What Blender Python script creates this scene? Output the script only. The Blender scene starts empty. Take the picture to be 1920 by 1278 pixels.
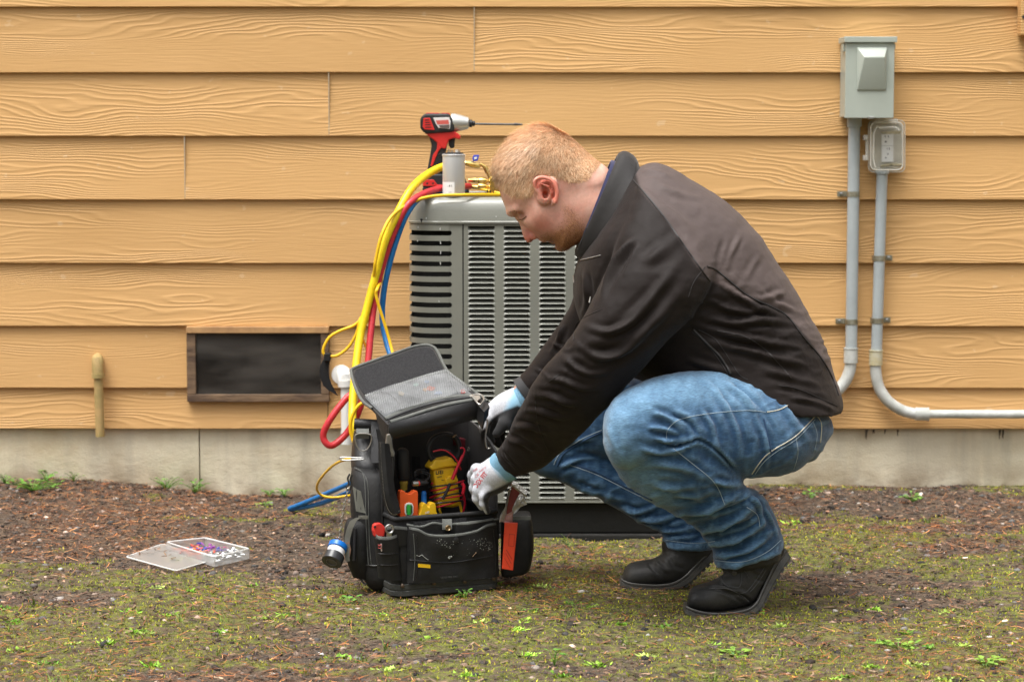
import bpy, bmesh, math, random
import numpy as np
from mathutils import Vector, Matrix
from mathutils.bvhtree import BVHTree
random.seed(7); np.random.seed(7)
S = bpy.context.scene
COL = S.collection
# ------------------------------------------------------------ camera, sky, sun, exposure
FPX, TILT, CH, CY = 4310.0, math.radians(5.16), 1.009, -6.5
cam = bpy.data.cameras.new('camera'); camo = bpy.data.objects.new('camera', cam); COL.objects.link(camo)
cam.sensor_width = 36; cam.lens = FPX/1920*36; cam.clip_end = 300; cam.clip_start = .1
camo.location = (0, CY, CH); camo.rotation_euler = (math.radians(90)-TILT, 0, 0)
cam.dof.use_dof = True; cam.dof.focus_distance = 4.85; cam.dof.aperture_fstop = 6.3
S.camera = camo
W = bpy.data.worlds.new('World'); S.world = W; W.use_nodes = True
SUN_EL, SUN_AZ = math.radians(70), math.radians(222)
nt = W.node_tree; bg = nt.nodes['Background']
sky = nt.nodes.new('ShaderNodeTexSky'); sky.sky_type = 'NISHITA'; sky.sun_disc = False
sky.sun_elevation = SUN_EL; sky.sun_rotation = SUN_AZ; sky.dust_density = 4; sky.air_density = 1.0
hs = nt.nodes.new('ShaderNodeHueSaturation'); hs.inputs['Saturation'].default_value = .13
nt.links.new(sky.outputs[0], hs.inputs['Color'])
# overcast sky, its horizon dimmed well beyond natural to deepen shade under things
_tc = nt.nodes.new('ShaderNodeTexCoord'); _sx = nt.nodes.new('ShaderNodeSeparateXYZ'); nt.links.new(_tc.outputs['Generated'], _sx.inputs[0])
_mr = nt.nodes.new('ShaderNodeMapRange'); _mr.inputs[1].default_value = 0; _mr.inputs[2].default_value = 1; _mr.inputs[3].default_value = .06; _mr.inputs[4].default_value = 3.1; nt.links.new(_sx.outputs[2], _mr.inputs[0])
_vm = nt.nodes.new('ShaderNodeVectorMath'); _vm.operation = 'SCALE'; nt.links.new(hs.outputs[0], _vm.inputs[0]); nt.links.new(_mr.outputs[0], _vm.inputs['Scale']); nt.links.new(_vm.outputs[0], bg.inputs[0])
bg.inputs[1].default_value = .12
sl = bpy.data.lights.new('sun', 'SUN'); sl.energy = 1.45; sl.angle = math.radians(34); sl.color = (1, .955, .89)
slo = bpy.data.objects.new('sun', sl); COL.objects.link(slo)
_d = Vector((math.sin(SUN_AZ)*math.cos(SUN_EL), math.cos(SUN_AZ)*math.cos(SUN_EL), math.sin(SUN_EL)))
slo.rotation_euler = _d.to_track_quat('Z', 'Y').to_euler()
S.view_settings.view_transform = 'Standard'; S.view_settings.look = 'None'
S.view_settings.gamma = 1; S.view_settings.use_curve_mapping = False; S.view_settings.exposure = .38
S.cycles.max_bounces = 8; S.cycles.transparent_max_bounces = 12
# ------------------------------------------------------------ geometry helpers
ct, st = math.cos(TILT), math.sin(TILT)
def P(px, py, Y):
    """point at depth Y seen at the photograph's pixel px, py (1920 wide)"""
    a = (px-960)/FPX; b = (639-py)/FPX
    dx, dy, dz = a, ct+b*st, -st+b*ct
    s = (Y-CY)/dy
    return Vector((dx*s, Y, CH+dz*s))
def proj(v):
    v = np.asarray(v, float); x, y, z = v[..., 0], v[..., 1]-CY, v[..., 2]-CH
    f = y*ct - z*st; u = y*st + z*ct
    return np.stack([960+FPX*x/f, 639-FPX*u/f], -1)
def sc(Y): return FPX/(Y-CY)          # px per metre
ORG = {}
def tag(o, label=None, cat=None, group=None, kind=None):
    if label: o['label'] = label
    if cat: o['category'] = cat
    if group: o['group'] = group
    if kind: o['kind'] = kind
    return o
def empty(name, loc, label, cat, group=None):
    o = bpy.data.objects.new(name, None); COL.objects.link(o); o.location = loc; o.empty_display_size = .05
    ORG[o] = Vector(loc); return tag(o, label, cat, group)
class G:
    """collects geometry in world coordinates"""
    def __init__(s): s.v = []; s.f = []; s.m = []; s.sm = []
    def add(s, v, f, m=0, smooth=False):
        b = len(s.v); s.v.extend([tuple(p) for p in v])
        for q in f: s.f.append([b+i for i in q]); s.m.append(m); s.sm.append(smooth)
        return s
    def join(s, g):
        b = len(s.v); s.v.extend(g.v); s.f.extend([[b+i for i in q] for q in g.f]); s.m.extend(g.m); s.sm.extend(g.sm); return s
    def box(s, lo, hi, m=0, M=None, bev=0, seg=2):
        (a, b, c), (d, e, f) = lo, hi
        v = [(a,b,c),(d,b,c),(d,e,c),(a,e,c),(a,b,f),(d,b,f),(d,e,f),(a,e,f)]
        q = [(0,3,2,1),(4,5,6,7),(0,1,5,4),(1,2,6,5),(2,3,7,6),(3,0,4,7)]
        if bev:
            v, q = bevel(v, q, bev, seg)
        if M is not None: v = [M @ Vector(p) for p in v]
        return s.add(v, q, m, False)
    def tube(s, pts, r, n=10, m=0, caps=True, closed=False, flat=1.0):
        pts = [Vector(p) for p in pts]; N = len(pts)
        rr = r if hasattr(r, '__len__') else [r]*N
        T = []
        for i in range(N):
            if closed: t = pts[(i+1) % N]-pts[i-1]
            else: t = pts[min(i+1, N-1)]-pts[max(i-1, 0)]
            T.append(t.normalized() if t.length > 1e-9 else Vector((0, 0, 1)))
        u = T[0].orthogonal().normalized(); v = []
        for i in range(N):
            u = (u-T[i]*u.dot(T[i])); u = u.normalized() if u.length > 1e-6 else T[i].orthogonal().normalized()
            w = T[i].cross(u)
            for k in range(n):
                a = 2*math.pi*k/n
                v.append(pts[i]+u*(rr[i]*math.cos(a))+w*(rr[i]*flat*math.sin(a)))
        f = []
        for i in range(N if closed else N-1):
            j = (i+1) % N
            for k in range(n):
                f.append((i*n+k, i*n+(k+1) % n, j*n+(k+1) % n, j*n+k))
        if caps and not closed:
            f.append(tuple(range(n))[::-1]); f.append(tuple((N-1)*n+k for k in range(n)))
        return s.add(v, f, m, True)
    def cyl(s, a, b, r0, r1=None, n=20, m=0):
        return s.tube([a, b], [r0, r0 if r1 is None else r1], n, m)
    def lathe(s, base, axis, prof, n=24, m=0):
        """prof: list of (distance along axis, radius)"""
        A = Vector(axis).normalized(); u = A.orthogonal().normalized(); w = A.cross(u); b = Vector(base); v = []; f = []
        for (h, r) in prof:
            for k in range(n):
                a = 2*math.pi*k/n; v.append(b+A*h+(u*math.cos(a)+w*math.sin(a))*r)
        for i in range(len(prof)-1):
            for k in range(n): f.append((i*n+k, i*n+(k+1) % n, (i+1)*n+(k+1) % n, (i+1)*n+k))
        f.append(tuple(range(n))[::-1]); f.append(tuple((len(prof)-1)*n+k for k in range(n)))
        return s.add(v, f, m, True)
    def prism(s, poly, vec, m=0, bev=0, seg=2, smooth=False):
        """poly: planar 3-D outline, extruded by vec"""
        n = len(poly); v = [Vector(p) for p in poly]+[Vector(p)+Vector(vec) for p in poly]
        f = [tuple(range(n))[::-1], tuple(range(n, 2*n))]+[(i, (i+1) % n, n+(i+1) % n, n+i) for i in range(n)]
        if bev: v, f = bevel(v, f, bev, seg, True)
        return s.add(v, f, m, smooth)
    def grid(s, rows, m=0, smooth=True, th=0, close=False):
        """rows: rectangular array of points; th: thickness given along the surface normal"""
        R = len(rows); C = len(rows[0]); a = np.array([[tuple(p) for p in r] for r in rows], float)
        f = [(i*C+j, i*C+(j+1) % C, (i+1)*C+(j+1) % C, (i+1)*C+j) for i in range(R-1) for j in range(C if close else C-1)]
        if th == 0: return s.add(a.reshape(-1, 3), f, m, smooth)
        gu = np.gradient(a, axis=1) if not close else (np.roll(a, -1, 1)-np.roll(a, 1, 1)); gv = np.gradient(a, axis=0)
        nn = np.cross(gu, gv); nn /= np.linalg.norm(nn, axis=2, keepdims=True)+1e-12
        b = a-nn*th; N = R*C
        f2 = [tuple(N+i for i in q[::-1]) for q in f]
        rim = []
        if not close:
            edge = [(0, j) for j in range(C)]+[(i, C-1) for i in range(1, R)]+[(R-1, j) for j in range(C-2, -1, -1)]+[(i, 0) for i in range(R-2, 0, -1)]
            e = [i*C+j for i, j in edge]
            rim = [(e[(k+1) % len(e)], e[k], N+e[k], N+e[(k+1) % len(e)]) for k in range(len(e))]
        else:
            for r_ in (0, R-1):
                e = [r_*C+j for j in range(C)]
                rim += [(e[k], e[(k+1) % C], N+e[(k+1) % C], N+e[k]) for k in range(C)]
        return s.add(np.concatenate([a.reshape(-1, 3), b.reshape(-1, 3)]), f+f2+rim, m, smooth)
    def ball(s, c, r, m=0, n=10, sq=(1, 1, 1)):
        v = []; f = []
        for i in range(n+1):
            t = math.pi*i/n
            for k in range(2*n):
                a = math.pi*k/n; v.append((c[0]+r*sq[0]*math.sin(t)*math.cos(a), c[1]+r*sq[1]*math.sin(t)*math.sin(a), c[2]+r*sq[2]*math.cos(t)))
        for i in range(n):
            for k in range(2*n): f.append((i*2*n+k, (i+1)*2*n+k, (i+1)*2*n+(k+1) % (2*n), i*2*n+(k+1) % (2*n)))
        return s.add(v, f, m, True)
def bevel(v, f, w, seg=2, hard_only=False):
    bm = bmesh.new(); vs = [bm.verts.new(p) for p in v]
    for q in f: bm.faces.new([vs[i] for i in q])
    bm.normal_update()
    bmesh.ops.recalc_face_normals(bm, faces=bm.faces)
    ed = [e for e in bm.edges if len(e.link_faces) == 2 and (not hard_only or e.calc_face_angle(0) > .6)]
    bmesh.ops.bevel(bm, geom=ed, offset=w, segments=seg, profile=.5, affect='EDGES', clamp_overlap=True)
    bm.verts.index_update()
    V = [tuple(p.co) for p in bm.verts]; F = [[p.index for p in q.verts] for q in bm.faces]; bm.free(); return V, F
def build(name, g, mats, parent=None, label=None, cat=None, group=None, kind=None, auto=40, org=None, colors=None):
    if not isinstance(mats, (list, tuple)): mats = [mats]
    if isinstance(g, tuple): v, f = g; g2 = None
    else: v, f = g.v, g.f; g2 = g
    v = np.array(v, dtype=np.float64).reshape(-1, 3)
    if parent is not None: o0 = ORG[parent]
    else: o0 = Vector(org) if org is not None else Vector(((v[:, 0].min()+v[:, 0].max())/2, (v[:, 1].min()+v[:, 1].max())/2, v[:, 2].min()))
    me = bpy.data.meshes.new(name); me.from_pydata((v-np.array(o0)).tolist() if not isinstance(f, np.ndarray) else (v-np.array(o0)), [], f if not isinstance(f, np.ndarray) else f.tolist())
    for m in mats: me.materials.append(m)
    if g2 is not None:
        me.polygons.foreach_set('material_index', g2.m); me.polygons.foreach_set('use_smooth', g2.sm)
    else: me.polygons.foreach_set('use_smooth', [True]*len(me.polygons))
    if colors is not None:
        for nm, arr in colors.items():
            at = me.color_attributes.new(nm, 'FLOAT_COLOR', 'POINT')
            arr = np.asarray(arr, np.float32)
            if arr.ndim == 1: arr = np.stack([arr]*3, -1)
            at.data.foreach_set('color', np.concatenate([arr[:, :3], np.ones((len(arr), 1), np.float32)], 1).ravel())
    me.update()
    if auto and g2 is not None:
        bm = bmesh.new(); bm.from_mesh(me); bmesh.ops.recalc_face_normals(bm, faces=bm.faces)
        lim = math.radians(auto)
        for e in bm.edges:
            if len(e.link_faces) == 2 and e.calc_face_angle(0) > lim: e.smooth = False
        bm.to_mesh(me); bm.free()
    o = bpy.data.objects.new(name, me); COL.objects.link(o); ORG[o] = o0
    if parent is not None: o.parent = parent
    else: o.location = o0
    return tag(o, label, cat, group, kind)
def cr(pts, n=8, closed=False):
    """Catmull-Rom through points (any dimension)"""
    p = np.array([tuple(q) for q in pts], float); N = len(p); out = []
    for i in range(N if closed else N-1):
        if closed: a, b, c, d = p[i-1], p[i], p[(i+1) % N], p[(i+2) % N]
        else: a, b, c, d = p[max(i-1, 0)], p[i], p[i+1], p[min(i+2, N-1)]
        for k in range(n):
            t = k/n
            out.append(.5*((2*b)+(-a+c)*t+(2*a-5*b+4*c-d)*t*t+(-a+3*b-3*c+d)*t**3))
    if not closed: out.append(p[-1])
    return np.array(out)
def pxs(poly, Y): return [P(x, y, Y) for x, y in poly]
def plate(g, poly, Y, th, m=0, bev=0, seg=2):
    """outline seen face on, with its real thickness th (front face at Y)"""
    q = pxs(poly, Y); return g.prism(q, (0, th, 0), m, bev, seg)
_rs = np.random.RandomState(3)
def vnoise(x, y, seed=0):
    r = np.random.RandomState(seed).rand(256, 256)
    xi = np.floor(x).astype(int); yi = np.floor(y).astype(int); fx = x-xi; fy = y-yi
    fx = fx*fx*(3-2*fx); fy = fy*fy*(3-2*fy); g = lambda a, b: r[a % 256, b % 256]
    return (g(xi, yi)*(1-fx)+g(xi+1, yi)*fx)*(1-fy)+(g(xi, yi+1)*(1-fx)+g(xi+1, yi+1)*fx)*fy
def fbm(x, y, seed=0, o=4):
    s = 0; a = .5; t = 0
    for i in range(o): s = s+a*vnoise(x*2**i+i*17.3, y*2**i+i*9.1, seed+i); t += a; a *= .5
    return s/t
# ------------------------------------------------------------ materials
def srgb(r, g, b):
    f = lambda c: ((c/255+.055)/1.055)**2.4 if c/255 > .04045 else c/255/12.92
    return (f(r), f(g), f(b), 1)
def mat(name, col, rough=.6, metal=0, var=.0, vscale=8, bump=0, bscale=60, spec=.5, col2=None, trans=0, ior=1.45, coat=0, sheen=0, attr=None, amix=None, sss=0, alpha=1, rvar=0, bump2=0, b2scale=10, stretch=(1, 1, 1)):
    m = bpy.data.materials.new(name); m.use_nodes = True; n = m.node_tree.nodes; L = m.node_tree.links; b = n['Principled BSDF']
    if len(col) == 3: col = (*col, 1)
    b.inputs['Roughness'].default_value = rough; b.inputs['Metallic'].default_value = metal
    b.inputs['Specular IOR Level'].default_value = spec; b.inputs['IOR'].default_value = ior
    b.inputs['Transmission Weight'].default_value = trans; b.inputs['Coat Weight'].default_value = coat
    b.inputs['Alpha'].default_value = alpha
    if sheen: b.inputs['Sheen Weight'].default_value = sheen; b.inputs['Sheen Roughness'].default_value = .5
    if sss: b.inputs['Subsurface Weight'].default_value = sss; b.inputs['Subsurface Radius'].default_value = (1, .35, .2); b.inputs['Subsurface Scale'].default_value = .008
    tc = n.new('ShaderNodeTexCoord'); mp = n.new('ShaderNodeMapping'); mp.inputs['Scale'].default_value = stretch
    L.new(tc.outputs['Object'], mp.inputs[0]); V = mp.outputs[0]
    def noise(scale, det=5, rgh=.6):
        t = n.new('ShaderNodeTexNoise'); t.inputs['Scale'].default_value = scale; t.inputs['Detail'].default_value = det; t.inputs['Roughness'].default_value = rgh
        L.new(V, t.inputs['Vector']); return t.outputs['Fac']
    def mix(a, bb, fac):
        x = n.new('ShaderNodeMix'); x.data_type = 'RGBA'
        for s_, v_ in ((6, a), (7, bb)):
            if hasattr(v_, 'links'): L.new(v_, x.inputs[s_])
            else: x.inputs[s_].default_value = v_
        if hasattr(fac, 'links'): L.new(fac, x.inputs[0])
        else: x.inputs[0].default_value = fac
        return x.outputs[2]
    def ramp(x, lo, hi):
        r = n.new('ShaderNodeMapRange'); r.inputs[1].default_value = lo; r.inputs[2].default_value = hi; L.new(x, r.inputs[0]); return r.outputs[0]
    m['_h'] = 0; c = col
    if attr:
        at = n.new('ShaderNodeVertexColor'); at.layer_name = attr; c = at.outputs[0]
    if var or col2:
        if col2 is None: col2 = tuple(x*(1-var) for x in col[:3])+(1,)
        if attr:
            mm = n.new('ShaderNodeMix'); mm.data_type = 'RGBA'; mm.blend_type = 'MULTIPLY'; mm.inputs[0].default_value = 1
            L.new(c, mm.inputs[6]); L.new(mix((1, 1, 1, 1), (1-var,)*3+(1,), ramp(noise(vscale), .35, .65)), mm.inputs[7]); c = mm.outputs[2]
        else:
            if len(col2) == 3: col2 = (*col2, 1)
            c = mix(col, col2, ramp(noise(vscale), .35, .65))
    if hasattr(c, 'links'): L.new(c, b.inputs['Base Color'])
    else: b.inputs['Base Color'].default_value = c
    if rvar: 
        r = n.new('ShaderNodeMapRange'); r.inputs[3].default_value = rough-rvar; r.inputs[4].default_value = rough+rvar; L.new(noise(vscale*2), r.inputs[0]); L.new(r.outputs[0], b.inputs['Roughness'])
    if bump:
        bp = n.new('ShaderNodeBump'); bp.inputs['Distance'].default_value = bump; L.new(noise(bscale), bp.inputs['Height']); last = bp
        if bump2:
            b2 = n.new('ShaderNodeBump'); b2.inputs['Distance'].default_value = bump2; L.new(noise(b2scale), b2.inputs['Height']); L.new(bp.outputs[0], b2.inputs['Normal']); last = b2
        L.new(last.outputs[0], b.inputs['Normal'])
    return m
def nodes(m): return m.node_tree.nodes, m.node_tree.links, m.node_tree.nodes['Principled BSDF']
M_black = mat('black_plastic', (.018, .018, .02), .45, bump=.0003, bscale=400, var=.3)
M_rubber = mat('rubber', (.028, .029, .03), .6, bump=.0004, bscale=300, var=.3)
M_steel = mat('steel', (.55, .55, .54), .32, 1, var=.25, vscale=40, rvar=.12)
M_dsteel = mat('dark_steel', (.12, .12, .12), .35, .9, var=.3, vscale=60)
M_brass = mat('brass', (.82, .58, .2), .25, 1, var=.15, vscale=80, rvar=.08)
M_white = mat('white_plastic', (.78, .78, .76), .4, var=.06)
M_red = mat('red_plastic', (.62, .035, .025), .4, var=.12, vscale=60)
M_yellow = mat('yellow_plastic', (.83, .5, .015), .42, var=.08, vscale=60)
M_orange = mat('orange_plastic', (.72, .09, .02), .4, var=.1, vscale=60)
M_blue = mat('blue_plastic', (.02, .13, .5), .4, var=.1)
def text_geo(txt, size, ox, ux, uy, depth=.0004, shear=0, bold=0, align='LEFT', sp=1.0):
    """lettering as a mesh: origin ox, axes ux / uy (unit vectors)"""
    cu = bpy.data.curves.new('t', 'FONT'); cu.body = txt; cu.size = size; cu.extrude = depth; cu.shear = shear; cu.offset = bold; cu.align_x = align; cu.space_character = sp
    to = bpy.data.objects.new('t', cu); COL.objects.link(to)
    dg = bpy.context.evaluated_depsgraph_get(); dg.update(); me = bpy.data.meshes.new_from_object(to.evaluated_get(dg))
    uz = Vector(ux).cross(Vector(uy)).normalized(); ux = Vector(ux); uy = Vector(uy); g = G()
    g.add([Vector(ox)+ux*v.co.x+uy*v.co.y+uz*v.co.z for v in me.vertices], [tuple(p.vertices) for p in me.polygons])
    bpy.data.objects.remove(to); bpy.data.curves.remove(cu); bpy.data.meshes.remove(me); return g
# ============================================================ HOUSE
MOSS = None
def gz(x, y):
    """ground height"""
    x = np.asarray(x, float); y = np.asarray(y, float)
    near = np.exp(-((y)/.35)**2)
    wob = .016*np.exp(-((x+1.3)/.22)**2)-.028*np.exp(-((x+.72)/.25)**2)-.018*np.exp(-((x+.35)/.3)**2)+.006
    return near*wob+(fbm(x*3+40, y*3+40, 5, 3)-.5)*.016+(fbm(x*14+9, y*14, 6, 3)-.5)*.012
m = mat('siding_paint', (.64, .365, .15), .55, spec=.3)
N_, L_, B_ = nodes(m)
tc = N_.new('ShaderNodeTexCoord'); oi = N_.new('ShaderNodeObjectInfo')
ad = N_.new('ShaderNodeVectorMath'); ad.operation = 'MULTIPLY_ADD'
ad.inputs[1].default_value = (1, 1, 1)
cmb = N_.new('ShaderNodeVectorMath'); cmb.operation = 'SCALE'; cmb.inputs[0].default_value = (37, 0, 19); L_.new(oi.outputs['Random'], cmb.inputs['Scale'])
L_.new(tc.outputs['Object'], ad.inputs[0]); L_.new(cmb.outputs[0], ad.inputs[2]); V_ = ad.outputs[0]
def _n(scale, stretch, det=2, off=0):
    mp = N_.new('ShaderNodeMapping'); mp.inputs['Scale'].default_value = stretch; mp.inputs['Location'].default_value = (off, off, off); L_.new(V_, mp.inputs[0])
    t = N_.new('ShaderNodeTexNoise'); t.inputs['Scale'].default_value = scale; t.inputs['Detail'].default_value = det; t.inputs['Roughness'].default_value = .45; L_.new(mp.outputs[0], t.inputs['Vector']); return t.outputs['Fac']
def _m(op, a, b=None, c=None):
    t = N_.new('ShaderNodeMath'); t.operation = op
    for i, q in enumerate((a, b, c)):
        if q is None: continue
        if hasattr(q, 'links'): L_.new(q, t.inputs[i])
        else: t.inputs[i].default_value = q
    return t.outputs[0]
sx = N_.new('ShaderNodeSeparateXYZ'); L_.new(V_, sx.inputs[0])
base = _n(1.0, (1.6, 1, 9), 2.5)
fine = _n(1.0, (5, 1, 60), 2, 5)
ph = _m('ADD', _m('MULTIPLY', base, 105.0), _m('MULTIPLY', sx.outputs[2], 560.0))
ph = _m('ADD', ph, _m('MULTIPLY', fine, 3.0))
w1 = _m('SINE', ph); w1 = _m('POWER', _m('MULTIPLY_ADD', w1, .5, .5), 2.2)
amp = _m('MULTIPLY', _m('SMOOTH_MIN', _m('MULTIPLY', _m('SUBTRACT', _n(1.0, (1.3, 1, 11), 1, 30), .36), 5.0), 1.0, .2), 1.0)
amp = _m('MAXIMUM', amp, .12)
h1 = _m('MULTIPLY', w1, amp)
hf = _m('MULTIPLY', _n(1.0, (14, 1, 300), 3, 12), .6)
hh = _m('ADD', h1, hf)
bp = N_.new('ShaderNodeBump'); bp.inputs['Distance'].default_value = .0009; bp.inputs['Strength'].default_value = 1; L_.new(hh, bp.inputs['Height']); L_.new(bp.outputs[0], B_.inputs['Normal'])
cr_ = N_.new('ShaderNodeMix'); cr_.data_type = 'RGBA'; cr_.inputs[6].default_value = (.66, .395, .165, 1); cr_.inputs[7].default_value = (.60, .35, .138, 1)
L_.new(_m('MULTIPLY_ADD', h1, -.35, _m('MULTIPLY_ADD', _n(1.0, (3, 1, 5), 4, 44), 1.6, -.25)), cr_.inputs[0])
# small pale scuffs and dust
sp = N_.new('ShaderNodeMix'); sp.data_type = 'RGBA'; L_.new(cr_.outputs[2], sp.inputs[6]); sp.inputs[7].default_value = (.74, .55, .34, 1)
sc_ = _m('GREATER_THAN', _n(1.0, (26, 1, 34), 2, 71), .735); L_.new(_m('MULTIPLY', sc_, .35), sp.inputs[0])
vt = N_.new('ShaderNodeVectorMath'); vt.operation = 'SCALE'; L_.new(sp.outputs[2], vt.inputs[0])
big = _n(1.0, (.9, 1, 2.2), 3, 90)
L_.new(_m('ADD', _m('MULTIPLY_ADD', oi.outputs['Random'], .07, .90), _m('MULTIPLY', big, .13)), vt.inputs['Scale']); L_.new(vt.outputs[0], B_.inputs['Base Color'])
M_siding = m
M_conc = mat('concrete', (.78, .71, .54), .85, col2=(.68, .61, .45), vscale=5, bump=.0022, bscale=30, bump2=.0015, b2scale=170, stretch=(1, 1, 1.6))
N_, L_, B_ = nodes(M_conc)
_src = B_.inputs['Base Color'].links[0].from_socket
tcc = N_.new('ShaderNodeTexCoord'); vz = N_.new('ShaderNodeTexVoronoi'); vz.inputs['Scale'].default_value = 42; L_.new(tcc.outputs['Object'], vz.inputs['Vector'])
nz = N_.new('ShaderNodeTexNoise'); nz.inputs['Scale'].default_value = 7; nz.inputs['Detail'].default_value = 8; L_.new(tcc.outputs['Object'], nz.inputs['Vector'])
mr = N_.new('ShaderNodeMapRange'); mr.inputs[1].default_value = .09; mr.inputs[2].default_value = .05; L_.new(vz.outputs['Distance'], mr.inputs[0])
m2 = N_.new('ShaderNodeMapRange'); m2.inputs[1].default_value = .56; m2.inputs[2].default_value = .62; L_.new(nz.outputs['Fac'], m2.inputs[0])
mu = N_.new('ShaderNodeMath'); mu.operation = 'MULTIPLY'; L_.new(mr.outputs[0], mu.inputs[0]); L_.new(m2.outputs[0], mu.inputs[1])
mx = N_.new('ShaderNodeMix'); mx.data_type = 'RGBA'; L_.new(_src, mx.inputs[6]); mx.inputs[7].default_value = (.09, .08, .06, 1); L_.new(mu.outputs[0], mx.inputs[0])
# rusty / earthy blotches
nz2 = N_.new('ShaderNodeTexNoise'); nz2.inputs['Scale'].default_value = 3.2; nz2.inputs['Detail'].default_value = 7; nz2.inputs['Roughness'].default_value = .7; L_.new(tcc.outputs['Object'], nz2.inputs['Vector'])
m3 = N_.new('ShaderNodeMapRange'); m3.inputs[1].default_value = .47; m3.inputs[2].default_value = .72; m3.inputs[4].default_value = .75; L_.new(nz2.outputs['Fac'], m3.inputs[0])
mx2 = N_.new('ShaderNodeMix'); mx2.data_type = 'RGBA'; L_.new(mx.outputs[2], mx2.inputs[6]); mx2.inputs[7].default_value = (.56, .44, .27, 1); L_.new(m3.outputs[0], mx2.inputs[0])
# grey-brown runs down the face and soil splashed up from the ground
mps = N_.new('ShaderNodeMapping'); mps.inputs['Scale'].default_value = (16, 1, 1.2); L_.new(tcc.outputs['Object'], mps.inputs[0])
ns = N_.new('ShaderNodeTexNoise'); ns.inputs['Scale'].default_value = 1; ns.inputs['Detail'].default_value = 5; L_.new(mps.outputs[0], ns.inputs['Vector'])
m4 = N_.new('ShaderNodeMapRange'); m4.inputs[1].default_value = .52; m4.inputs[2].default_value = .72; m4.inputs[4].default_value = .5; L_.new(ns.outputs['Fac'], m4.inputs[0])
mx3 = N_.new('ShaderNodeMix'); mx3.data_type = 'RGBA'; L_.new(mx2.outputs[2], mx3.inputs[6]); mx3.inputs[7].default_value = (.42, .385, .30, 1); L_.new(m4.outputs[0], mx3.inputs[0])
sxz = N_.new('ShaderNodeSeparateXYZ'); L_.new(tcc.outputs['Object'], sxz.inputs[0])
m5 = N_.new('ShaderNodeMapRange'); m5.inputs[1].default_value = .085; m5.inputs[2].default_value = -.01; L_.new(sxz.outputs[2], m5.inputs[0])
m6 = N_.new('ShaderNodeMapRange'); m6.inputs[1].default_value = .42; m6.inputs[2].default_value = .6; L_.new(nz.outputs['Fac'], m6.inputs[0])
m7 = N_.new('ShaderNodeMath'); m7.operation = 'MULTIPLY'; L_.new(m5.outputs[0], m7.inputs[0]); L_.new(m6.outputs[0], m7.inputs[1])
mx4 = N_.new('ShaderNodeMix'); mx4.data_type = 'RGBA'; L_.new(mx3.outputs[2], mx4.inputs[6]); mx4.inputs[7].default_value = (.24, .16, .09, 1); L_.new(m7.outputs[0], mx4.inputs[0])
L_.new(mx4.outputs[2], B_.inputs['Base Color'])
M_dark = mat('dark_inside', (.012, .011, .01), .9)
XW = 5.2
house = empty('house', (0, .3, 0), 'tan painted house wall of wide lap siding planks on a bare concrete foundation', 'house')
ORG[house] = Vector((0, .3, 0))
g = G().box((-XW, .012, P(960, 803, 0).z+.004), (XW, .18, 3.3)); build('sheathing', g, M_dark, house)
rows = [-105, 13, 136, 255, 374, 493, 611, 727, 803]
YB = -.018
zb = [P(960, r, YB).z for r in rows]
up = zb[0]; 
while up < 3.0: up += .179; zb.insert(0, up)
off = len(zb)-len(rows)
xj = lambda px, Y=-.01: P(px, 639, Y).x
joints = {2: [890], 3: [620], 4: [351], 8: [614]}
rnd = random.Random(5)
VX0, VX1 = xj(350)+.003, xj(617)-.003
def plank(x0, x1, zlo, zhi, last=False):
    th = .0085; y0 = YB; y1 = -.0045; H = zhi-zlo
    zt = zhi+.028
    g = G(); y1b = y0+(y1-y0)*(H+.028)/(H)
    n = max(2, int((x1-x0)/.25)); fr = []; 
    e = .0012
    for i in range(n+1):
        x = x0+(x1-x0)*i/n; w = .0009*math.sin(x*3.1+zlo*40)+.0006*math.sin(x*9.7+zlo*11)
        fr.append([(x, y0+e, zlo+w*.5), (x, y0, zlo+e+w*.5), (x, y1b-.0005+w*.4, zt), (x, y1b+th, zt), (x, y0+th, zlo+w*.5)])
    C = 5
    v = [p for r in fr for p in r]; f = []
    for i in range(n):
        for k in range(C):
            f.append((i*C+k, i*C+(k+1) % C, (i+1)*C+(k+1) % C, (i+1)*C+k))
    f.append(tuple(range(C))[::-1]); f.append(tuple(n*C+k for k in range(C)))
    g.add(v, f); return g
for i in range(1, len(zb)):
    zlo, zhi = zb[i], zb[i-1]; ri = i-off
    xs = [xj(p) for p in joints.get(ri, [])]
    if ri < 1: xs = [rnd.uniform(-1.5, 1.5)]
    edge = [-XW]+[x for x in xs]+[XW]
    more = []
    for a, b in zip(edge[:-1], edge[1:]):
        if b-a > 3.7: 
            c_ = a+3.66 if a > -XW else b-3.66
            if abs(c_) < 1.6: c_ = 1.75 if c_ > 0 else -1.75
            more.append(c_)
    edge = sorted(edge+more)
    segs = []
    for a, b in zip(edge[:-1], edge[1:]):
        if ri == 7 and a < VX0 and b > VX1: segs += [(a, VX0-.002), (VX1+.002, b)]
        else: segs.append((a+.0011, b-.0011))
    for a, b in segs:
        o = build('plank', plank(a, b, zlo, zhi), M_siding, house)
# foundation
zf = P(960, 803, 0).z
jx = xj(371, .0)
for a, b, yy in ((-XW, jx-.0015, .002), (jx+.0015, XW, .005)):
    g = G(); n = 120; rowsv = []
    for zz in np.linspace(-.35, zf+.006, 14):
        rowsv.append([(x, yy+.008*(fbm(np.array(x*7+50.), np.array(zz*9+50.), 11, 4)-.5), zz) for x in np.linspace(a, b, n)])
    g.grid(rowsv, th=.16); build('foundation_section', g, M_conc, house)
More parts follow.
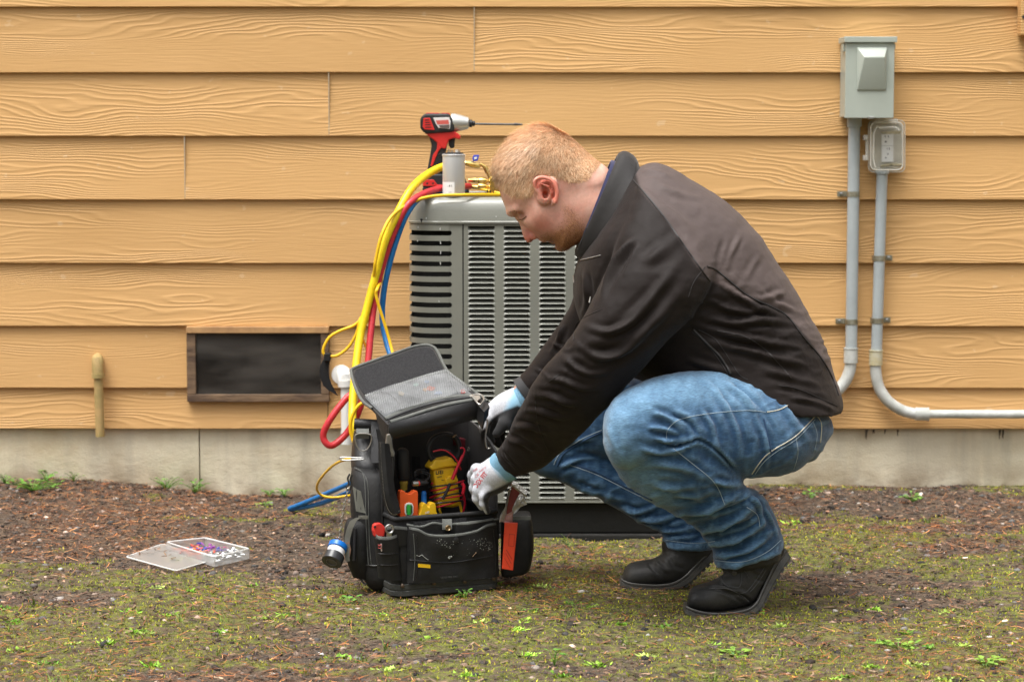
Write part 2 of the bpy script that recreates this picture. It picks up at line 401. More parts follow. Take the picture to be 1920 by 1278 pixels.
# dark debris caught under the lowest board, with little drips below it
r3 = random.Random(4)
M_deb = mat('dark_debris', (.05, .035, .022), .9, bump=.002, bscale=200)
for px_, w_, n_ in ((1632, 10, 5), (1876, 6, 6), (1690, 8, 2), (1660, 4, 2)):
    g = G()
    for k in range(n_):
        a = P(px_+r3.uniform(-w_, w_), 805, -.012); g.tube([a, a+Vector((r3.uniform(-.002, .002), r3.uniform(-.002, .0), -r3.uniform(.006, .03)))], [.0022, .0008], 5)
    build('hanging_debris', g, M_deb, house, kind='stuff')
# caulked butt joints
M_caulk = mat('caulk', (.5, .42, .3), .7)
for ri, px in ((2, 890), (3, 620), (4, 351)):
    i = ri+off; g = G().box((xj(px)-.0011, -.0165, zb[i]+.004), (xj(px)+.0011, -.004, zb[i-1]+.002)); build('caulk_joint', g, M_caulk, house)
# crawl-space vent: part of the house
M_frame = mat('weathered_frame', (.22, .14, .08), .75, col2=(.09, .055, .035), vscale=14, bump=.002, bscale=40, stretch=(1, 1, 4))
M_framet = mat('frame_top_paint', (.56, .33, .14), .6, col2=(.36, .2, .09), vscale=18, bump=.001, bscale=60)
g = G(); YV = -.03
x0, x1 = P(350, 680, YV).x, P(617, 680, YV).x; zt, zl = P(480, 612, YV).z, P(480, 753, YV).z; t = P(366, 680, YV).x-x0
vent = build('crawl_space_vent', G().box((x0+.004, -.012, zl+.004), (x1-.004, -.008, zt-.004)), mat('crawl_space', (.01, .009, .008), .95), house)
fs = ((x0, x1, zt-.0185, zt, M_framet), (x0, x1, zl, zl+.021, M_frame), (x0, x0+t*1.05, zl+.0215, zt-.019, M_frame), (x1-t*.95, x1, zl+.0215, zt-.019, M_frame))
for a, b, c, d, mm in fs:
    build('vent_frame_board', G().box((a, YV-(.006 if mm is M_framet else .003*random.random()), c), (b, -.004, d), bev=.0015), mm, vent)
# wire screen: woven strands, slightly dusty
M_screen = mat('vent_screen', (.075, .062, .05), .6, .3, col2=(.03, .025, .02), vscale=6, stretch=(1, 1, 2))
g = G(); a, b, c, d = x0+t, x1-t*.95, zl+.021, zt-.0185
nx = int((b-a)/.0042); nz_ = int((d-c)/.0042); 
for i in range(nx+1):
    x = a+(b-a)*i/nx; g.box((x-.00055, YV+.0105, c), (x+.00055, YV+.0115, d))
for i in range(nz_+1):
    z = c+(d-c)*i/nz_; g.box((a, YV+.0095, z-.00055), (b, YV+.0105, z+.00055))
so = build('vent_screen', g, M_screen, vent, auto=0); so['kind'] = 'stuff'
# dusty fibre web behind the screen
M_web = mat('cobweb', (.55, .5, .44), .9); N_, L_, B_ = nodes(M_web)
tcw = N_.new('ShaderNodeTexCoord'); mpw = N_.new('ShaderNodeMapping'); mpw.inputs['Rotation'].default_value = (0, .5, 0); mpw.inputs['Scale'].default_value = (3, 1, 9); L_.new(tcw.outputs['Object'], mpw.inputs[0])
nw = N_.new('ShaderNodeTexNoise'); nw.inputs['Scale'].default_value = 1.3; nw.inputs['Detail'].default_value = 4; L_.new(mpw.outputs[0], nw.inputs['Vector'])
mrw = N_.new('ShaderNodeMapRange'); mrw.inputs[1].default_value = .42; mrw.inputs[2].default_value = .75; mrw.inputs[4].default_value = .13; L_.new(nw.outputs['Fac'], mrw.inputs[0]); L_.new(mrw.outputs[0], B_.inputs['Alpha'])
build('cobweb', G().add([(a, YV+.0075, c), (b, YV+.0075, c), (b, YV+.008, d), (a, YV+.008, d)], [(0, 1, 2, 3)]), M_web, vent)
# ============================================================ PIPES AND BOXES ON THE WALL
def pipe_px(pts, Y, r, n=16, sub=8):
    return [P(a, b, c/1000) for a, b, c in cr([(p[0], p[1], (p[2] if len(p) > 2 else Y)*1000) for p in pts], sub)]
M_tanpipe = mat('tan_pipe_paint', (.50, .33, .14), .5, col2=(.33, .26, .1), vscale=20, bump=.0006, bscale=80)
tp = empty('drain_pipe', P(187, 818, -.045), 'small tan painted overflow pipe turned down on the lower left of the wall', 'pipe')
g = G().tube([P(184, 690, -.045), P(188, 818, -.045)], .0128, 18); build('pipe', g, M_tanpipe, tp)
g = G().tube([P(183, 672, .0), P(183, 672, -.03), P(183, 676, -.042), P(183, 684, -.045), P(184, 706, -.045)], [.0155, .0155, .0165, .0165, .0165], 18)
g.tube([P(184, 700, -.045), P(184, 708, -.045)], .0185, 18); build('elbow', g, M_tanpipe, tp)
M_pvc = mat('white_pvc', (.82, .81, .77), .35, var=.08, vscale=12)
wp = empty('condensate_pipe', P(649, 832, -.06), 'white plastic drain pipe with an elbow behind the red hose loop', 'pipe')
build('pipe', G().tube([P(649, 705, -.06), P(650, 832, -.06)], .0155, 20), M_pvc, wp)
g = G().tube([P(645, 700, .01), P(645, 700, -.045), P(646, 706, -.058), P(648, 722, -.06)], [.019, .021, .0215, .0215], 20)
g.tube([P(648, 712, -.06), P(649, 724, -.06)], .0225, 20); g.lathe(P(640, 702, -.016), (0, -1, 0), [(0, .028), (.006, .027)], 20); build('elbow', g, M_pvc, wp)
M_gpvc = mat('grey_pvc', (.44, .48, .48), .45, col2=(.36, .395, .40), vscale=9, bump=.0004, bscale=60)
M_lpvc = mat('pale_grey_pvc', (.62, .63, .60), .5, col2=(.44, .45, .41), vscale=26, bump=.0005, bscale=60)
M_tape = mat('tan_primer', (.5, .42, .2), .5, col2=(.55, .52, .4), vscale=30)
M_gal = mat('galvanised', (.42, .41, .33), .5, .7, col2=(.25, .22, .14), vscale=60)
def strap(par, x, y, Y, r, side):
    c = P(x, y, Y); g = G()
    pts = []
    for k in range(13):
        a = math.pi*k/12; pts.append((a, 0))
    rr = r+.0012; z0, z1 = c.z-.0075, c.z+.0075
    prof = [(c.x-rr*math.cos(a), c.y-rr*math.sin(a)) for a, _ in pts]
    prof = [(c.x-rr, -.02)]+prof+[(c.x+rr, -.02)]
    rows = [[(px_, py_, z) for px_, py_ in prof] for z in (z0, z0+.003, z1-.003, z1)]
    g.grid(rows, th=.0016)
    xa = c.x+side*rr; xb = c.x+side*(rr+.024); g.box((min(xa, xb), -.0205, z0), (max(xa, xb), -.0185, z1), bev=.0006)
    ps = build('strap', g, M_gal, par)
    xs_ = c.x+side*(rr+.013); g = G().lathe((xs_, -.021, c.z), (0, -1, 0), [(0, .0062), (.0012, .0062), (.0013, .0045), (.0042, .0042), (.0048, .003)], 8)
    build('screw', g, M_steel, ps)
def coupling(par, p0, p1, r, m, name='coupling'):
    g = G().tube([p0, p1], r, 22); g.tube([p1-(p1-p0)*.06, p1], r*1.06, 22); return build(name, g, m, par)
YC = -.045
c1 = empty('conduit', P(1598, 735, YC), 'left grey conduit dropping from the grey disconnect box to behind the man', 'conduit')
a0 = P(1602, 222, YC); a1 = P(1596, 660, YC)
build('straight_pipe', G().tube([a0, a1], .0165, 24), M_gpvc, c1)
build('bend', G().tube(pipe_px([(1594.5, 672), (1594, 690), (1586, 712), (1570, 732), (1552, 742), (1535, 744, -.043), (1522, 744.5, -.03), (1517, 745, -.005)], YC, 0), .0165, 20), M_lpvc, c1)
coupling(c1, P(1595, 680, YC), P(1595.5, 652, YC), .0195, M_lpvc)
coupling(c1, P(1602, 238, YC), P(1602, 222, YC), .0205, M_gpvc)
for y in (364, 603): strap(c1, 1602-6*(y-222)/440, y, YC, .0165, -1)
c2 = empty('conduit', P(1650, 770, YC), 'right grey conduit dropping from the clear outlet cover, then running along the wall', 'conduit')
build('straight_pipe', G().tube([P(1654, 322, YC), P(1643.5, 658, YC)], .0155, 24), M_gpvc, c2)
build('bend', G().tube(pipe_px([(1642, 676), (1642.5, 700), (1649, 728), (1666, 752), (1690, 768), (1715, 775), (1740, 776)], YC, 0), .0158, 20), M_lpvc, c2)
build('long_pipe', G().tube([P(1738, 776, YC), P(3200, 778, YC)], .0122, 24), M_lpvc, c2)
coupling(c2, P(1642, 684, YC), P(1642.5, 656, YC), .019, M_tape)
coupling(c2, P(1716, 775.5, YC), P(1741, 776, YC), .0185, M_lpvc)
coupling(c2, P(1654, 326, YC), P(1654.2, 318, YC), .0195, M_gpvc)
for y in (484, 601): strap(c2, 1654-10.5*(y-322)/336, y, YC, .0155, 1)
# disconnect box
M_box = mat('grey_green_enamel', (.44, .48, .42), .38, var=.07, vscale=10, bump=.0002, bscale=200)
YF = -.13
bx = empty('disconnect_box', (P(1632, 220, YF).x, -.02, P(1632, 220, YF).z), 'grey green metal electrical disconnect box mounted high on the right of the wall', 'electrical box')
X0, X1, ZB, ZT = P(1588, 0, YF).x, P(1678, 0, YF).x, P(1633, 221, YF).z, P(1633, 80, YF).z
build('enclosure', G().box((X0, YF+.012, ZB+.002), (X1, -.0185, ZT), bev=.002), M_box, bx)
# door with raised hood
g = G(); bxz = lambda x, y: (P(x, y, YF).x, P(x, y, YF).z)
g.box((X0-.0015, YF+.002, ZB-.001), (X1+.0015, YF+.0115, ZT-.001), bev=.0015)
o1 = [(1606, 88), (1664, 88), (1662, 171), (1606, 171)]; o2 = [(1618, 108), (1656, 108), (1660.5, 168), (1607.5, 168)]
hv = [(*bxz(*q), 0) for q in o1]+[(*bxz(*q), 1) for q in o2]
v = [(x, YF+.0015 if k == 0 else YF-(.028 if z > P(0, 140, YF).z else .0025), z) for x, z, k in hv]
V2, F2 = bevel(v, [(0, 1, 5, 4), (1, 2, 6, 5), (2, 3, 7, 6), (3, 0, 4, 7), (4, 5, 6, 7), (3, 2, 1, 0)], .0035, 3)
dr = build('door', g, M_box, bx); build('raised_hood', G().add(V2, F2, 0, True), M_box, dr)
g = G().box((P(1584, 0, YF).x, YF-.006, P(0, 80, YF).z), (P(1683, 0, YF).x, -.0185, P(0, 69, YF).z), bev=.0015)
g.box((P(1584, 0, YF).x, YF+.02, P(0, 96, YF).z), (P(1587, 0, YF).x, YF+.055, P(0, 82, YF).z)); g.box((P(1680, 0, YF).x, YF+.02, P(0, 92, YF).z), (P(1682.5, 0, YF).x, YF+.055, P(0, 82, YF).z))
build('rain_cap', g, M_box, bx)
g = G().prism(pxs([(1627, 219), (1640, 219), (1638, 223), (1630, 224)], YF-.001), (0, .02, 0), bev=.001); build('hasp', g, M_steel, bx)
# outlet in a clear weather cover
M_clear = mat('clear_plastic', (.95, .94, .88), .08, trans=.9, ior=1.3, bump=.0006, bscale=40, rvar=.08); 
nodes(M_clear)[2].inputs['Alpha'].default_value = .2
M_clearrim = mat('clear_rim', (.92, .90, .82), .2, trans=.35, ior=1.3); nodes(M_clearrim)[2].inputs['Alpha'].default_value = .7
YO = -.09
oc = empty('outlet_cover', (P(1661, 322, YO).x, -.02, P(1661, 322, YO).z), 'power outlet under a clear bubble weather cover below the grey box', 'outlet')
M_back = mat('grey_backplate', (.47, .44, .36), .6, var=.2, vscale=25)
g = G(); plate(g, [(1634, 228), (1690, 228), (1695, 236), (1695, 312), (1688, 320), (1636, 320), (1632, 312), (1632, 236)], -.045, .025, 0, .003); build('back_plate', g, M_back, oc)
g = G(); plate(g, [(1653, 250), (1675, 250), (1675, 304), (1653, 304)], -.0495, .004, 0, .001); rec = build('receptacle', g, M_white, oc)
g = G()
for sx_, sy_, w_, h_ in ((1661, 266, 3, 3), (1668, 279, 1.2, 4), (1664, 279, 1.2, 3), (1665, 289, 1.2, 4), (1661, 296, 2.4, 2.4), (1660, 256, 1.2, 4), (1666, 256, 1.2, 4)):
    plate(g, [(sx_-w_/2, sy_-h_/2), (sx_+w_/2, sy_-h_/2), (sx_+w_/2, sy_+h_/2), (sx_-w_/2, sy_+h_/2)], -.0499, .001)
build('socket_slot', g, M_black, rec)
g = G(); plate(g, [(1654, 273), (1674, 273), (1674, 274), (1654, 274)], -.0499, .0008); build('face_joint', g, mat('joint_grey', (.4, .4, .38), .6), rec)
# bubble: rounded open shell built as a grid
def bubble(x0, x1, y0, y1, Ya, Yb, rc, th):
    lv = []
    def rr(ins, Y):
        out = []; xa, xb, ya, yb = x0+ins, x1-ins, y0+ins, y1-ins; r = max(rc-ins*.5, 2)
        for (cx, cy, a0_) in ((xb-r, ya+r, -90), (xb-r, yb-r, 0), (xa+r, yb-r, 90), (xa+r, ya+r, 180)):
            for k in range(7):
                a = math.radians(a0_+15*k); out.append(P(cx+r*math.cos(a), cy+r*math.sin(a), Y))
        return out
    for ins, t in ((-2.5, 0), (-2.5, .06), (0, .08), (0, .75), (1, .9), (3.5, 1), (12, 1.03), (24, 1.04)): lv.append(rr(ins, Ya+(Yb-Ya)*t))
    g = G().grid(lv, th=th, close=True); n = len(lv[0]); g.add(lv[-1], [tuple(range(n))], 0, True); return g
build('clear_lid', bubble(1631, 1694, 228, 320, -.048, -.10, 11, .0015), M_clear, oc)
g = G()
for yy in (258, 296): g.box((P(1625, 0, YO).x, -.075, P(0, yy+5, YO).z), (P(1633, 0, YO).x, -.05, P(0, yy-5, YO).z), bev=.002)
g.tube([P(1625.5, 256, -.065), P(1625.5, 300, -.065)], .004, 10)
g.tube(pipe_px([(1646, 237), (1640, 246), (1638, 262), (1638, 300), (1642, 314)], -.098, 0), .0022, 8)
g.tube(pipe_px([(1648, 240), (1676, 239), (1686, 245)], -.1, 0), .003, 8)
g.box((P(1648, 0, YO).x, -.085, P(0, 231, YO).z), (P(1688, 0, YO).x, -.05, P(0, 223, YO).z), bev=.0025)
for ins, yy_ in ((1.5, -.1), (-2.5, -.052)):  # pale loops standing for the bright edge highlights of the clear cover
    q = []; x0_, x1_, y0_, y1_, r0_ = 1631+ins, 1694-ins, 228+ins, 320-ins, 10
    for (cx, cy, a0_) in ((x1_-r0_, y0_+r0_, -90), (x1_-r0_, y1_-r0_, 0), (x0_+r0_, y1_-r0_, 90), (x0_+r0_, y0_+r0_, 180)):
        for k in range(6):
            a = math.radians(a0_+18*k); q.append(P(cx+r0_*math.cos(a), cy+r0_*math.sin(a), yy_))
    g.tube(q, .0016, 6, closed=True)
build('lid_ribs_and_glints', g, M_clearrim, oc, kind='stuff')
g = G(); plate(g, [(1651, 247), (1690, 245), (1688, 251), (1654, 252)], -.094, .004, 0, .001); g.tube(pipe_px([(1652, 312), (1670, 309), (1690, 310)], -.06, 0), [.004]*17, 8); build('lid_sediment', g, mat('old_dirt', (.42, .36, .22), .8, col2=(.12, .11, .05), vscale=90), oc, kind='stuff')
# edge of a wall fixture at the far right, mostly out of frame
g = G(); plate(g, [(1915, -60), (2010, -60), (2010, 66), (1914, 66)], -.06, .045, 0, .002)
fx = build('utility_cover', g, M_siding, label='tan painted cover plate at the upper right edge of the picture', cat='cover plate')
g = G().lathe(P(1919, 32, -.0601), (0, -1, 0), [(0, .005), (.003, .0045)], 8); build('screw', g, M_dsteel, fx)
# ============================================================ GROUND
def mossf(x, y):
    x = x+.05*(fbm(y*9+3, x*9, 83, 2)-.5)
    """how mossy the ground is, 0..1"""
    n = fbm(x*2.6+20, y*3.6+20, 21, 4); n2 = fbm(x*9+3, y*15+7, 31, 4)
    depth = np.clip((-y-.15)/1.7, 0, 1)
    left = np.clip((-.15-x)/.9, 0, 1)*np.clip((1.95+y)/.6, 0, 1)
    ac = np.exp(-((x-.15)/.55)**2-((y+.87)/.07)**2)*.8
    v = n*1.25+n2*1.25-1.41+depth*.48-left*.16+.05*np.clip(x, -1, 1)+ac*.5
    return np.clip(v*5-.05, 0, .92)
def dampf(x, y): return np.clip((fbm(x*2.3+70, y*2.6+11, 41, 3)-.42)*5, 0, 1)
xs = np.concatenate([np.linspace(-14, -2.6, 14)[:-1], np.linspace(-2.6, 2.6, 420), np.linspace(2.6, 14, 14)[1:]])
ys = np.concatenate([np.linspace(-26, -3.4, 16)[:-1], np.linspace(-3.4, .12, 300)])
X, Y_ = np.meshgrid(xs, ys); Z = gz(X, Y_)+(fbm(X*60, Y_*60, 8, 2)-.5)*.007
Z = Z+mossf(X, Y_)*.005
v = np.stack([X, Y_, Z], -1).reshape(-1, 3); C = len(xs)
i, j = np.meshgrid(np.arange(len(ys)-1), np.arange(C-1), indexing='ij'); b = (i*C+j).ravel(); f = np.stack([b, b+1, b+C+1, b+C], -1)
mo = mossf(v[:, 0], v[:, 1]); da = dampf(v[:, 0], v[:, 1])
needle_red = np.clip((fbm(v[:, 0]*2.0+5, v[:, 1]*2.4+90, 51, 3)-.45)*5+np.clip(-v[:, 0]-.3, 0, .8), 0, 1)
M_soil = mat('soil', (.10, .07, .048), .9)
N_, L_, B_ = nodes(M_soil)
def _tex(scale, det=6, r=.65, kind='ShaderNodeTexNoise'):
    tc = N_.new('ShaderNodeTexCoord'); t = N_.new(kind); t.inputs['Scale'].default_value = scale
    if kind == 'ShaderNodeTexNoise': t.inputs['Detail'].default_value = det; t.inputs['Roughness'].default_value = r
    L_.new(tc.outputs['Object'], t.inputs['Vector']); return t
def _mix(a, b, fac):
    x = N_.new('ShaderNodeMix'); x.data_type = 'RGBA'
    for s_, v_ in ((6, a), (7, b)):
        if hasattr(v_, 'links'): L_.new(v_, x.inputs[s_])
        else: x.inputs[s_].default_value = (*v_, 1)
    L_.new(fac, x.inputs[0]); return x.outputs[2]
def _rng(x, lo, hi, a=0, b_=1):
    r = N_.new('ShaderNodeMapRange'); r.inputs[1].default_value = lo; r.inputs[2].default_value = hi; r.inputs[3].default_value = a; r.inputs[4].default_value = b_; L_.new(x, r.inputs[0]); return r.outputs[0]
cc = _mix((.135, .092, .06), (.032, .024, .017), _rng(_tex(38).outputs['Fac'], .38, .62))  # soil colour darkened so the gaps between chips look shaded
cc = _mix(cc, (.17, .135, .105), _rng(_tex(120, 2).outputs['Fac'], .6, .7))
at = N_.new('ShaderNodeVertexColor'); at.layer_name = 'mix'; sp_ = N_.new('ShaderNodeSeparateColor'); L_.new(at.outputs[0], sp_.inputs[0])
cc2 = _mix(cc, (.15, .058, .022), _rng(_tex(70, 4).outputs['Fac'], .5, .62, 0, .75)); cc = _mix(cc, cc2, sp_.outputs[2])
mc = _mix((.22, .245, .026), (.09, .11, .014), _rng(_tex(55, 4).outputs['Fac'], .4, .6)); mc = _mix(mc, (.11, .09, .03), _rng(_tex(21, 4).outputs['Fac'], .52, .66))
mm_ = N_.new('ShaderNodeMath'); mm_.operation = 'MULTIPLY'; L_.new(sp_.outputs[0], mm_.inputs[0]); L_.new(_rng(_tex(45, 5).outputs['Fac'], .40, .58, 0, .75), mm_.inputs[1])
cc = _mix(cc, mc, mm_.outputs[0]); L_.new(cc, B_.inputs['Base Color'])
bp = N_.new('ShaderNodeBump'); bp.inputs['Distance'].default_value = .006; L_.new(_tex(90, 8, .7).outputs['Fac'], bp.inputs['Height']); L_.new(bp.outputs[0], B_.inputs['Normal'])
build('ground', (v, f), M_soil, kind='structure', label='brown soil with moss, gravel and fallen needles below the house', org=(0, 0, 0), colors={'mix': np.stack([mo, da, needle_red], -1)})
rs = np.random.RandomState(12)
def scatter(n, dens=None, xr=(-2.3, 2.3), yr=(-2.75, 0.0)):
    x = rs.uniform(*xr, n*2); y = rs.uniform(*yr, n*2)
    keep = (np.abs(x) < 1.75) | (rs.rand(n*2) < .4)
    x, y = x[keep], y[keep]
    if dens is not None:
        k = rs.rand(len(x)) < dens(x, y); x, y = x[k], y[k]
    # none under the air conditioner pad
    k = ~((x > -.25) & (x < .46) & (y > -.8) & (y < -.1)); x, y = x[k], y[k]
    return x[:n], y[:n]
def mass(name, verts, faces, cols, rough, label, spec=.3):
    m = mat(name+'_mat', (1, 1, 1), rough, attr='tint', var=.25, vscale=400, spec=spec)
    return build(name, (verts, faces), m, label=label, kind='stuff', org=(0, 0, 0), colors={'tint': cols})
def rot2(a): return np.cos(a), np.sin(a)
# gravel: squashed irregular stones
def stones(n, s0, s1, dens, pal, name, label, sink=.35, rough=.75):
    x, y = scatter(n, dens); n = len(x)
    size = s0+(s1-s0)*rs.rand(n)**3; pal = np.array(pal)*1.5
    base = np.array([(math.sin(t)*math.cos(a), math.sin(t)*math.sin(a), math.cos(t)) for t, k in ((0, 1), (.95, 5), (1.9, 5), (math.pi, 1)) for a in [2*math.pi*i/k+(.6 if t > 1 else 0) for i in range(k)]])
    F = [(0, 1+i, 1+(i+1) % 5) for i in range(5)]+[(1+i, 6+i, 1+(i+1) % 5) for i in range(5)]+[(1+(i+1) % 5, 6+i, 6+(i+1) % 5) for i in range(5)]+[(11, 6+(i+1) % 5, 6+i) for i in range(5)]
    nb = len(base); V = base[None]*(1+rs.uniform(-.28, .28, (n, nb, 1)))
    V = V*np.stack([np.ones(n), rs.uniform(.6, 1, n), rs.uniform(.35, .7, n)], -1)[:, None]
    c, s = rot2(rs.rand(n)*6.28); t = rs.normal(0, .3, n); ctt, stt = rot2(t)
    vx = V[..., 0]*c[:, None]-V[..., 1]*s[:, None]; vy = V[..., 0]*s[:, None]+V[..., 1]*c[:, None]; vz = V[..., 2]
    vy, vz = vy*ctt[:, None]-vz*stt[:, None], vy*stt[:, None]+vz*ctt[:, None]
    V = np.stack([vx, vy, vz], -1)*size[:, None, None]
    z = gz(x, y)+mossf(x, y)*.003+size*(.35-sink)
    V += np.stack([x, y, z], -1)[:, None]
    Fa = (np.array(F)[None]+np.arange(n)[:, None, None]*nb).reshape(-1, 3)
    col = pal[rs.randint(0, len(pal), n)]*np.exp(rs.normal(-.15, .6, (n, 1)))
    return mass(name, V.reshape(-1, 3), Fa, np.repeat(col, nb, 0), rough, label)
brown = [(.10, .065, .045), (.07, .05, .038), (.13, .085, .055), (.05, .04, .035)]
grey = [(.125, .12, .112), (.085, .08, .074), (.17, .155, .135), (.13, .10, .08), (.055, .052, .05), (.11, .08, .06), (.09, .06, .045)]
bark = lambda x, y: np.clip(1-.6*mossf(x, y), .2, 1)
stones(50000, .0017, .0065, bark, brown+[(.15, .08, .05), (.12, .07, .05)], 'soil_crumbs', 'loose brown soil crumbs and bark bits')
stones(11000, .0020, .0105, lambda x, y: np.clip(.5+.5*np.exp(-(y/.3)**2)*(x > .3)-.05*mossf(x, y), .1, 1), grey+[(.2, .15, .12)], 'gravel', 'small grey and pale gravel stones')
stones(900, .005, .013, None, [(.045, .038, .032), (.07, .05, .038), (.03, .028, .026)], 'dark_clods', 'dark crumbly clods of earth lying on the moss', sink=.2)
stones(60, .012, .021, lambda x, y: np.clip(.1+np.exp(-(y/.12)**2), 0, 1)*np.where(x > .6, 1, .25), [(.3, .27, .24), (.16, .15, .14), (.10, .10, .10)], 'larger_stones', 'larger pale and dark stones scattered on the soil', sink=.3)
# needles and twigs: thin bent slivers
def slivers(n, l0, l1, w, dens, pal, name, label, lift=.0035):
    x, y = scatter(n, dens); n = len(x); a = rs.rand(n)*6.28; L = rs.uniform(l0, l1, n); bend = rs.normal(0, .25, n)
    z = gz(x, y)+mossf(x, y)*.004+rs.uniform(.001, lift*2, n); tilt = rs.normal(0, .16, n)
    V = np.zeros((n, 6, 3)); dx, dy = np.cos(a), np.sin(a)
    for k, t in enumerate((-.5, 0, .5)):
        px_ = x+dx*L*t-dy*bend*L*(t*t); py_ = y+dy*L*t+dx*bend*L*(t*t); pz = z+tilt*L*t+.0006
        ww = w*(1 if k < 2 else .5)
        V[:, 2*k] = np.stack([px_-dy*ww, py_+dx*ww, pz], -1); V[:, 2*k+1] = np.stack([px_+dy*ww, py_-dx*ww, pz+ww*.8], -1)
    Fa = (np.array([(0, 1, 3, 2), (2, 3, 5, 4)])[None]+np.arange(n)[:, None, None]*6).reshape(-1, 4)
    pal = np.array(pal)*1.2; col = pal[rs.randint(0, len(pal), n)]*np.exp(rs.normal(-.12, .34, (n, 1)))
    return mass(name, V.reshape(-1, 3), Fa, np.repeat(col, 6, 0), .7, label)
red = lambda x, y: np.clip((fbm(x*2.0+5, y*2.4+90, 51, 3)-.42)*4+np.clip(-x-.3, 0, .7)+np.clip(-y-1.5, 0, .5), .12, 1)
slivers(24000, .010, .034, .0007, lambda x, y: red(x, y)*(1-.3*mossf(x, y)), [(.30, .10, .035), (.36, .15, .05), (.2, .08, .035), (.42, .2, .08), (.13, .06, .035)], 'needles', 'fallen orange brown conifer needles')
slivers(14000, .006, .024, .0017, None, [(.13, .08, .05), (.16, .11, .07), (.07, .05, .04), (.2, .13, .08), (.1, .06, .04)], 'bark_slivers', 'small bark and twig slivers')
# moss: short upright leaflets
def blades(n, h0, h1, w0, w1, dens, pal, name, label, spread=.6, clump=0, rough=.6):
    if clump:
        cx, cy = scatter(clump, dens); k = rs.randint(0, len(cx), n); rr_ = np.abs(rs.normal(0, .011, n)); aa = rs.rand(n)*6.28
        x = cx[k]+rr_*np.cos(aa); y = cy[k]+rr_*np.sin(aa); keep = (y < -.003); x, y, k = x[keep], y[keep], k[keep]; n = len(x)
        tone = rs.uniform(.75, 1.3, len(cx))[k]; hue = rs.rand(len(cx))[k]
    else:
        x, y = scatter(n, dens); n = len(x); tone = .75+.5*fbm(x*20, y*20, 77, 2); hue = rs.rand(n)
    h = rs.uniform(h0, h1, n); w = rs.uniform(w0, w1, n); a = rs.rand(n)*6.28; lean = rs.normal(0, spread, n)*h; la = rs.rand(n)*6.28
    z = gz(x, y)+.002*rs.rand(n)
    dx, dy = np.cos(a)*w, np.sin(a)*w; lx, ly = lean*np.cos(la), lean*np.sin(la)
    V = np.zeros((n, 4, 3))
    V[:, 0] = np.stack([x, y, z], -1); V[:, 1] = np.stack([x-dx+lx*.5, y-dy+ly*.5, z+h*.55], -1)
    V[:, 2] = np.stack([x+lx, y+ly, z+h], -1); V[:, 3] = np.stack([x+dx+lx*.5, y+dy+ly*.5, z+h*.5], -1)
    Fa = np.arange(n*4).reshape(-1, 4); pal = np.array(pal)*1.95; q = (hue*len(pal)).astype(int) % len(pal)
    col = pal[q]*(tone*rs.uniform(.75, 1.25, n))[:, None]
    return mass(name, V.reshape(-1, 3), Fa, np.repeat(col, 4, 0), rough, label)
md = lambda x, y: mossf(x, y)**1.3
blades(165000, .0022, .0085, .0008, .0021, md, [(.20, .21, .016), (.27, .27, .022), (.15, .18, .016), (.24, .20, .03), (.1, .13, .015)], 'moss', 'yellow green moss carpet')
blades(6500, .004, .010, .002, .0045, lambda x, y: np.clip(mossf(x, y)*.7+.06, 0, 1)*np.clip(.12+np.clip((-y-.9)*.8, 0, 1), 0, 1), [(.13, .25, .025), (.2, .33, .04), (.1, .2, .03), (.27, .36, .08)], 'clover', 'small bright green clover and chickweed leaves', spread=1.5, clump=300)
def grassdens(x, y): return np.clip(mossf(x, y)*.6+.02, 0, 1)*np.clip((-y-.6)*.9, .04, 1)
x, y = scatter(260, grassdens)
gx = np.repeat(x, 7)+rs.normal(0, .006, len(x)*7); gy = np.repeat(y, 7)+rs.normal(0, .006, len(x)*7)
n = len(gx); h = rs.uniform(.012, .042, n); a = rs.rand(n)*6.28; L = h*rs.uniform(.2, 1.0, n); V = np.zeros((n, 6, 3)); w = .0011
for k, t in enumerate((0, .55, 1)):
    px_ = gx+np.cos(a)*L*t*t; py_ = np.minimum(gy+np.sin(a)*L*t*t, -.002); pz = gz(gx, gy)+h*t*(1-.25*t)
    ww = w*(1-t*.85); V[:, 2*k] = np.stack([px_-ww, py_, pz], -1); V[:, 2*k+1] = np.stack([px_+ww, py_+ww*.5, pz], -1)
Fa = (np.array([(0, 1, 3, 2), (2, 3, 5, 4)])[None]+np.arange(n)[:, None, None]*6).reshape(-1, 4)
mass('grass', V.reshape(-1, 3), Fa, np.repeat(np.array([(.17, .27, .04), (.27, .36, .08), (.12, .2, .03)])[rs.randint(0, 3, n)], 6, 0), .5, 'sparse short blades of grass')
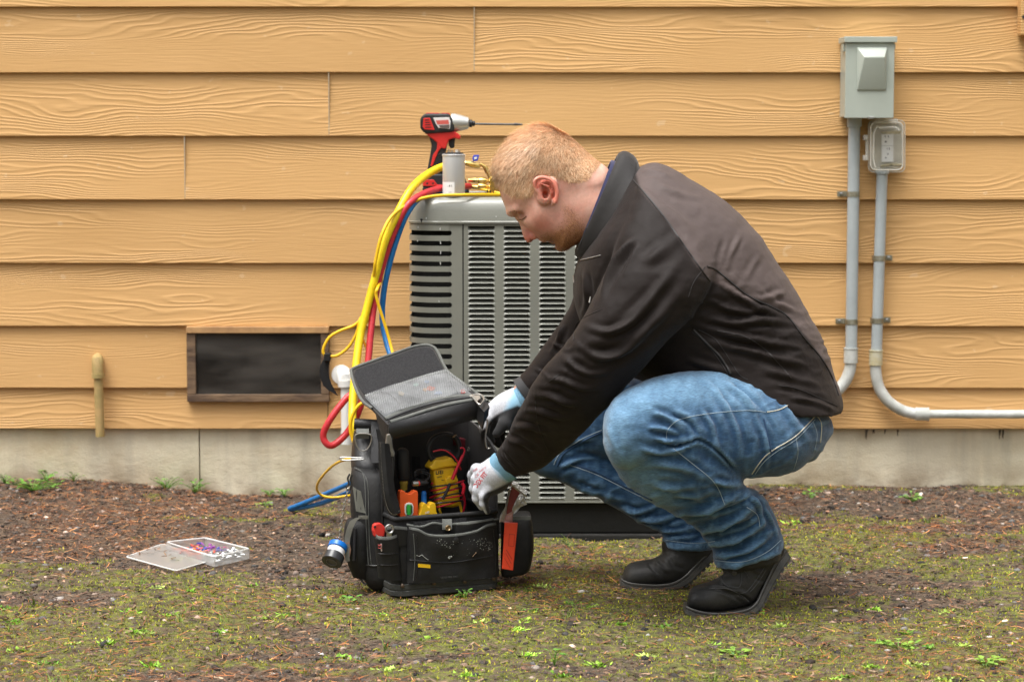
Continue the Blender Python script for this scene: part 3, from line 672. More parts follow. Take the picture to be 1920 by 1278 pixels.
# weeds one can point at
M_leaf = mat('leaf', (.10, .24, .03), .5, col2=(.17, .34, .05), vscale=60, sss=.1)
M_leafy = mat('yellow_leaf', (.26, .4, .05), .5, col2=(.15, .28, .04), vscale=60)
def weed(px, Y, n, size, h, label, m=None, spread=.03, seed=0):
    c = P(px, 900, Y); z0 = float(gz(np.array(c.x), np.array(Y))); r = random.Random(seed); c = Vector((c.x, Y, z0))
    w = empty('weed', c, label, 'plant', 'small weeds growing at the foot of the wall and in the moss'); gs = G(); gl = G()
    for k in range(n):
        a = r.uniform(0, 6.28); d = spread*r.uniform(.2, 1); hh = h*r.uniform(.4, 1); s = size*r.uniform(.6, 1.2)
        tip = c+Vector((math.cos(a)*d, min(math.sin(a)*d, -.006-Y if Y > -.05 else 9), hh)); gs.tube([c, c+(tip-c)*.5+Vector((0, 0, hh*.15)), tip], [.0009, .0008, .0006], 4)
        dr_ = Vector((math.cos(a), math.sin(a), r.uniform(-.2, .5))).normalized(); sd = dr_.cross(Vector((0, 0, 1))).normalized()*s*.42
        if Y+dr_.y*s+math.sin(a)*d > -.004: dr_.y = -abs(dr_.y)
        u = Vector((0, 0, 1)); q = [tip, tip+dr_*s*.3+sd+u*s*.1, tip+dr_*s*.75+sd*.8+u*s*.08, tip+dr_*s, tip+dr_*s*.75-sd*.8+u*s*.08, tip+dr_*s*.3-sd+u*s*.1, tip+dr_*s*.5-u*s*.03]
        gl.add(q, [(0, 1, 6), (1, 2, 6), (2, 3, 6), (3, 4, 6), (4, 5, 6), (5, 0, 6)], 0, True)
    build('stem', gs, M_leaf, w); build('leaf', gl, m or M_leaf, w)['kind'] = 'stuff'
weed(312, -.03, 26, .012, .035, 'bright green weed at the wall base, left of the foundation joint', seed=1, spread=.045)
weed(365, -.04, 22, .013, .036, 'bright green weed at the wall base right below the foundation joint', seed=2, spread=.035)
weed(60, -.16, 44, .016, .03, 'broad low patch of green weeds on the soil at the far left', seed=3, spread=.085)
weed(88, -.03, 16, .012, .03, 'small weed against the foundation at the far left, behind the broad patch', seed=4, spread=.03)
weed(138, -.02, 12, .011, .025, 'small weed against the foundation right of the broad left patch', seed=5, spread=.025)
weed(10, -.03, 16, .014, .03, 'weed at the extreme left edge against the foundation', M_leaf, seed=6, spread=.03)
weed(505, -.03, 14, .012, .02, 'small weed at the wall base below the vent, left of its neighbour', seed=7, spread=.022)
weed(533, -.04, 18, .013, .026, 'small weed at the wall base below the right end of the vent', seed=8, spread=.022)
weed(497, -.22, 14, .014, .012, 'low yellow green weed on the soil left of the blue hose end', M_leafy, seed=9, spread=.02)
weed(1712, -.26, 20, .015, .022, 'green weed on the gravel at the right below the long conduit', seed=10, spread=.03)
weed(1523, -.24, 14, .012, .02, 'green weed in the gravel right of the man, beside his jeans', seed=11, spread=.022)
weed(182+700-230, -1.62, 12, .014, .018, 'green weed in front of the tool bag, at its left corner', seed=12, spread=.02)
weed(870, -1.56, 20, .008, .022, 'dark green sprig against the right of the bag base', seed=13, spread=.018)
weed(1380, -2.12, 20, .016, .012, 'pale green flat weed in the foreground right of the boots', M_leafy, seed=14, spread=.03)
weed(1690, -2.05, 20, .015, .014, 'pale green weed in the mossy right foreground', M_leafy, seed=15, spread=.035)
weed(1855, -2.22, 16, .017, .02, 'bright yellow green weed at the bottom right corner', M_leafy, seed=16, spread=.025)
weed(1040, -2.2, 7, .016, .03, 'upright dark green weed at the bottom centre', M_leaf, seed=17, spread=.012)
# ============================================================ AIR CONDITIONER
M_ac = mat('grey_enamel', (.235, .237, .20), .38, var=.1, vscale=7, bump=.0003, bscale=120, rvar=.08, coat=.5)
M_acd = mat('coil_black', (.02, .02, .018), .8, var=.4, vscale=60)
YA = -.83
AX0 = P(767, 640, YA).x; AX1 = AX0+.70; AYB = YA+.68
zA = lambda py: P(960, py, YA).z
xA = lambda px: P(px, 640, YA).x
ac = empty('air_conditioner', ((AX0+AX1)/2, (YA+AYB)/2, zA(1001)), 'big grey outdoor air conditioner unit with louvred sides against the house wall', 'air conditioner')
def rrect(x0, x1, y0, y1, r, n=8):
    out = []
    for cx, cy, a0_ in ((x1-r, y0+r, -90), (x1-r, y1-r, 0), (x0+r, y1-r, 90), (x0+r, y0+r, 180)):
        for k in range(n+1):
            a = math.radians(a0_+90*k/n); out.append((cx+r*math.cos(a), cy+r*math.sin(a)))
    return out
RC = .075
rows_ = []
zt, zl = zA(370), zA(419)
for z, ins in ((zl-.001, .002), (zl-.001, -.004), (zl+.004, -.005), (zl+.006, -.003), (zt-.032, -.001), (zt-.022, .0015), (zt-.012, .006), (zt-.005, .013), (zt-.001, .022), (zt, .034), (zt-.001, .055), (zt-.012, .066)):
    rows_.append([(x, y, z) for x, y in rrect(AX0+ins, AX1-ins, YA+ins, AYB-ins, max(RC-ins, .02), 10)])
g = G().grid(rows_, close=True); n = len(rows_[0]); g.add(rows_[-1], [tuple(range(n))])
cap = build('top_cap', g, M_ac, ac)
g = G().lathe((xA(791), YA+.001, zA(412)), (0, -1, 0), [(0, .0035), (.005, .003)], 8); g.box((xA(791)-.001, YA-.004, zA(418)), (xA(791)+.001, YA-.0015, zA(412))); build('screw', g, M_black, cap)
g = G().lathe((AX0-.008, YA+.09, zA(405)), (-1, 0, 0), [(0, .003), (.006, .003)], 8); build('screw', g, M_black, cap)
# fan guard: wire rings over the top
g = G(); cxx, cyy = (AX0+AX1)/2, (YA+AYB)/2
for k in range(11):
    r = .04+.024*k; g.tube([(cxx+r*math.cos(a), cyy+r*math.sin(a), zt-.004+.006*(1-(r/.3)**2)) for a in np.linspace(0, 6.2832, 40)[:-1]], .0016, 6, closed=True)
for k in range(8):
    a = k*math.pi/4+.2; g.tube([(cxx+q*math.cos(a), cyy+q*math.sin(a), zt-.006+.006*(1-(q/.3)**2)) for q in (.02, .15, .29)], .002, 6)
build('fan_guard', g, M_black, ac, kind='stuff')
# screws sticking up from the guard
g = G(); sxs = []
for px_, d in ((914, 0), (919, .01), (925, 0)):
    p = P(px_, 366, -.72); g = G().cyl((p.x, p.y, zt-.004), (p.x, p.y, P(px_, 356+abs(d)*100, -.72).z), .0018, None, 8); build('guard_screw', g, M_dsteel, ac)
# core
build('coil_core', G().box((AX0+.004, YA+.08, zA(938)), (AX0+.034, AYB-.08, zt-.03)), M_acd, ac)
build('coil_core', G().box((AX0+.035, YA+.03, zA(938)), (AX1-.035, AYB-.03, zt-.03)), M_acd, ac)
# corner with wrap-round slats
sl_y = [437+19.25*k for k in range(26)]
notch = []; r_ = 4.6
zc = [zA(y) for y in sl_y]
strip = [(xA(868)-.0008, zA(421)), (xA(868)-.0008, zA(939)), (xA(843), zA(939))]
for y in sl_y[::-1]:
    for k in range(9):
        a = math.radians(90-180*k/8); strip.append((xA(843+r_*math.cos(a)), zA(y+r_*math.sin(a))))
strip.append((xA(843), zA(421)))
build('corner_post', G().prism([(x, YA, z) for x, z in strip], (0, .0018, 0)), M_ac, ac)
def corner_path(x_end, y_end, n=9):
    pts = [(x_end, YA)]; 
    for k in range(n+1):
        a = math.radians(270-90*k/n); pts.append((AX0+RC+RC*math.cos(a), YA+RC+RC*math.sin(a)))
    pts.append((AX0, y_end)); return pts
cpth = corner_path(xA(843), YA+.16)
edges_ = [421]+[v_ for y in sl_y for v_ in (y-r_, y+r_)]+[939]
slat_me = None
for k in range(0, len(edges_), 2):
    za, zb_ = zA(edges_[k]), zA(edges_[k+1]); e = .0012
    g = G().grid([[(x+(.0016 if j > 0 and zz in (0, 3) else 0)*0, y, z) for j, (x, y) in enumerate(cpth)] for zz, z in enumerate((za, zb_))], th=-.0018)
    # rolled lower lip that catches the light
    g.tube([(x, y-.0004 if j < 3 else y, zb_+.0006) for j, (x, y) in enumerate(cpth)], .0013, 5)
    build('slat', g, M_ac, ac)
# side wall behind the corner (left), and the plain rest
build('side_panel', G().box((AX0, YA+.16, zA(939)), (AX0+.0018, AYB-.07, zA(421))), M_ac, ac)
def rcorner(n=8): return [(AX1-RC+RC*math.sin(a), YA+RC-RC*math.cos(a)) for a in np.linspace(0, math.pi/2, n)]
build('corner_post', G().grid([[(x, y, z) for x, y in [(AX1-RC-.001, YA+.0002)]+rcorner()] for z in (zA(939), zA(421))], th=.0016), M_ac, ac)
build('back_panel', G().box((AX0+.004, AYB-.068, zA(939)), (AX1-.004, AYB-.06, zA(421))), M_ac, ac)
build('side_panel', G().box((AX1-.0018, YA+.07, zA(939)), (AX1, AYB-.07, zA(421))), M_ac, ac)
g = G(); r5 = random.Random(8)
for px_, py_, L_ in ((826, 427, 4), (826, 452, 5), (827, 470, 6), (826, 491, 5), (784, 450, 3), (785, 424, 3), (823, 563, 3), (818, 418, 2), (930, 405, 2), (800, 408, 2)):
    a = (xA(px_), YA-.0016, zA(py_)); g.tube([a, (a[0]+r5.uniform(-.001, .001), a[1]-.0006, a[2]-L_/sc(YA))], [.0008, .0012], 5)
build('dried_drips', g, mat('dried_drip', (.6, .6, .56), .6), ac, kind='stuff')
# louvre panel
cols = [878+66.3*k for k in range(6)]; cw = 50
pw = [869]+[c for q in cols for c in (q, q+cw)]+[(AX1-xA(0))*sc(YA)]
g = G()
for k in range(0, len(pw), 2): g.box((xA(pw[k])+(.0008 if k == 0 else 0), YA, zA(939)), (xA(pw[k+1]) if k+1 < len(pw)-1 else AX1-RC-.0015, YA+.0016, zA(421)))
for q in cols:
    g.box((xA(q), YA, zA(939)), (xA(q+cw), YA+.0016, zA(933))); g.box((xA(q), YA, zA(424)), (xA(q+cw), YA+.0016, zA(421)))
build('louvre_panel', g, M_ac, ac)
rws = 53; pz = (zA(424)-zA(933))/rws
def louvre():
    nx = 15; prof = [(1.25, .026), (.95, .022), (.70, .0165), (.50, .0105), (.32, .0055), (.18, .0015), (.07, -.0012), (-.02, -.0022), (-.08, -.0014), (-.06, .0008)]
    w = xA(cols[0]+cw)-xA(cols[0]); rr = []
    for s, d in prof:
        r = []
        for i in range(nx):
            u = i/(nx-1); q = min(u, 1-u)*w/.0075; e = 1 if q >= 1 else math.sqrt(max(0, 1-(1-q)**2))
            dz = (1-e)*pz*.48 if s <= .06 else 0
            r.append((u*w, d*e if d > 0 else d*min(1, e*1.2), s*pz-dz*(1 if s < .06 else 0)))
        rr.append(r)
    g = G().grid(rr); return g
lg = louvre(); lo = build('louvre', lg, M_ac, ac, org=None)
base_me = lo.data; bpy.data.objects.remove(lo)
vv = [v_.co+ORG[ac] for v_ in base_me.vertices]
for v_, c_ in zip(base_me.vertices, vv): v_.co = c_
for ci, q in enumerate(cols[:5]):
    for k in range(rws):
        o = bpy.data.objects.new('louvre', base_me); COL.objects.link(o); o.parent = ac
        o.location = Vector((xA(q), YA, zA(933)+pz*k))-ORG[ac]; ORG[o] = ORG[ac]
g = G()
for k in range(rws):
    for_ = [(x+xA(cols[5]), y+YA, z+zA(933)+pz*k) for x, y, z in lg.v]; g.add(for_, lg.f, 0, True)
build('louvre_column', g, M_ac, ac, kind='stuff')
# bottom rail, and the dark composite pad it stands on
g = G().box((AX0+.01, YA-.002, zA(942.5)), (AX1-.01, AYB, zA(939)-.0004), bev=.001); build('bottom_rail', g, M_ac, ac)
g = G().box((AX0+.02, YA+.012, zA(1001)), (AX1-.02, AYB-.02, zA(943)), bev=.004); build('base_pan', g, mat('base_black', (.009, .009, .008), .6, bump=.001, bscale=60, var=.4), ac)
g = G().box((AX0-.01, YA-.0, -.03), (AX1+.03, AYB+.03, zA(1001)-.0005), bev=.004)
build('equipment_pad', g, mat('pad', (.016, .015, .013), .8, bump=.002, bscale=50), label='low dark pad on the ground under the air conditioner', cat='pad')
# ============================================================ ON TOP OF THE UNIT
ZT = zt
YK = -.785
cp = P(851, 371, YK); r = 21.0/sc(YK); hK = (371-293)/sc(YK)
k_ = empty('capacitor', (cp.x, cp.y, ZT), 'silver cylindrical capacitor with a white sticker standing in front of the drill', 'capacitor')
M_can = mat('brushed_can', (.74, .74, .73), .4, .35, var=.2, vscale=9, rvar=.1, stretch=(1, 1, .3))
b0 = Vector((cp.x, cp.y, ZT+.0005))
build('can', G().lathe(b0, (0, 0, 1), [(0, r*.97), (.002, r), (hK-.003, r), (hK-.002, r*1.045), (hK+.0005, r*1.05), (hK+.0015, r*1.0), (hK+.0012, r*.9)], 40), M_can, k_)
tpz = b0+Vector((0, 0, hK+.0012)); tcap = build('terminal_plate', G().lathe(tpz, (0, 0, 1), [(0, r*.88), (.004, r*.84), (.005, r*.5)], 30), M_black, k_)
for dx, mm in ((-.012, M_steel), (-.004, M_steel), (.007, M_white), (.013, M_steel)):
    g = G(); q = tpz+Vector((dx, -.004, .004))
    for e in (-.0022, 0, .0022): g.box((q.x+e-.0006, q.y-.004, q.z), (q.x+e+.0006, q.y+.004, q.z+.0075+.001*abs(dx)*60))
    g.box((q.x-.003, q.y-.003, q.z), (q.x+.003, q.y+.003, q.z+.003)); build('terminal', g, mm, tcap)
lab = []; 
for z in (.002, (371-343)/sc(YK)):
    lab.append([(cp.x+(r+.0004)*math.sin(a), cp.y-(r+.0004)*math.cos(a), ZT+z) for a in np.linspace(-1.35, .08, 14)])
M_lab = mat('white_sticker', (.8, .8, .79), .5)
lb = build('sticker', G().grid(lab), M_lab, k_)
def cyl_text(txt, size, ang, z, mt, nm, bold=0):
    t = text_geo(txt, size, (0, 0, 0), (1, 0, 0), (0, 0, 1), .0001, bold=bold, sp=1.15)
    t.v = [(cp.x+(r+.0006-q[1])*math.sin(ang+q[0]/r), cp.y-(r+.0006-q[1])*math.cos(ang+q[0]/r), ZT+z+q[2]) for q in t.v]
    build(nm, t, mt, lb, kind='stuff')
M_ink = mat('black_ink', (.03, .03, .035), .6); M_greyink = mat('grey_ink', (.25, .25, .26), .6)
cyl_text('-41', .0088, -.56, .0245, M_ink, 'lettering', .00005)
g = G()
for i in range(5):
    for j in range(5):
        if (i*7+j*3+i*j) % 3 == 0: continue
        a = -.42+j*.055; z = .006+i*.0016; q = .0006
        g.add([(cp.x+(r+.0007)*math.sin(aa), cp.y-(r+.0007)*math.cos(aa), ZT+zz) for aa, zz in ((a-.02, z), (a+.02, z), (a+.02, z+.0012), (a-.02, z+.0012))], [(0, 1, 2, 3)])
for i in range(6):
    z = .005+i*.004
    g.add([(cp.x+(r+.0007)*math.sin(aa), cp.y-(r+.0007)*math.cos(aa), ZT+zz) for aa, zz in ((-1.2, z), (-.75, z), (-.75, z+.0006), (-1.2, z+.0006))], [(0, 1, 2, 3)])
build('small_print', g, M_greyink, lb, kind='stuff')
# impact driver
YD = -.60; TH = .052
drv = empty('impact_driver', (P(830, 362, YD).x, YD, ZT), 'red and black cordless impact driver standing on the air conditioner with a long bit', 'power drill')
M_dblk = mat('driver_black', (.022, .021, .022), .5, bump=.0004, bscale=300, var=.3)
M_dred = mat('driver_red', (.66, .03, .025), .38, var=.1, vscale=80)
M_alu = mat('cast_aluminium', (.60, .60, .56), .42, .75, var=.1, vscale=40)
def pz_(par, name, poly, y0, th, m, bev=.002, **kw):
    return build(name, plate(G(), poly, YD+y0, th, 0, bev, 3), m, par, **kw)
body = pz_(drv, 'body', [(790, 218), (797, 213), (842, 213), (848, 222), (852, 236), (852, 247), (800, 251), (793, 248), (788, 240), (787.5, 226)], -.026, .052, M_dblk, .006)
a0 = P(846, 230, YD); ax = (P(880, 231, YD)-a0).normalized(); s_ = sc(YD)
build('nose_housing', G().lathe(a0, ax, [(0, 17.5/s_), (6/s_, 17.5/s_), (16/s_, 15.5/s_), (26/s_, 12.5/s_), (32/s_, 11/s_), (34/s_, 8/s_)], 28), M_alu, drv)
a1 = P(879, 231.5, YD); build('chuck', G().lathe(a1, ax, [(0, 4.5/s_), (2/s_, 7.2/s_), (6/s_, 7.2/s_), (7/s_, 5.2/s_), (11/s_, 5/s_), (12/s_, 3/s_)], 20), M_black, drv)
a2 = P(890, 232.5, YD); a3 = P(966, 233.5, YD)
g = G().tube([a2, a3], 2.0/s_, 10); g.tube([P(964, 233.2, YD), P(980, 233.6, YD)], [3/s_, 1.4/s_], 6); build('bit', g, M_dsteel, drv)
pz_(body, 'top_accent', [(799, 211.5), (823, 211.5), (824, 215), (799, 215)], -.018, .036, M_dred, .001)
pz_(body, 'top_accent', [(828, 211.5), (842, 212), (844, 216), (828, 215)], -.018, .036, M_dred, .001)
pz_(body, 'side_panel', [(794, 222), (806, 221), (809, 228), (815, 244), (796, 243), (792.5, 238)], -.0285, .003, M_dred, .0008)
for k in range(4): pz_(body, 'vent_slot', [(797, 224.5+4.5*k), (804+k*1.5, 224.3+4.5*k), (805+k*1.5, 226+4.5*k), (797, 226.3+4.5*k)], -.0288, .0006, M_black, 0)
M_badge = mat('badge_white', (.75, .70, .68), .35)
bd = pz_(body, 'badge', [(812, 221), (842, 220), (845, 228), (843.5, 242), (822, 240), (817, 232)], -.0285, .003, M_badge, .0006)
pz_(bd, 'badge_stripe', [(817, 226), (841, 225), (842, 233), (820, 233.5)], -.0289, .0004, mat('badge_red', (.6, .12, .1), .4), 0)
pz_(bd, 'badge_patch', [(822, 235), (843, 234), (842.5, 241), (826, 240)], -.0289, .0004, mat('badge_dark', (.13, .10, .09), .4), 0)
pz_(drv, 'trigger_guard', [(796, 250), (852, 246), (858, 250), (864, 255), (862, 262), (852, 259), (842, 262), (838, 272), (836, 279), (829, 279), (820, 268), (802, 254)], -.02, .04, M_dred, .003)
pz_(drv, 'trigger', [(841, 262), (854, 259), (852, 268), (852, 277), (845, 279), (841, 272)], -.009, .018, M_dblk, .003)
gr = pz_(drv, 'grip', [(803, 253), (829, 262), (838, 275), (832, 300), (830, 330), (802, 330), (801, 318), (806, 292), (809, 272)], -.0165, .033, M_dblk, .007)
pz_(gr, 'grip_insert', [(820, 262), (836, 258), (832, 272), (822, 284), (817, 296), (811, 312), (807, 312), (812, 290), (819, 280)], -.0195, .004, M_dred, .0015)
for k in range(7): pz_(gr, 'grip_rib', [(820+k*.6, 290+k*5), (835-k*.3, 285+k*5), (834.5-k*.3, 287+k*5), (820+k*.6, 292.5+k*5)], -.0182, .003, M_black, .0005)
pz_(drv, 'battery_foot', [(800, 327), (866, 326), (874, 340), (876, 352), (792, 352), (793, 336)], -.03, .06, M_dblk, .004)
pz_(drv, 'battery', [(792, 351), (878, 351), (879, 364), (876, 369), (794, 369), (792, 364)], -.032, .064, M_black, .004)
pr = pz_(drv, 'battery_latch', [(793, 341), (800, 337), (813, 337), (820, 346), (832, 347), (832, 349), (793, 349)], -.034, .006, M_dred, .0012)
pz_(pr, 'latch_hole', [(799, 343), (803, 342), (803, 345.5), (799, 345.5)], -.0343, .0006, M_black, 0); pz_(pr, 'latch_hole', [(810, 342), (814, 343), (813, 345.5), (810, 345.5)], -.0343, .0006, M_black, 0)
# brass valve set (mostly behind the man's head)
YV_ = -.70
mv = empty('gauge_manifold', (P(905, 366, YV_).x, YV_, ZT), 'brass valves and fittings of a refrigerant manifold lying on the air conditioner by the forehead', 'gauge manifold')
s_ = sc(YV_)
def br(a, b, prof, n=16, m=M_brass, nm='fitting', par=mv):
    a = P(*a, YV_); b = P(*b, YV_); L = (b-a).length
    return build(nm, G().lathe(a, b-a, [(t*L, q/s_) for t, q in prof], n), m, par)
br((868, 305), (901, 312), [(0, 2.5), (.08, 4), (.2, 4.2), (.22, 5.4), (.85, 5.6), (.9, 4), (1, 3.2)], 6, nm='ball_valve')
br((900, 307), (914, 316), [(0, 3), (.4, 3.8), (1, 3)], 12)
br((910, 314), (925, 345), [(0, 4.5), (.3, 4.8), (.32, 3.6), (.7, 3.8), (.72, 5), (1, 5)], 8)
br((878, 338), (898, 338.5), [(0, 3), (.3, 3.8), (.35, 4.6), (1, 4.6)], 6); br((896, 339), (912, 339), [(0, 5.2), (.1, 6.2), (.9, 6.2), (1, 5.2)], 20, nm='knurled_nut'); br((911, 339), (924, 340), [(0, 4.4), (.4, 3.2), (.5, 4.6), (1, 4.6)], 6)
br((880, 350), (898, 350.5), [(0, 3), (.3, 3.8), (.35, 4.6), (1, 4.6)], 6); br((896, 349.5), (912, 350), [(0, 5.5), (.1, 6.6), (.9, 6.6), (1, 5.5)], 20, nm='knurled_nut'); br((911, 350), (922, 350.5), [(0, 4.4), (.4, 3.2), (.5, 4.2), (1, 4.2)], 6)
g = G(); plate(g, [(885, 298), (888, 291), (899, 290.5), (896, 301), (889, 303)], YV_-.004, .006, 0, .001); lv = build('lever', g, mat('lever_blue', (.04, .07, .5), .4), mv)
plate(g := G(), [(889, 294.5), (895, 294), (893.5, 298.5), (889, 299)], YV_-.0045, .0006); build('lever_mark', g, M_white, lv)
build('lever_pin', G().tube([P(883, 304, YV_), P(890, 301, YV_)], .0015, 6), M_dsteel, mv)
g = G().box((P(918, 0, YV_).x, YV_-.02, ZT), (P(990, 0, YV_).x, YV_+.04, P(0, 330, YV_).z), bev=.004); build('manifold_block', g, M_brass, mv)
# ============================================================ HOSES
M_hy = mat('hose_yellow', (.86, .63, .012), .32, bump=.0004, bscale=260, var=.16, vscale=60)
M_hr = mat('hose_red', (.58, .035, .045), .34, bump=.0004, bscale=260, var=.22, vscale=60)
M_hb = mat('hose_blue', (.012, .17, .46), .34, bump=.0004, bscale=260, var=.22, vscale=60)
M_cy = mat('cord_yellow', (.84, .50, .012), .4, bump=.0003, bscale=300)
M_co = mat('cord_orange', (.80, .33, .012), .4)
def hose(name, pts, rpx, m, label, closed=False, n=12, cat='hose', group=None):
    q = cr([(x, y, Y*1000) for x, y, Y in pts], 8, closed)
    w = [P(a, b, c/1000) for a, b, c in q]; Ym = np.mean([p[2] for p in pts])
    return build(name, G().tube(w, rpx/sc(Ym), n, closed=closed), m, label=label, cat=cat, group=group)
GH = 'refrigerant hoses hanging beside the air conditioner'
hose('thick_hose', [(862, 306, -.72), (832, 312, -.74), (800, 328, -.78), (771, 355, -.84), (745, 400, -.88), (722, 452, -.9), (706, 510, -.91), (690, 570, -.92), (675, 632, -.94), (666, 700, -.98), (661, 760, -1.02), (664, 810, -1.05), (690, 860, -1.0)], 7.6, M_hy, 'thickest yellow hose arching over the left edge of the air conditioner and hanging in front', group=GH)
hose('red_hose', [(880, 349, -.70), (862, 350, -.74), (832, 352, -.77), (795, 363, -.83), (764, 385, -.87), (741, 430, -.88), (722, 482, -.89), (709, 530, -.9), (700, 580, -.91), (695, 625, -.93), (688, 690, -.96), (672, 728, -.98), (648, 748, -1.0), (618, 788, -1.02), (606, 818, -1.02), (621, 835, -1.02), (650, 812, -1.0), (672, 772, -1.0), (684, 728, -1.0), (694, 690, -1.02), (705, 720, -1.04), (715, 800, -1.05)], 6.4, M_hr, 'red hose beside the yellow one, ending in an open loop over the white pipe', group=GH)
hose('blue_hose', [(872, 354, -.68), (832, 358, -.73), (792, 368, -.82), (766, 396, -.865), (746, 442, -.87), (729, 500, -.88), (719, 552, -.885), (717, 600, -.89), (725, 642, -.91), (738, 685, -.95), (748, 740, -1.0)], 5.6, M_hb, 'blue hose hanging just left of the air conditioner corner', group=GH)
hose('blue_hose', [(700, 884, -.74), (655, 906, -.66), (600, 930, -.52), (556, 948, -.42), (543, 953, -.39), (556, 952.3, -.41), (602, 943, -.5), (655, 922, -.62), (700, 905, -.7)], 4.7, M_hb, 'blue hose doubled back on the ground left of the tool bag', group=GH)
CG = 'thin yellow cords among the hoses'
hose('thin_cord', [(976, 364, -.7), (930, 365, -.75), (900, 365, -.8), (868, 365.5, -.83), (835, 366, -.835), (800, 370, -.845), (768, 381, -.865), (735, 405, -.9), (716, 440, -.925), (706, 480, -.93), (702, 508, -.925), (699, 560, -.88), (690, 600, -.87), (676, 612, -.86)], 3.1, M_cy, 'thin yellow cord bowing out left of the thick yellow hose', group=CG, cat='cord')
hose('thin_cord', [(895, 353, -.7), (930, 361, -.72), (960, 368, -.74)], 2.6, M_cy, 'short thin yellow cord under the brass fittings by the forehead', group=CG, cat='cord')
hose('thin_cord', [(800, 368, -.82), (781, 377, -.85), (762, 397, -.852), (745, 432, -.855), (734, 470, -.86), (727, 494, -.865), (718, 520, -.87), (708, 540, -.93), (705, 552, -.935), (711, 575, -.935), (722, 610, -.935), (732, 645, -.94), (742, 690, -.97), (744, 730, -1.0)], 3.0, M_cy, 'thin yellow cord at the unit corner, crossing in front of the blue hose', group=CG, cat='cord')
hose('thin_cord', [(705, 535, -.87), (701, 570, -.87), (694, 594, -.87), (682, 610, -.87), (676, 625, -.88), (684, 645, -.88), (694, 665, -.88)], 2.4, M_co, 'thin orange cord behind the thick yellow hose at the vent height', group=CG, cat='cord')
hose('thin_cord', [(676, 600, -.9), (662, 611, -.9), (640, 619, -.9), (618, 632, -.9), (607, 652, -.9), (609, 665, -.9), (630, 667, -.9), (652, 652, -.9), (668, 626, -.9), (675, 600, -.9), (680, 592, -.88)], 2.9, M_cy, 'thin yellow cord looped over the vent corner, held by a black strap', group=CG, cat='cord')
g = G().box((P(608, 670, -.9).x, -.913, P(0, 676, -.9).z), (P(620, 670, -.9).x, -.887, P(0, 662, -.9).z), bev=.002)
pts = [(614, 672), (609, 684), (607, 698), (609, 712), (614, 724), (617, 732)]
for i, (x, y) in enumerate(pts): pass
rr = [[P(x-w, y+dy, -.9+t) for w, t, dy in ((5+i*.4, 0, -1-i*.6), (0, -.002, 0), (-5-i*.8, 0, 1+i*.6))] for i, (x, y) in enumerate(cr(pts, 3))]
g.grid(rr, th=.002); build('cord_strap', g, mat('velcro', (.012, .012, .013), .95, bump=.001, bscale=500), label='black strap hanging from the yellow cord loop beside the vent', cat='strap')
hose('thin_cord', [(735, 735, -1.1), (700, 748, -1.1), (676, 757, -1.1), (662, 776, -1.1), (657, 800, -1.1), (661, 822, -1.1), (672, 845, -1.1), (690, 860, -1.0)], 3.4, M_cy, 'thin yellow cord curling down between the lid and the bag handle', group=CG, cat='cord')
hose('thin_cord', [(666, 861, -1.35), (648, 861, -1.2), (625, 872, -1.0), (604, 893, -.85), (594, 912, -.75), (600, 926, -.72), (620, 932, -.72), (645, 930, -.72), (668, 926, -.75)], 2.4, M_cy, 'thin yellow cord bowing out left of the tool bag above the blue hose', group=CG, cat='cord')
# ============================================================ PERSON
def surface_nets(F, ax, ay, az):
    nx, ny, nz = F.shape; s = F < 0
    cor = [(a, b, c) for a in (0, 1) for b in (0, 1) for c in (0, 1)]
    sl = lambda o, n: slice(o, n-1+o)
    cnt = sum(s[sl(a, nx), sl(b, ny), sl(c, nz)].astype(np.int8) for a, b, c in cor)
    cells = np.argwhere((cnt > 0) & (cnt < 8)); idx = -np.ones(cnt.shape, np.int64); idx[tuple(cells.T)] = np.arange(len(cells))
    acc = np.zeros((len(cells), 3)); num = np.zeros(len(cells)); I, J, K = cells.T
    co = lambda a, b, c: np.stack([ax[I+a], ay[J+b], az[K+c]], -1)
    for p in range(8):
        for q in range(p+1, 8):
            A, B = cor[p], cor[q]
            if sum(abs(A[i]-B[i]) for i in range(3)) != 1: continue
            fa = F[I+A[0], J+A[1], K+A[2]]; fb = F[I+B[0], J+B[1], K+B[2]]; m = (fa < 0) != (fb < 0)
            t = np.where(m, fa/np.where(m, fa-fb, 1), 0)[:, None]
            acc += np.where(m[:, None], co(*A)*(1-t)+co(*B)*t, 0); num += m
    V = acc/num[:, None]; faces = []
    for d in range(3):
        u, w = (d+1) % 3, (d+2) % 3
        lo = [1, 1, 1]; hi = [nx-1, ny-1, nz-1]; lo[d] = 0
        g = np.argwhere(np.take(s, range(0, s.shape[d]-1), d) != np.take(s, range(1, s.shape[d]), d))
        ok = (g[:, u] > 0) & (g[:, w] > 0) & (g[:, u] < F.shape[u]-1) & (g[:, w] < F.shape[w]-1); g = g[ok]
        if not len(g): continue
        eu = np.zeros(3, int); eu[u] = 1; ew = np.zeros(3, int); ew[w] = 1
        q = np.stack([idx[tuple((g-eu-ew).T)], idx[tuple((g-ew).T)], idx[tuple(g.T)], idx[tuple((g-eu).T)]], -1)
        flip = s[tuple(g.T)]; q[~flip] = q[~flip][:, ::-1]; faces.append(q[(q >= 0).all(1)])
    return V, np.concatenate(faces)
def smin(a, b, k):
    h = np.clip(.5+.5*(b-a)/k, 0, 1); return b*(1-h)+a*h-k*h*(1-h)
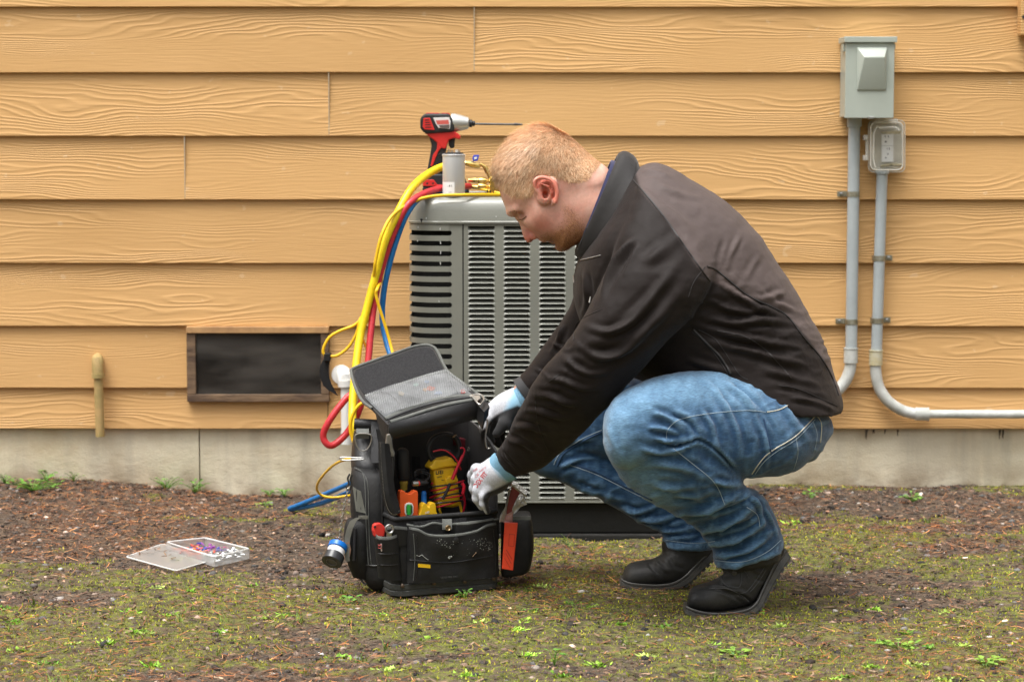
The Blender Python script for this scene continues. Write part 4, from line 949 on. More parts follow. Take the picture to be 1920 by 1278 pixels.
class Field:
    def __init__(s, ax, ay, az):
        s.ax, s.ay, s.az = ax, ay, az; s.F = np.full((len(ax), len(ay), len(az)), .5)
    def sub(s, lo, hi, pad):
        r = []
        for a, l, h in zip((s.ax, s.ay, s.az), lo, hi):
            i, j = np.searchsorted(a, l-pad), np.searchsorted(a, h+pad); r.append(slice(i, max(j, i+1)))
        X, Y, Z = np.meshgrid(s.ax[r[0]], s.ay[r[1]], s.az[r[2]], indexing='ij'); return tuple(r), X, Y, Z
    def op(s, lo, hi, fn, k=.01, mode='u', pad=.03):
        r, X, Y, Z = s.sub(lo, hi, pad+k)
        if X.size == 0: return
        d = fn(X, Y, Z)
        if mode == 'u': s.F[r] = smin(s.F[r], d, k)
        elif mode == 's': s.F[r] = -smin(-s.F[r], d, k)
        elif mode == 'i': s.F[r] = -smin(-s.F[r], -d, k)
    def cone(s, a, b, ra, rb, k=.01, mode='u', sq=1.0):
        a, b = np.array(a, float), np.array(b, float); ab = b-a; L = max(ab@ab, 1e-9); R = max(ra, rb)
        def fn(X, Y, Z):
            t = np.clip(((X-a[0])*ab[0]+(Y-a[1])*ab[1]+(Z-a[2])*ab[2])/L, 0, 1)
            return np.sqrt((X-a[0]-ab[0]*t)**2+((Y-a[1]-ab[1]*t)/sq)**2+(Z-a[2]-ab[2]*t)**2)-(ra+(rb-ra)*t)
        s.op(np.minimum(a, b)-R*max(1, sq), np.maximum(a, b)+R*max(1, sq), fn, k, mode)
    def chain(s, pts, rs_, k=.01, mode='u', sq=1.0):
        for i in range(len(pts)-1): s.cone(pts[i], pts[i+1], rs_[i], rs_[i+1], k, mode, sq)
    def ell(s, c, r, k=.01, mode='u', rot=0):
        """ellipsoid, rotated by rot about Y"""
        c = np.array(c, float); R = max(r); cr__, sr = math.cos(rot), math.sin(rot)
        def fn(X, Y, Z):
            x, y, z = X-c[0], Y-c[1], Z-c[2]; x, z = x*cr__+z*sr, -x*sr+z*cr__
            q = np.sqrt((x/r[0])**2+(y/r[1])**2+(z/r[2])**2); q2 = np.sqrt((x/r[0]**2)**2+(y/r[1]**2)**2+(z/r[2]**2)**2)+1e-9
            return q*(q-1)/q2
        s.op(c-R, c+R, fn, k, mode)
    def prof(s, poly, Y0, Wf, R, pw=2.0, k=.01, mode='u'):
        """outline in the x-z plane given thickness: half width Wf(x, z), rounded over the distance R"""
        p = np.array(poly, float); lo = np.array([p[:, 0].min(), Y0-.12, p[:, 1].min()]); hi = np.array([p[:, 0].max(), Y0+.12, p[:, 1].max()])
        def fn(X, Y, Z):
            x, z = X[:, 0, :], Z[:, 0, :]; d = np.full(x.shape, 1e9); ins = np.zeros(x.shape, bool)
            for i in range(len(p)):
                a, b = p[i], p[(i+1) % len(p)]; e = b-a; t = np.clip(((x-a[0])*e[0]+(z-a[1])*e[1])/(e@e+1e-12), 0, 1)
                d = np.minimum(d, np.hypot(x-a[0]-e[0]*t, z-a[1]-e[1]*t))
                c_ = ((a[1] > z) != (b[1] > z)) & (x < (b[0]-a[0])*(z-a[1])/(b[1]-a[1]+1e-12)+a[0]); ins ^= c_
            t = np.where(ins, d, -d); Wd = Wf(x, z); Rr = R(x, z) if callable(R) else R
            u = np.clip((Rr-t)/Rr, 0, 9); dy = np.abs(Y-Y0)
            q = ((dy/Wd[:, None, :])**pw+(u[:, None, :])**pw)**(1/pw)-1
            return q*np.minimum(Wd, Rr if not callable(R) else Rr)[:, None, :]
        s.op(lo, hi, fn, k, mode)
    def mesh(s): return surface_nets(s.F, s.ax, s.ay, s.az)
def axis(segs):
    out = []
    for a, b, h in segs: out.append(np.arange(a, b, h))
    return np.concatenate(out)
def laplace(V, Fc, it=2, lam=.5, mask=None):
    e = np.concatenate([Fc[:, [0, 1]], Fc[:, [1, 2]], Fc[:, [2, 3]], Fc[:, [3, 0]]]) if Fc.shape[1] == 4 else np.concatenate([Fc[:, [0, 1]], Fc[:, [1, 2]], Fc[:, [2, 0]]])
    e = np.concatenate([e, e[:, ::-1]]); n = np.bincount(e[:, 0], minlength=len(V))[:, None]
    for _ in range(it):
        a = np.stack([np.bincount(e[:, 0], V[e[:, 1], c], minlength=len(V)) for c in range(3)], -1)/np.maximum(n, 1)
        d = (a-V)*lam; V = V+(d if mask is None else d*mask[:, None])
    return V
def normals(V, Fc):
    n = np.zeros_like(V); fn = np.cross(V[Fc[:, 2]]-V[Fc[:, 0]], V[Fc[:, 3]]-V[Fc[:, 1]]) if Fc.shape[1] == 4 else np.cross(V[Fc[:, 1]]-V[Fc[:, 0]], V[Fc[:, 2]]-V[Fc[:, 0]])
    for k in range(Fc.shape[1]):
        for c in range(3): n[:, c] += np.bincount(Fc[:, k], fn[:, c], minlength=len(V))
    return n/(np.linalg.norm(n, axis=1, keepdims=True)+1e-12)
def seg_dist(q, poly):
    """distance of 2-D points to a polyline and the position along it 0..1"""
    p = np.array(poly, float); L = np.concatenate([[0], np.cumsum(np.linalg.norm(np.diff(p, axis=0), axis=1))]); best = np.full(len(q), 1e9); pos = np.zeros(len(q)); side = np.zeros(len(q))
    for i in range(len(p)-1):
        a, b = p[i], p[i+1]; e = b-a; t = np.clip(((q-a)@e)/(e@e), 0, 1); dv = q-a-t[:, None]*e; d = np.hypot(dv[:, 0], dv[:, 1])
        m = d < best; best = np.where(m, d, best); pos = np.where(m, (L[i]+t*(L[i+1]-L[i]))/L[-1], pos); side = np.where(m, e[0]*dv[:, 1]-e[1]*dv[:, 0], side)
    return best, pos, side
def folds(V, Fc, fl, near=True):
    """fabric folds: (outline of the fold in the side view, half width px, height m[, sharp side])"""
    N = normals(V, Fc); q = proj(V); D = np.zeros(len(V))
    face = np.clip(-N[:, 1]*2.5, 0, 1) if near else 1
    for f in fl:
        pl, w, h = f[:3]; asym = f[3] if len(f) > 3 else 0
        pl = cr(pl, 5)
        d, t, s = seg_dist(q, pl); env = np.clip(np.minimum(t, 1-t)*4, 0, 1); env = env*env*(3-2*env)*(.7+.3*np.sin(t*9+len(pl)))
        sg = np.sign(s); ww = w*np.where(sg*asym > 0, .45, 1)
        D += h*env*(np.exp(-(d/ww)**2)-.55*np.exp(-((d-1.7*ww)/ww)**2)*(asym == 0 or 1))*face
    return V+N*D[:, None]
def ringpt(A, B, Yc, hw, n=28, pw=2.2, ya=None, tiltY=0):
    """ring of a limb: silhouette pixels A and B, centre depth and half width"""
    a, b = P(*A, Yc), P(*B, Yc); c = (a+b)/2; u = (a-b)/2; out = []
    for k in range(n):
        t = 2*math.pi*k/n; ca, sa = math.cos(t), math.sin(t)
        ca = math.copysign(abs(ca)**(2/pw), ca); sa = math.copysign(abs(sa)**(2/pw), sa)
        out.append(c+u*ca+Vector((0, -hw*sa+tiltY*ca, 0)))
    return out
def loft(st, sub=4, n=28, pw=2.2):
    a = np.array([[s[0][0], s[0][1], s[1][0], s[1][1], s[2], s[3]] for s in st], float)
    a[:, 4:] *= 1000; a = cr(a, sub); a[:, 4:] /= 1000
    return [ringpt((r[0], r[1]), (r[2], r[3]), r[4], r[5], n, pw) for r in a]
def lofted(g, st, sub=4, n=28, pw=2.2):
    rows_ = loft(st, sub, n, pw); C = len(rows_[0]); v = [p for r in rows_ for p in r]
    f = [(i*C+j, i*C+(j+1) % C, (i+1)*C+(j+1) % C, (i+1)*C+j) for i in range(len(rows_)-1) for j in range(C)]
    for r in (0, len(rows_)-1):
        c = sum((Vector(p) for p in rows_[r]), Vector())/C; v.append(c); ci = len(v)-1
        for j in range(C): f.append((ci, r*C+j, r*C+(j+1) % C) if r else (ci, (j+1) % C, j))
    return g.add(v, f, 0, True)
def remesh(g, voxel, it=6, lam=.5):
    me = bpy.data.meshes.new('r'); me.from_pydata([tuple(p) for p in g.v], [], g.f); me.update()
    bm = bmesh.new(); bm.from_mesh(me); bmesh.ops.recalc_face_normals(bm, faces=bm.faces); bm.to_mesh(me); bm.free()
    o = bpy.data.objects.new('r', me); COL.objects.link(o); md_ = o.modifiers.new('r', 'REMESH'); md_.mode = 'VOXEL'; md_.voxel_size = voxel; md_.use_smooth_shade = True
    dg = bpy.context.evaluated_depsgraph_get(); dg.update(); m2 = bpy.data.meshes.new_from_object(o.evaluated_get(dg))
    V = np.empty(len(m2.vertices)*3); m2.vertices.foreach_get('co', V); V = V.reshape(-1, 3)
    Fl = np.empty(len(m2.loops), int); m2.loops.foreach_get('vertex_index', Fl); Fc = Fl.reshape(-1, 4)
    bpy.data.objects.remove(o); bpy.data.meshes.remove(m2); bpy.data.meshes.remove(me)
    return laplace(V, Fc, it, lam), Fc
def bvh_of(V, Fc): return BVHTree.FromPolygons([tuple(p) for p in V], [tuple(q) for q in Fc])
CAMP = Vector((0, CY, CH))
def onto(bv, x, y, lift=.0008, dist=None):
    d = (P(x, y, -1.6)-CAMP).normalized(); h = bv.ray_cast(CAMP, d)
    if h[0] is None: return None
    n = h[1]; n = -n if n.dot(d) > 0 else n
    return h[0]+n*lift, n
def seam(name, bv, lines, r, m, par, lift=.0006, n=5, step=3, dash=False, kind=None):
    """a stitched or taped seam lying on the cloth along the given lines"""
    g = G()
    for ln in lines:
        q = cr(ln, 8); L = np.concatenate([[0], np.cumsum(np.linalg.norm(np.diff(q, axis=0), axis=1))]); t = np.arange(0, L[-1], step)
        q = np.stack([np.interp(t, L, q[:, 0]), np.interp(t, L, q[:, 1])], -1); run = []
        hits = [onto(bv, x, y, lift) for x, y in q]
        for h in hits+[None]:
            if h is None or (run and (h[0]-run[-1]).length > .03):
                if len(run) > 1: g.tube(run, r, n)
                run = [] if h is None else [h[0]]
            else: run.append(h[0])
    if g.v: return build(name, g, m, par, kind=kind)
man = empty('person', P(1330, 1120, -1.62), 'man in a dark jacket and blue jeans crouching, gloved hands in the tool bag', 'person')
YM = -1.65
# ---------------------------------------------------------------- body (one continuous surface, detailed at the head)
hx0, hx1 = P(905, 0, YM).x, P(1175, 0, YM).x; hz0, hz1 = P(0, 505, YM).z, P(0, 215, YM).z
ax = axis([(P(880, 0, YM).x-.35, hx0, .011), (hx0, hx1, .0020), (hx1, P(1640, 0, YM).x, .011)])
az = axis([(-.02, hz0, .011), (hz0, hz1+.01, .0020)]); ay = axis([(-2.16, -1.775, .009), (-1.775, -1.53, .0024), (-1.53, -1.12, .009)])
FD = Field(ax, ay, az)
w3 = lambda x, y, Y=YM: np.array(P(x, y, Y)); p2 = lambda L: [(P(x, y, YM).x, P(x, y, YM).z) for x, y in L]
# hidden body under the clothes
FD.chain([w3(1165, 395), w3(1225, 450), w3(1310, 540), w3(1400, 650), w3(1450, 750)], [.055, .080, .090, .085, .075], .03, sq=1.35)
FD.chain([w3(1240, 480, -1.76), w3(1170, 620, -1.84), w3(1095, 728, -1.82), w3(1018, 805, -1.70), w3(950, 868, -1.575)], [.04, .032, .027, .025, .026], .02)
FD.chain([w3(1200, 440, -1.52), w3(1120, 600, -1.40), w3(1060, 690, -1.375), w3(985, 742, -1.375), w3(965, 762, -1.37)], [.04, .038, .034, .028, .026], .02)
FD.chain([w3(1450, 795, -1.75), w3(1215, 800, -1.89), w3(1290, 900, -1.84), w3(1400, 990, -1.71), w3(1405, 1070, -1.69)], [.06, .045, .040, .030, .024], .02)
FD.chain([w3(1440, 795, -1.50), w3(1150, 800, -1.39), w3(1020, 805, -1.36), w3(1120, 865, -1.38), w3(1280, 970, -1.425), w3(1300, 1030, -1.43)], [.05, .04, .038, .034, .030, .024], .02)
# neck
FD.chain([w3(1062, 372), w3(1100, 385), w3(1150, 400)], [.052, .056, .058], .02)
# head: profile outlines given thickness (chin at the lower right, crown at the upper left)
skull = [(935, 352), (933, 338), (934, 322), (938, 305), (946, 287), (958, 268), (973, 252), (990, 241), (1010, 235), (1030, 237), (1050, 246), (1070, 258), (1088, 273), (1104, 288), (1122, 303), (1140, 316), (1152, 340), (1146, 380), (1130, 420), (1106, 445), (1090, 452), (1078, 459), (1064, 464.5), (1052, 466), (1045, 463), (1040, 457), (1034, 453), (1026, 450), (1018, 448), (1008, 443), (998, 434), (990, 426), (982, 418), (976, 412), (968, 408), (961, 405), (956, 401), (951, 395), (946, 385), (940, 370)]
chin, crown = np.array(P(1060, 470, YM)), np.array(P(978, 238, YM))
up_ = np.array([-.62, 0, .78]); fw_ = np.array([-.78, 0, -.62])
oc_ = np.array(P(1052, 466, YM))
def Wf(x, z):
    u = (x-oc_[0])*up_[0]+(z-oc_[2])*up_[2]; v = (x-oc_[0])*fw_[0]+(z-oc_[2])*fw_[2]
    w = np.interp(u, [-.02, .0, .03, .06, .10, .14, .19, .26], [.045, .034, .050, .061, .068, .074, .078, .076])
    back = np.interp(v, [-.16, -.10, -.04, .02], [.056, .060, .070, .080]); bk = np.clip((.10-u)/.05, 0, 1)
    return w*(1-bk)+(w*.4+back*.6)*bk
FD.prof(p2(cr(skull, 3, True)), YM, Wf, lambda x, z: np.interp((x-oc_[0])*up_[0]+(z-oc_[2])*up_[2], [0, .05, .12], [.042, .058, .078]), 2.15, .012)
# brow ridge, cheekbone, eye socket
for sgn in (-1, 1):
    yy = lambda d: YM+sgn*d
    FD.cone(w3(957, 398, yy(.014)), w3(969, 392, yy(.046)), .0075, .006, .012)
    FD.cone(w3(1000, 412, yy(.040)), w3(1016, 396, yy(.050)), .014, .014, .03)
    FD.ell(w3(974, 405, yy(.034)), (.011, .014, .010), .012, 's')
    FD.ell(w3(983, 404.5, yy(.027)), (.0122, .0125, .0122), .007)          # eyeball under a lowered lid
    FD.cone(w3(1010, 436, yy(.024)), w3(1022, 446, yy(.022)), .007, .006, .010)
# nose
nose = [(968, 410), (974, 420), (978, 432), (981, 443), (985.5, 451.5), (990, 455), (995, 454.5), (1000, 450), (1006, 446.5), (1012, 444), (1006, 430), (990, 412), (980, 404)]
FD.prof(p2(cr(nose, 3, True)), YM, lambda x, z: np.interp(z, [P(0, 452, YM).z, P(0, 440, YM).z, P(0, 415, YM).z], [.0125, .0125, .0085]), .012, 2.0, .007)
for sgn in (-1, 1):
    FD.ell(w3(1000.5, 443, YM+sgn*.0125), (.0085, .0062, .0078), .004)
    FD.ell(w3(1000, 450, YM+sgn*.0085), (.0052, .0042, .0046), .0015, 's')
# mouth and chin
lip1 = [(1008, 444), (1011, 450.5), (1016, 453.5), (1022, 453.5), (1027.5, 450.5), (1030, 446), (1022, 438), (1012, 436)]
lip2 = [(1028.5, 451), (1033, 454.5), (1039, 455.5), (1044, 452), (1042, 444), (1034, 442)]
FD.prof(p2(cr(lip1, 3, True)), YM, lambda x, z: .0235+0*x, .014, 2.0, .005); FD.prof(p2(cr(lip2, 3, True)), YM, lambda x, z: .021+0*x, .013, 2.0, .005)
FD.ell(w3(1053, 460, YM), (.014, .019, .011), .012)
for sgn in (-1, 1): FD.chain([w3(1027, 451, YM+sgn*.004), w3(1031, 447.5, YM+sgn*.018), w3(1036, 443.5, YM+sgn*.0245)], [.0014, .0016, .0022], .003, 's')
FD.chain([w3(1043, 457, YM-.012), w3(1044, 458, YM), w3(1043, 457, YM+.012)], [.0022, .003, .0022], .008, 's')
for sgn in (-1, 1): FD.chain([w3(1009, 440, YM+sgn*.0205), w3(1022, 433, YM+sgn*.033), w3(1035, 436, YM+sgn*.038)], [.0008, .0012, .0008], .006, 's')
# ear
for sgn in (-1, 1):
    ye = lambda d: YM+sgn*(.0725+d)
    FD.ell(w3(1026, 358, ye(.004)), (.021, .010, .031), .006, rot=math.radians(-24))
    hel = cr([(1008, 362), (1003, 350), (1004, 338), (1013, 333), (1025, 334), (1036, 342), (1043, 354), (1044, 367), (1041, 380)], 3)
    FD.chain([w3(a, b, ye(.007+.012*min(1, i/14))) for i, (a, b) in enumerate(hel)], [.0036+.0004*(i > 8) for i in range(len(hel))], .0025)
    FD.cone(w3(1040, 376, ye(.014)), w3(1037, 383, ye(.008)), .0055, .004, .004)
    FD.ell(w3(1023, 355, ye(.018)), (.013, .011, .020), .003, 's', rot=math.radians(-24))
    FD.chain([w3(1014, 344, ye(.013)), w3(1028, 350, ye(.016)), w3(1034, 362, ye(.015)), w3(1030, 374, ye(.011))], [.0022, .0026, .0026, .0024], .003)
    FD.ell(w3(1022, 366, ye(.008)), (.0065, .013, .008), .002, 's'); FD.cone(w3(1013, 364, ye(.006)), w3(1015, 372, ye(.006)), .0042, .0042, .004)
BV_, BF_ = FD.mesh(); del FD
BV_ = laplace(BV_, BF_, 1, .4)
q = proj(BV_); nb = normals(BV_, BF_)
isn = (BV_[:, 1] > -1.78) & (BV_[:, 1] < -1.52) & (q[:, 0] < 1160) & (q[:, 1] < 500)
def near_px(c, r, q=None): return np.exp(-(((globals()['q'] if q is None else q)-np.array(c))**2).sum(1)/(2*r*r))
lin = lambda r, g, b: np.array(srgb(r, g, b)[:3])
skin = np.tile(lin(228, 180, 160), (len(BV_), 1))
nz_ = fbm(q[:, 0]/14., q[:, 1]/14., 91, 4)
def blend(c, a, col): return c*(1-a[:, None])+np.array(col)*a[:, None]
skin = blend(skin, np.clip((nz_-.4)*1.2, 0, .5), lin(212, 144, 124))
skin = blend(skin, np.clip(.75*near_px((990, 448), 12)+.45*near_px((1015, 420), 16)+.25*near_px((1060, 415), 30), 0, .85), lin(208, 112, 96))
skin = blend(skin, np.clip((seg_dist(q, [(1008, 345), (1020, 334), (1040, 350), (1044, 372)])[0] < 9)*.65*(np.abs(BV_[:, 1]-YM) > .07), 0, 1), lin(216, 112, 90))
skin = blend(skin, np.clip(near_px((1023, 358), 11)*(np.abs(BV_[:, 1]-YM) > .066)*.95, 0, 1), lin(176, 72, 48))
skin = blend(skin, np.clip(.65*near_px((980, 402), 7), 0, 1), lin(176, 116, 104))
# beard and stubble
bd_poly = cr([(1016, 447), (1030, 441), (1046, 432), (1060, 412), (1056, 392), (1068, 388), (1082, 405), (1092, 430), (1090, 452), (1066, 466), (1050, 468), (1040, 458), (1028, 456)], 4, True)
def inside(poly, qq):
    r = np.zeros(len(qq), bool); n = len(poly)
    for i in range(n):
        a, b = poly[i], poly[(i+1) % n]; r ^= ((a[1] > qq[:, 1]) != (b[1] > qq[:, 1])) & (qq[:, 0] < (b[0]-a[0])*(qq[:, 1]-a[1])/(b[1]-a[1]+1e-12)+a[0])
    return r
def soft(poly, qq, w):
    d = seg_dist(qq, np.concatenate([poly, poly[:1]]))[0]; return np.clip(.5+np.where(inside(poly, qq), d, -d)/w, 0, 1)
beard_m = soft(bd_poly, q, 16)*isn; nf = fbm(q[:, 0]/3., q[:, 1]/3., 93, 3)
skin = blend(skin, beard_m*np.clip(.3+nf*.8, 0, .85)*(.5+.5*np.clip(near_px((1055, 458), 20)+near_px((1018, 450), 8)+.7*near_px((1080, 440), 18), 0, 1)), lin(160, 106, 76))
# scalp
hair_poly = cr([(925, 345), (922, 320), (930, 290), (950, 262), (975, 240), (1010, 228), (1050, 240), (1090, 268), (1125, 298), (1112, 322), (1100, 338), (1075, 342), (1055, 335), (1040, 330), (1020, 325), (1006, 325), (997, 335), (999, 352), (997, 366), (985, 368), (968, 366), (950, 352), (938, 340), (931, 346)], 4, True)
hair_m = soft(hair_poly, q, 7)*isn
skin = blend(skin, hair_m*np.clip(.75+nf*.5, 0, 1), lin(190, 142, 98))
M_skin = mat('skin', (1, 1, 1), .48, attr='tint', sss=.25, var=.1, vscale=160, bump=.0004, bscale=420, spec=.4)
body = build('body', (BV_, BF_), M_skin, man, colors={'tint': skin})
bbv = bvh_of(BV_, BF_)
# hair: individual strands, combed forward and up at the front
rs_h = np.random.RandomState(4)
def strands(name, ppx, n, length, w, dirf, cols, mask, par=man, zside=False, jit=.35, seg=3, lift_=.35):
    fc = BV_[BF_]; cen = fc.mean(1); ar = np.linalg.norm(np.cross(fc[:, 2]-fc[:, 0], fc[:, 3]-fc[:, 1]), axis=1)
    mk = mask[BF_].mean(1)*ar; mk = mk/mk.sum(); fi = rs_h.choice(len(fc), n, p=mk); ww = rs_h.dirichlet(np.ones(4), n)
    p = (fc[fi]*ww[..., None]).sum(1); nn = nb[BF_[fi]].mean(1); nn /= np.linalg.norm(nn, axis=1, keepdims=True)
    qq = proj(p); d2, L = dirf(p, qq)                       # direction in space, length
    d2 = d2+rs_h.normal(0, jit, d2.shape); d2 -= nn*(d2*nn).sum(1, keepdims=True); d2 /= np.linalg.norm(d2, axis=1, keepdims=True)+1e-9
    L = L*rs_h.uniform(.65, 1.15, n)*length; side = np.cross(d2, nn); side /= np.linalg.norm(side, axis=1, keepdims=True)+1e-9
    V = np.zeros((n, 2*(seg+1), 3)); lf = lift_*rs_h.uniform(.5, 1.4, (n, 1))
    for k in range(seg+1):
        t = k/seg; c = p+d2*(L*t)[:, None]+nn*(L[:, None]*lf*(t-.35*t*t))
        wk = w*(1-t*.7); V[:, 2*k] = c-side*wk; V[:, 2*k+1] = c+side*wk
    Fa = np.concatenate([(np.array([(2*k, 2*k+1, 2*k+3, 2*k+2)])[None]+np.arange(n)[:, None, None]*2*(seg+1)).reshape(-1, 4) for k in range(seg)])
    cl = np.array(cols); ci = rs_h.randint(0, len(cl), n); c = cl[ci]*rs_h.uniform(.86, 1.14, (n, 1))
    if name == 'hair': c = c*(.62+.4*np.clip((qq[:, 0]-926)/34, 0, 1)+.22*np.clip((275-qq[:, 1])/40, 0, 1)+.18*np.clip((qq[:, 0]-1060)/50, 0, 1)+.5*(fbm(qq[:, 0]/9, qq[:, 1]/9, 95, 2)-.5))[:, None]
    m = mat(name+'_mat', (1, 1, 1), .42, attr='tint', spec=.5)
    return build(name, (V.reshape(-1, 3), Fa), m, par, colors={'tint': np.repeat(c, 2*(seg+1), 0)}, kind='stuff')
whorl = np.array(P(1040, 262, YM))
def hdir(p, qq):
    d = p-whorl; d /= np.linalg.norm(d, axis=1, keepdims=True)+1e-6
    front = np.clip((1010-qq[:, 0])/70, 0, 1); side_ = np.clip((qq[:, 1]-290)/50, 0, 1)*np.clip((1060-qq[:, 0])/40, 0, 1)
    f = np.array([-.75, 0, -.35]); dn = np.array([-.25, 0, -1.0])
    d = d*(1-front[:, None])+f*front[:, None]; d = d*(1-.75*side_[:, None]*(1-front[:, None]*.5))+dn*.75*side_[:, None]*(1-front[:, None]*.5)
    L = .5+.75*front*np.clip((345-qq[:, 1])/60, .3, 1)+.35*np.clip((262-qq[:, 1])/30, 0, 1)
    L = L+.55*front*np.clip((330-qq[:, 1])/40, 0, 1); L *= np.clip(1-.62*np.clip((qq[:, 0]-1030)/60, 0, 1), .3, 1)*np.clip(1-.4*np.clip((qq[:, 1]-310)/30, 0, 1)*np.clip((qq[:, 0]-950)/30, 0, 1), .4, 1); return d, L
HC = [lin(214, 170, 128), lin(226, 188, 148), lin(202, 154, 112), lin(184, 134, 94), lin(236, 204, 166)]
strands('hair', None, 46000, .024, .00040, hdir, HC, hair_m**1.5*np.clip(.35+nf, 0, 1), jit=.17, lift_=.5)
def bdir(p, qq):
    d = np.tile(np.array([.35, 0, -.9]), (len(p), 1)); return d, .55+.8*np.exp(-((qq-np.array((1054, 458)))**2).sum(1)/(2*13**2))+.35*np.exp(-((qq-np.array((1018, 451)))**2).sum(1)/(2*6**2))
strands('beard', None, 11000, .0055, .00024, bdir, [lin(180, 122, 78), lin(140, 88, 54), lin(204, 152, 108)], beard_m**1.3*np.clip(near_px((1056, 458), 17)+near_px((1018, 449), 8)+.5+.35*near_px((1082, 440), 18), 0, 1), jit=.4, lift_=.5)
g = G()
for k in range(46):
    t = k/45; b_ = Vector(onto(bbv, 955+10*t+rs_h.uniform(-1, 1), 398.5-3.5*t+rs_h.uniform(-1.2, 1.2), .0003)[0] if onto(bbv, 955+10*t, 398.5-3.5*t) else P(960, 396, YM-.03)); g.tube([b_, b_+Vector((.0015+.004*t, -.0012, .0022-.0035*t))], [.00035, .0001], 4)
build('eyebrow', g, mat('eyebrow_hair', tuple(lin(140, 92, 58)), .6), man, kind='stuff')
g = G(); lid = [onto(bbv, x, y, .0004) for x, y in cr([(974, 411), (978, 411.5), (983, 409), (987, 405)], 4)]; lid = [l[0] for l in lid if l]
if len(lid) > 2:
    g.tube(lid, .0011, 5)
    for i, l in enumerate(lid): g.tube([l, l+Vector((-.0035+.0004*i, -.003, -.0045))], [.0003, .0001], 4)
build('eyelashes', g, mat('lash', (.16, .07, .04), .6), man, kind='stuff')
# ---------------------------------------------------------------- jacket
g = G()
lofted(g, [((1112, 452), (1192, 318), -1.65, .10), ((1088, 484), (1225, 306), -1.65, .145), ((1077, 512), (1262, 318), -1.65, .185), ((1076, 560), (1340, 362), -1.65, .212), ((1090, 610), (1400, 412), -1.65, .218), ((1112, 650), (1458, 490), -1.65, .212), ((1145, 682), (1508, 576), -1.65, .205), ((1175, 700), (1541, 636), -1.65, .205), ((1205, 712), (1563, 700), -1.65, .212), ((1275, 735), (1577, 748), -1.65, .218), ((1345, 752), (1577, 768), -1.65, .215)], 4, 40)
arm_n = [((1195, 345), (1345, 455), -1.77, .075), ((1168, 420), (1343, 495), -1.82, .088), ((1140, 498), (1332, 535), -1.855, .090), ((1113, 556), (1297, 592), -1.87, .086), ((1086, 606), (1246, 645), -1.875, .080), ((1054, 652), (1205, 690), -1.865, .074), ((1016, 694), (1160, 738), -1.85, .068), ((990, 738), (1112, 790), -1.81, .062), ((961, 790), (1068, 835), -1.72, .056), ((944, 826), (1020, 876), -1.64, .047), ((930, 853), (966, 893), -1.58, .035), ((928, 857), (962, 894), -1.575, .033)]
lofted(g, arm_n, 4, 32)
arm_f = [((1130, 390), (1270, 470), -1.53, .085), ((1095, 500), (1235, 540), -1.46, .08), ((1064, 585), (1200, 600), -1.42, .075), ((1035, 625), (1150, 660), -1.40, .066), ((1005, 668), (1100, 715), -1.385, .056), ((978, 702), (1042, 750), -1.38, .045), ((964, 716), (1003, 766), -1.372, .036)]
lofted(g, arm_f, 4, 28)
JV, JF = remesh(g, .0048, 8, .5)
JFOLD = [
 ([(1200, 440), (1165, 475), (1135, 530), (1125, 570)], 9, .010), ([(1195, 445), (1180, 470), (1160, 520)], 7, -.006),
 ([(1290, 470), (1220, 560), (1150, 620), (1085, 650)], 13, .006), ([(1300, 520), (1230, 600), (1160, 660), (1080, 690)], 12, .0055),
 ([(1085, 606), (1140, 622), (1190, 600), (1230, 560)], 9, .009), ([(1070, 640), (1120, 668), (1170, 660), (1215, 625)], 9, .008),
 ([(1050, 668), (1100, 700), (1150, 695)], 8, .007), ([(1010, 705), (1050, 712), (1095, 728), (1130, 722)], 7, .006),
 ([(990, 742), (1030, 742), (1070, 756), (1095, 750)], 8, .008), ([(975, 770), (1010, 768), (1050, 782), (1080, 776)], 6, .006), ([(958, 800), (990, 798), (1030, 812)], 7, .008), ([(946, 822), (975, 828), (1005, 845)], 6, .007), ([(938, 845), (955, 862), (970, 880)], 4, .003),
 ([(1330, 515), (1400, 565), (1460, 590), (1500, 595)], 8, .006), ([(1320, 560), (1390, 585), (1450, 572)], 7, .006), ([(1300, 590), (1370, 606), (1440, 600), (1515, 612)], 9, .008),
 ([(1280, 602), (1350, 622), (1430, 640), (1510, 650)], 9, .008), ([(1300, 640), (1370, 650), (1450, 670), (1530, 690)], 9, .007), ([(1280, 670), (1340, 690), (1400, 700)], 8, .005), ([(1420, 690), (1480, 705), (1545, 725)], 10, .006),
 ([(1392, 432), (1372, 475), (1356, 522)], 7, .0028), ([(1362, 440), (1348, 480), (1345, 522)], 8, -.0022), ([(1430, 470), (1400, 520), (1375, 548)], 8, .002), ([(1480, 545), (1430, 560), (1390, 552)], 8, .004), ([(1500, 585), (1460, 570), (1420, 540)], 7, .004),
 ([(1195, 325), (1225, 322), (1262, 335)], 6, .004), ([(1230, 345), (1270, 362), (1320, 372)], 9, .003), ([(1240, 400), (1280, 440), (1310, 500)], 12, -.004),
 ([(1200, 500), (1240, 470), (1280, 440)], 16, .005), ([(1470, 745), (1520, 752), (1570, 770)], 6, .006), ([(1440, 728), (1500, 735), (1560, 752)], 6, -.004),
 ([(1095, 500), (1100, 560), (1085, 600)], 7, .006), ([(1060, 600), (1045, 640), (1030, 665)], 7, .006), ([(1030, 640), (1060, 655), (1080, 650)], 5, .005), ([(1000, 690), (1020, 700), (1035, 715)], 4, .005),
]
JV = folds(JV, JF, [(a_[0], a_[1]*.66, a_[2]*1.35) for a_ in JFOLD])
jq = proj(JV); jn = normals(JV, JF)
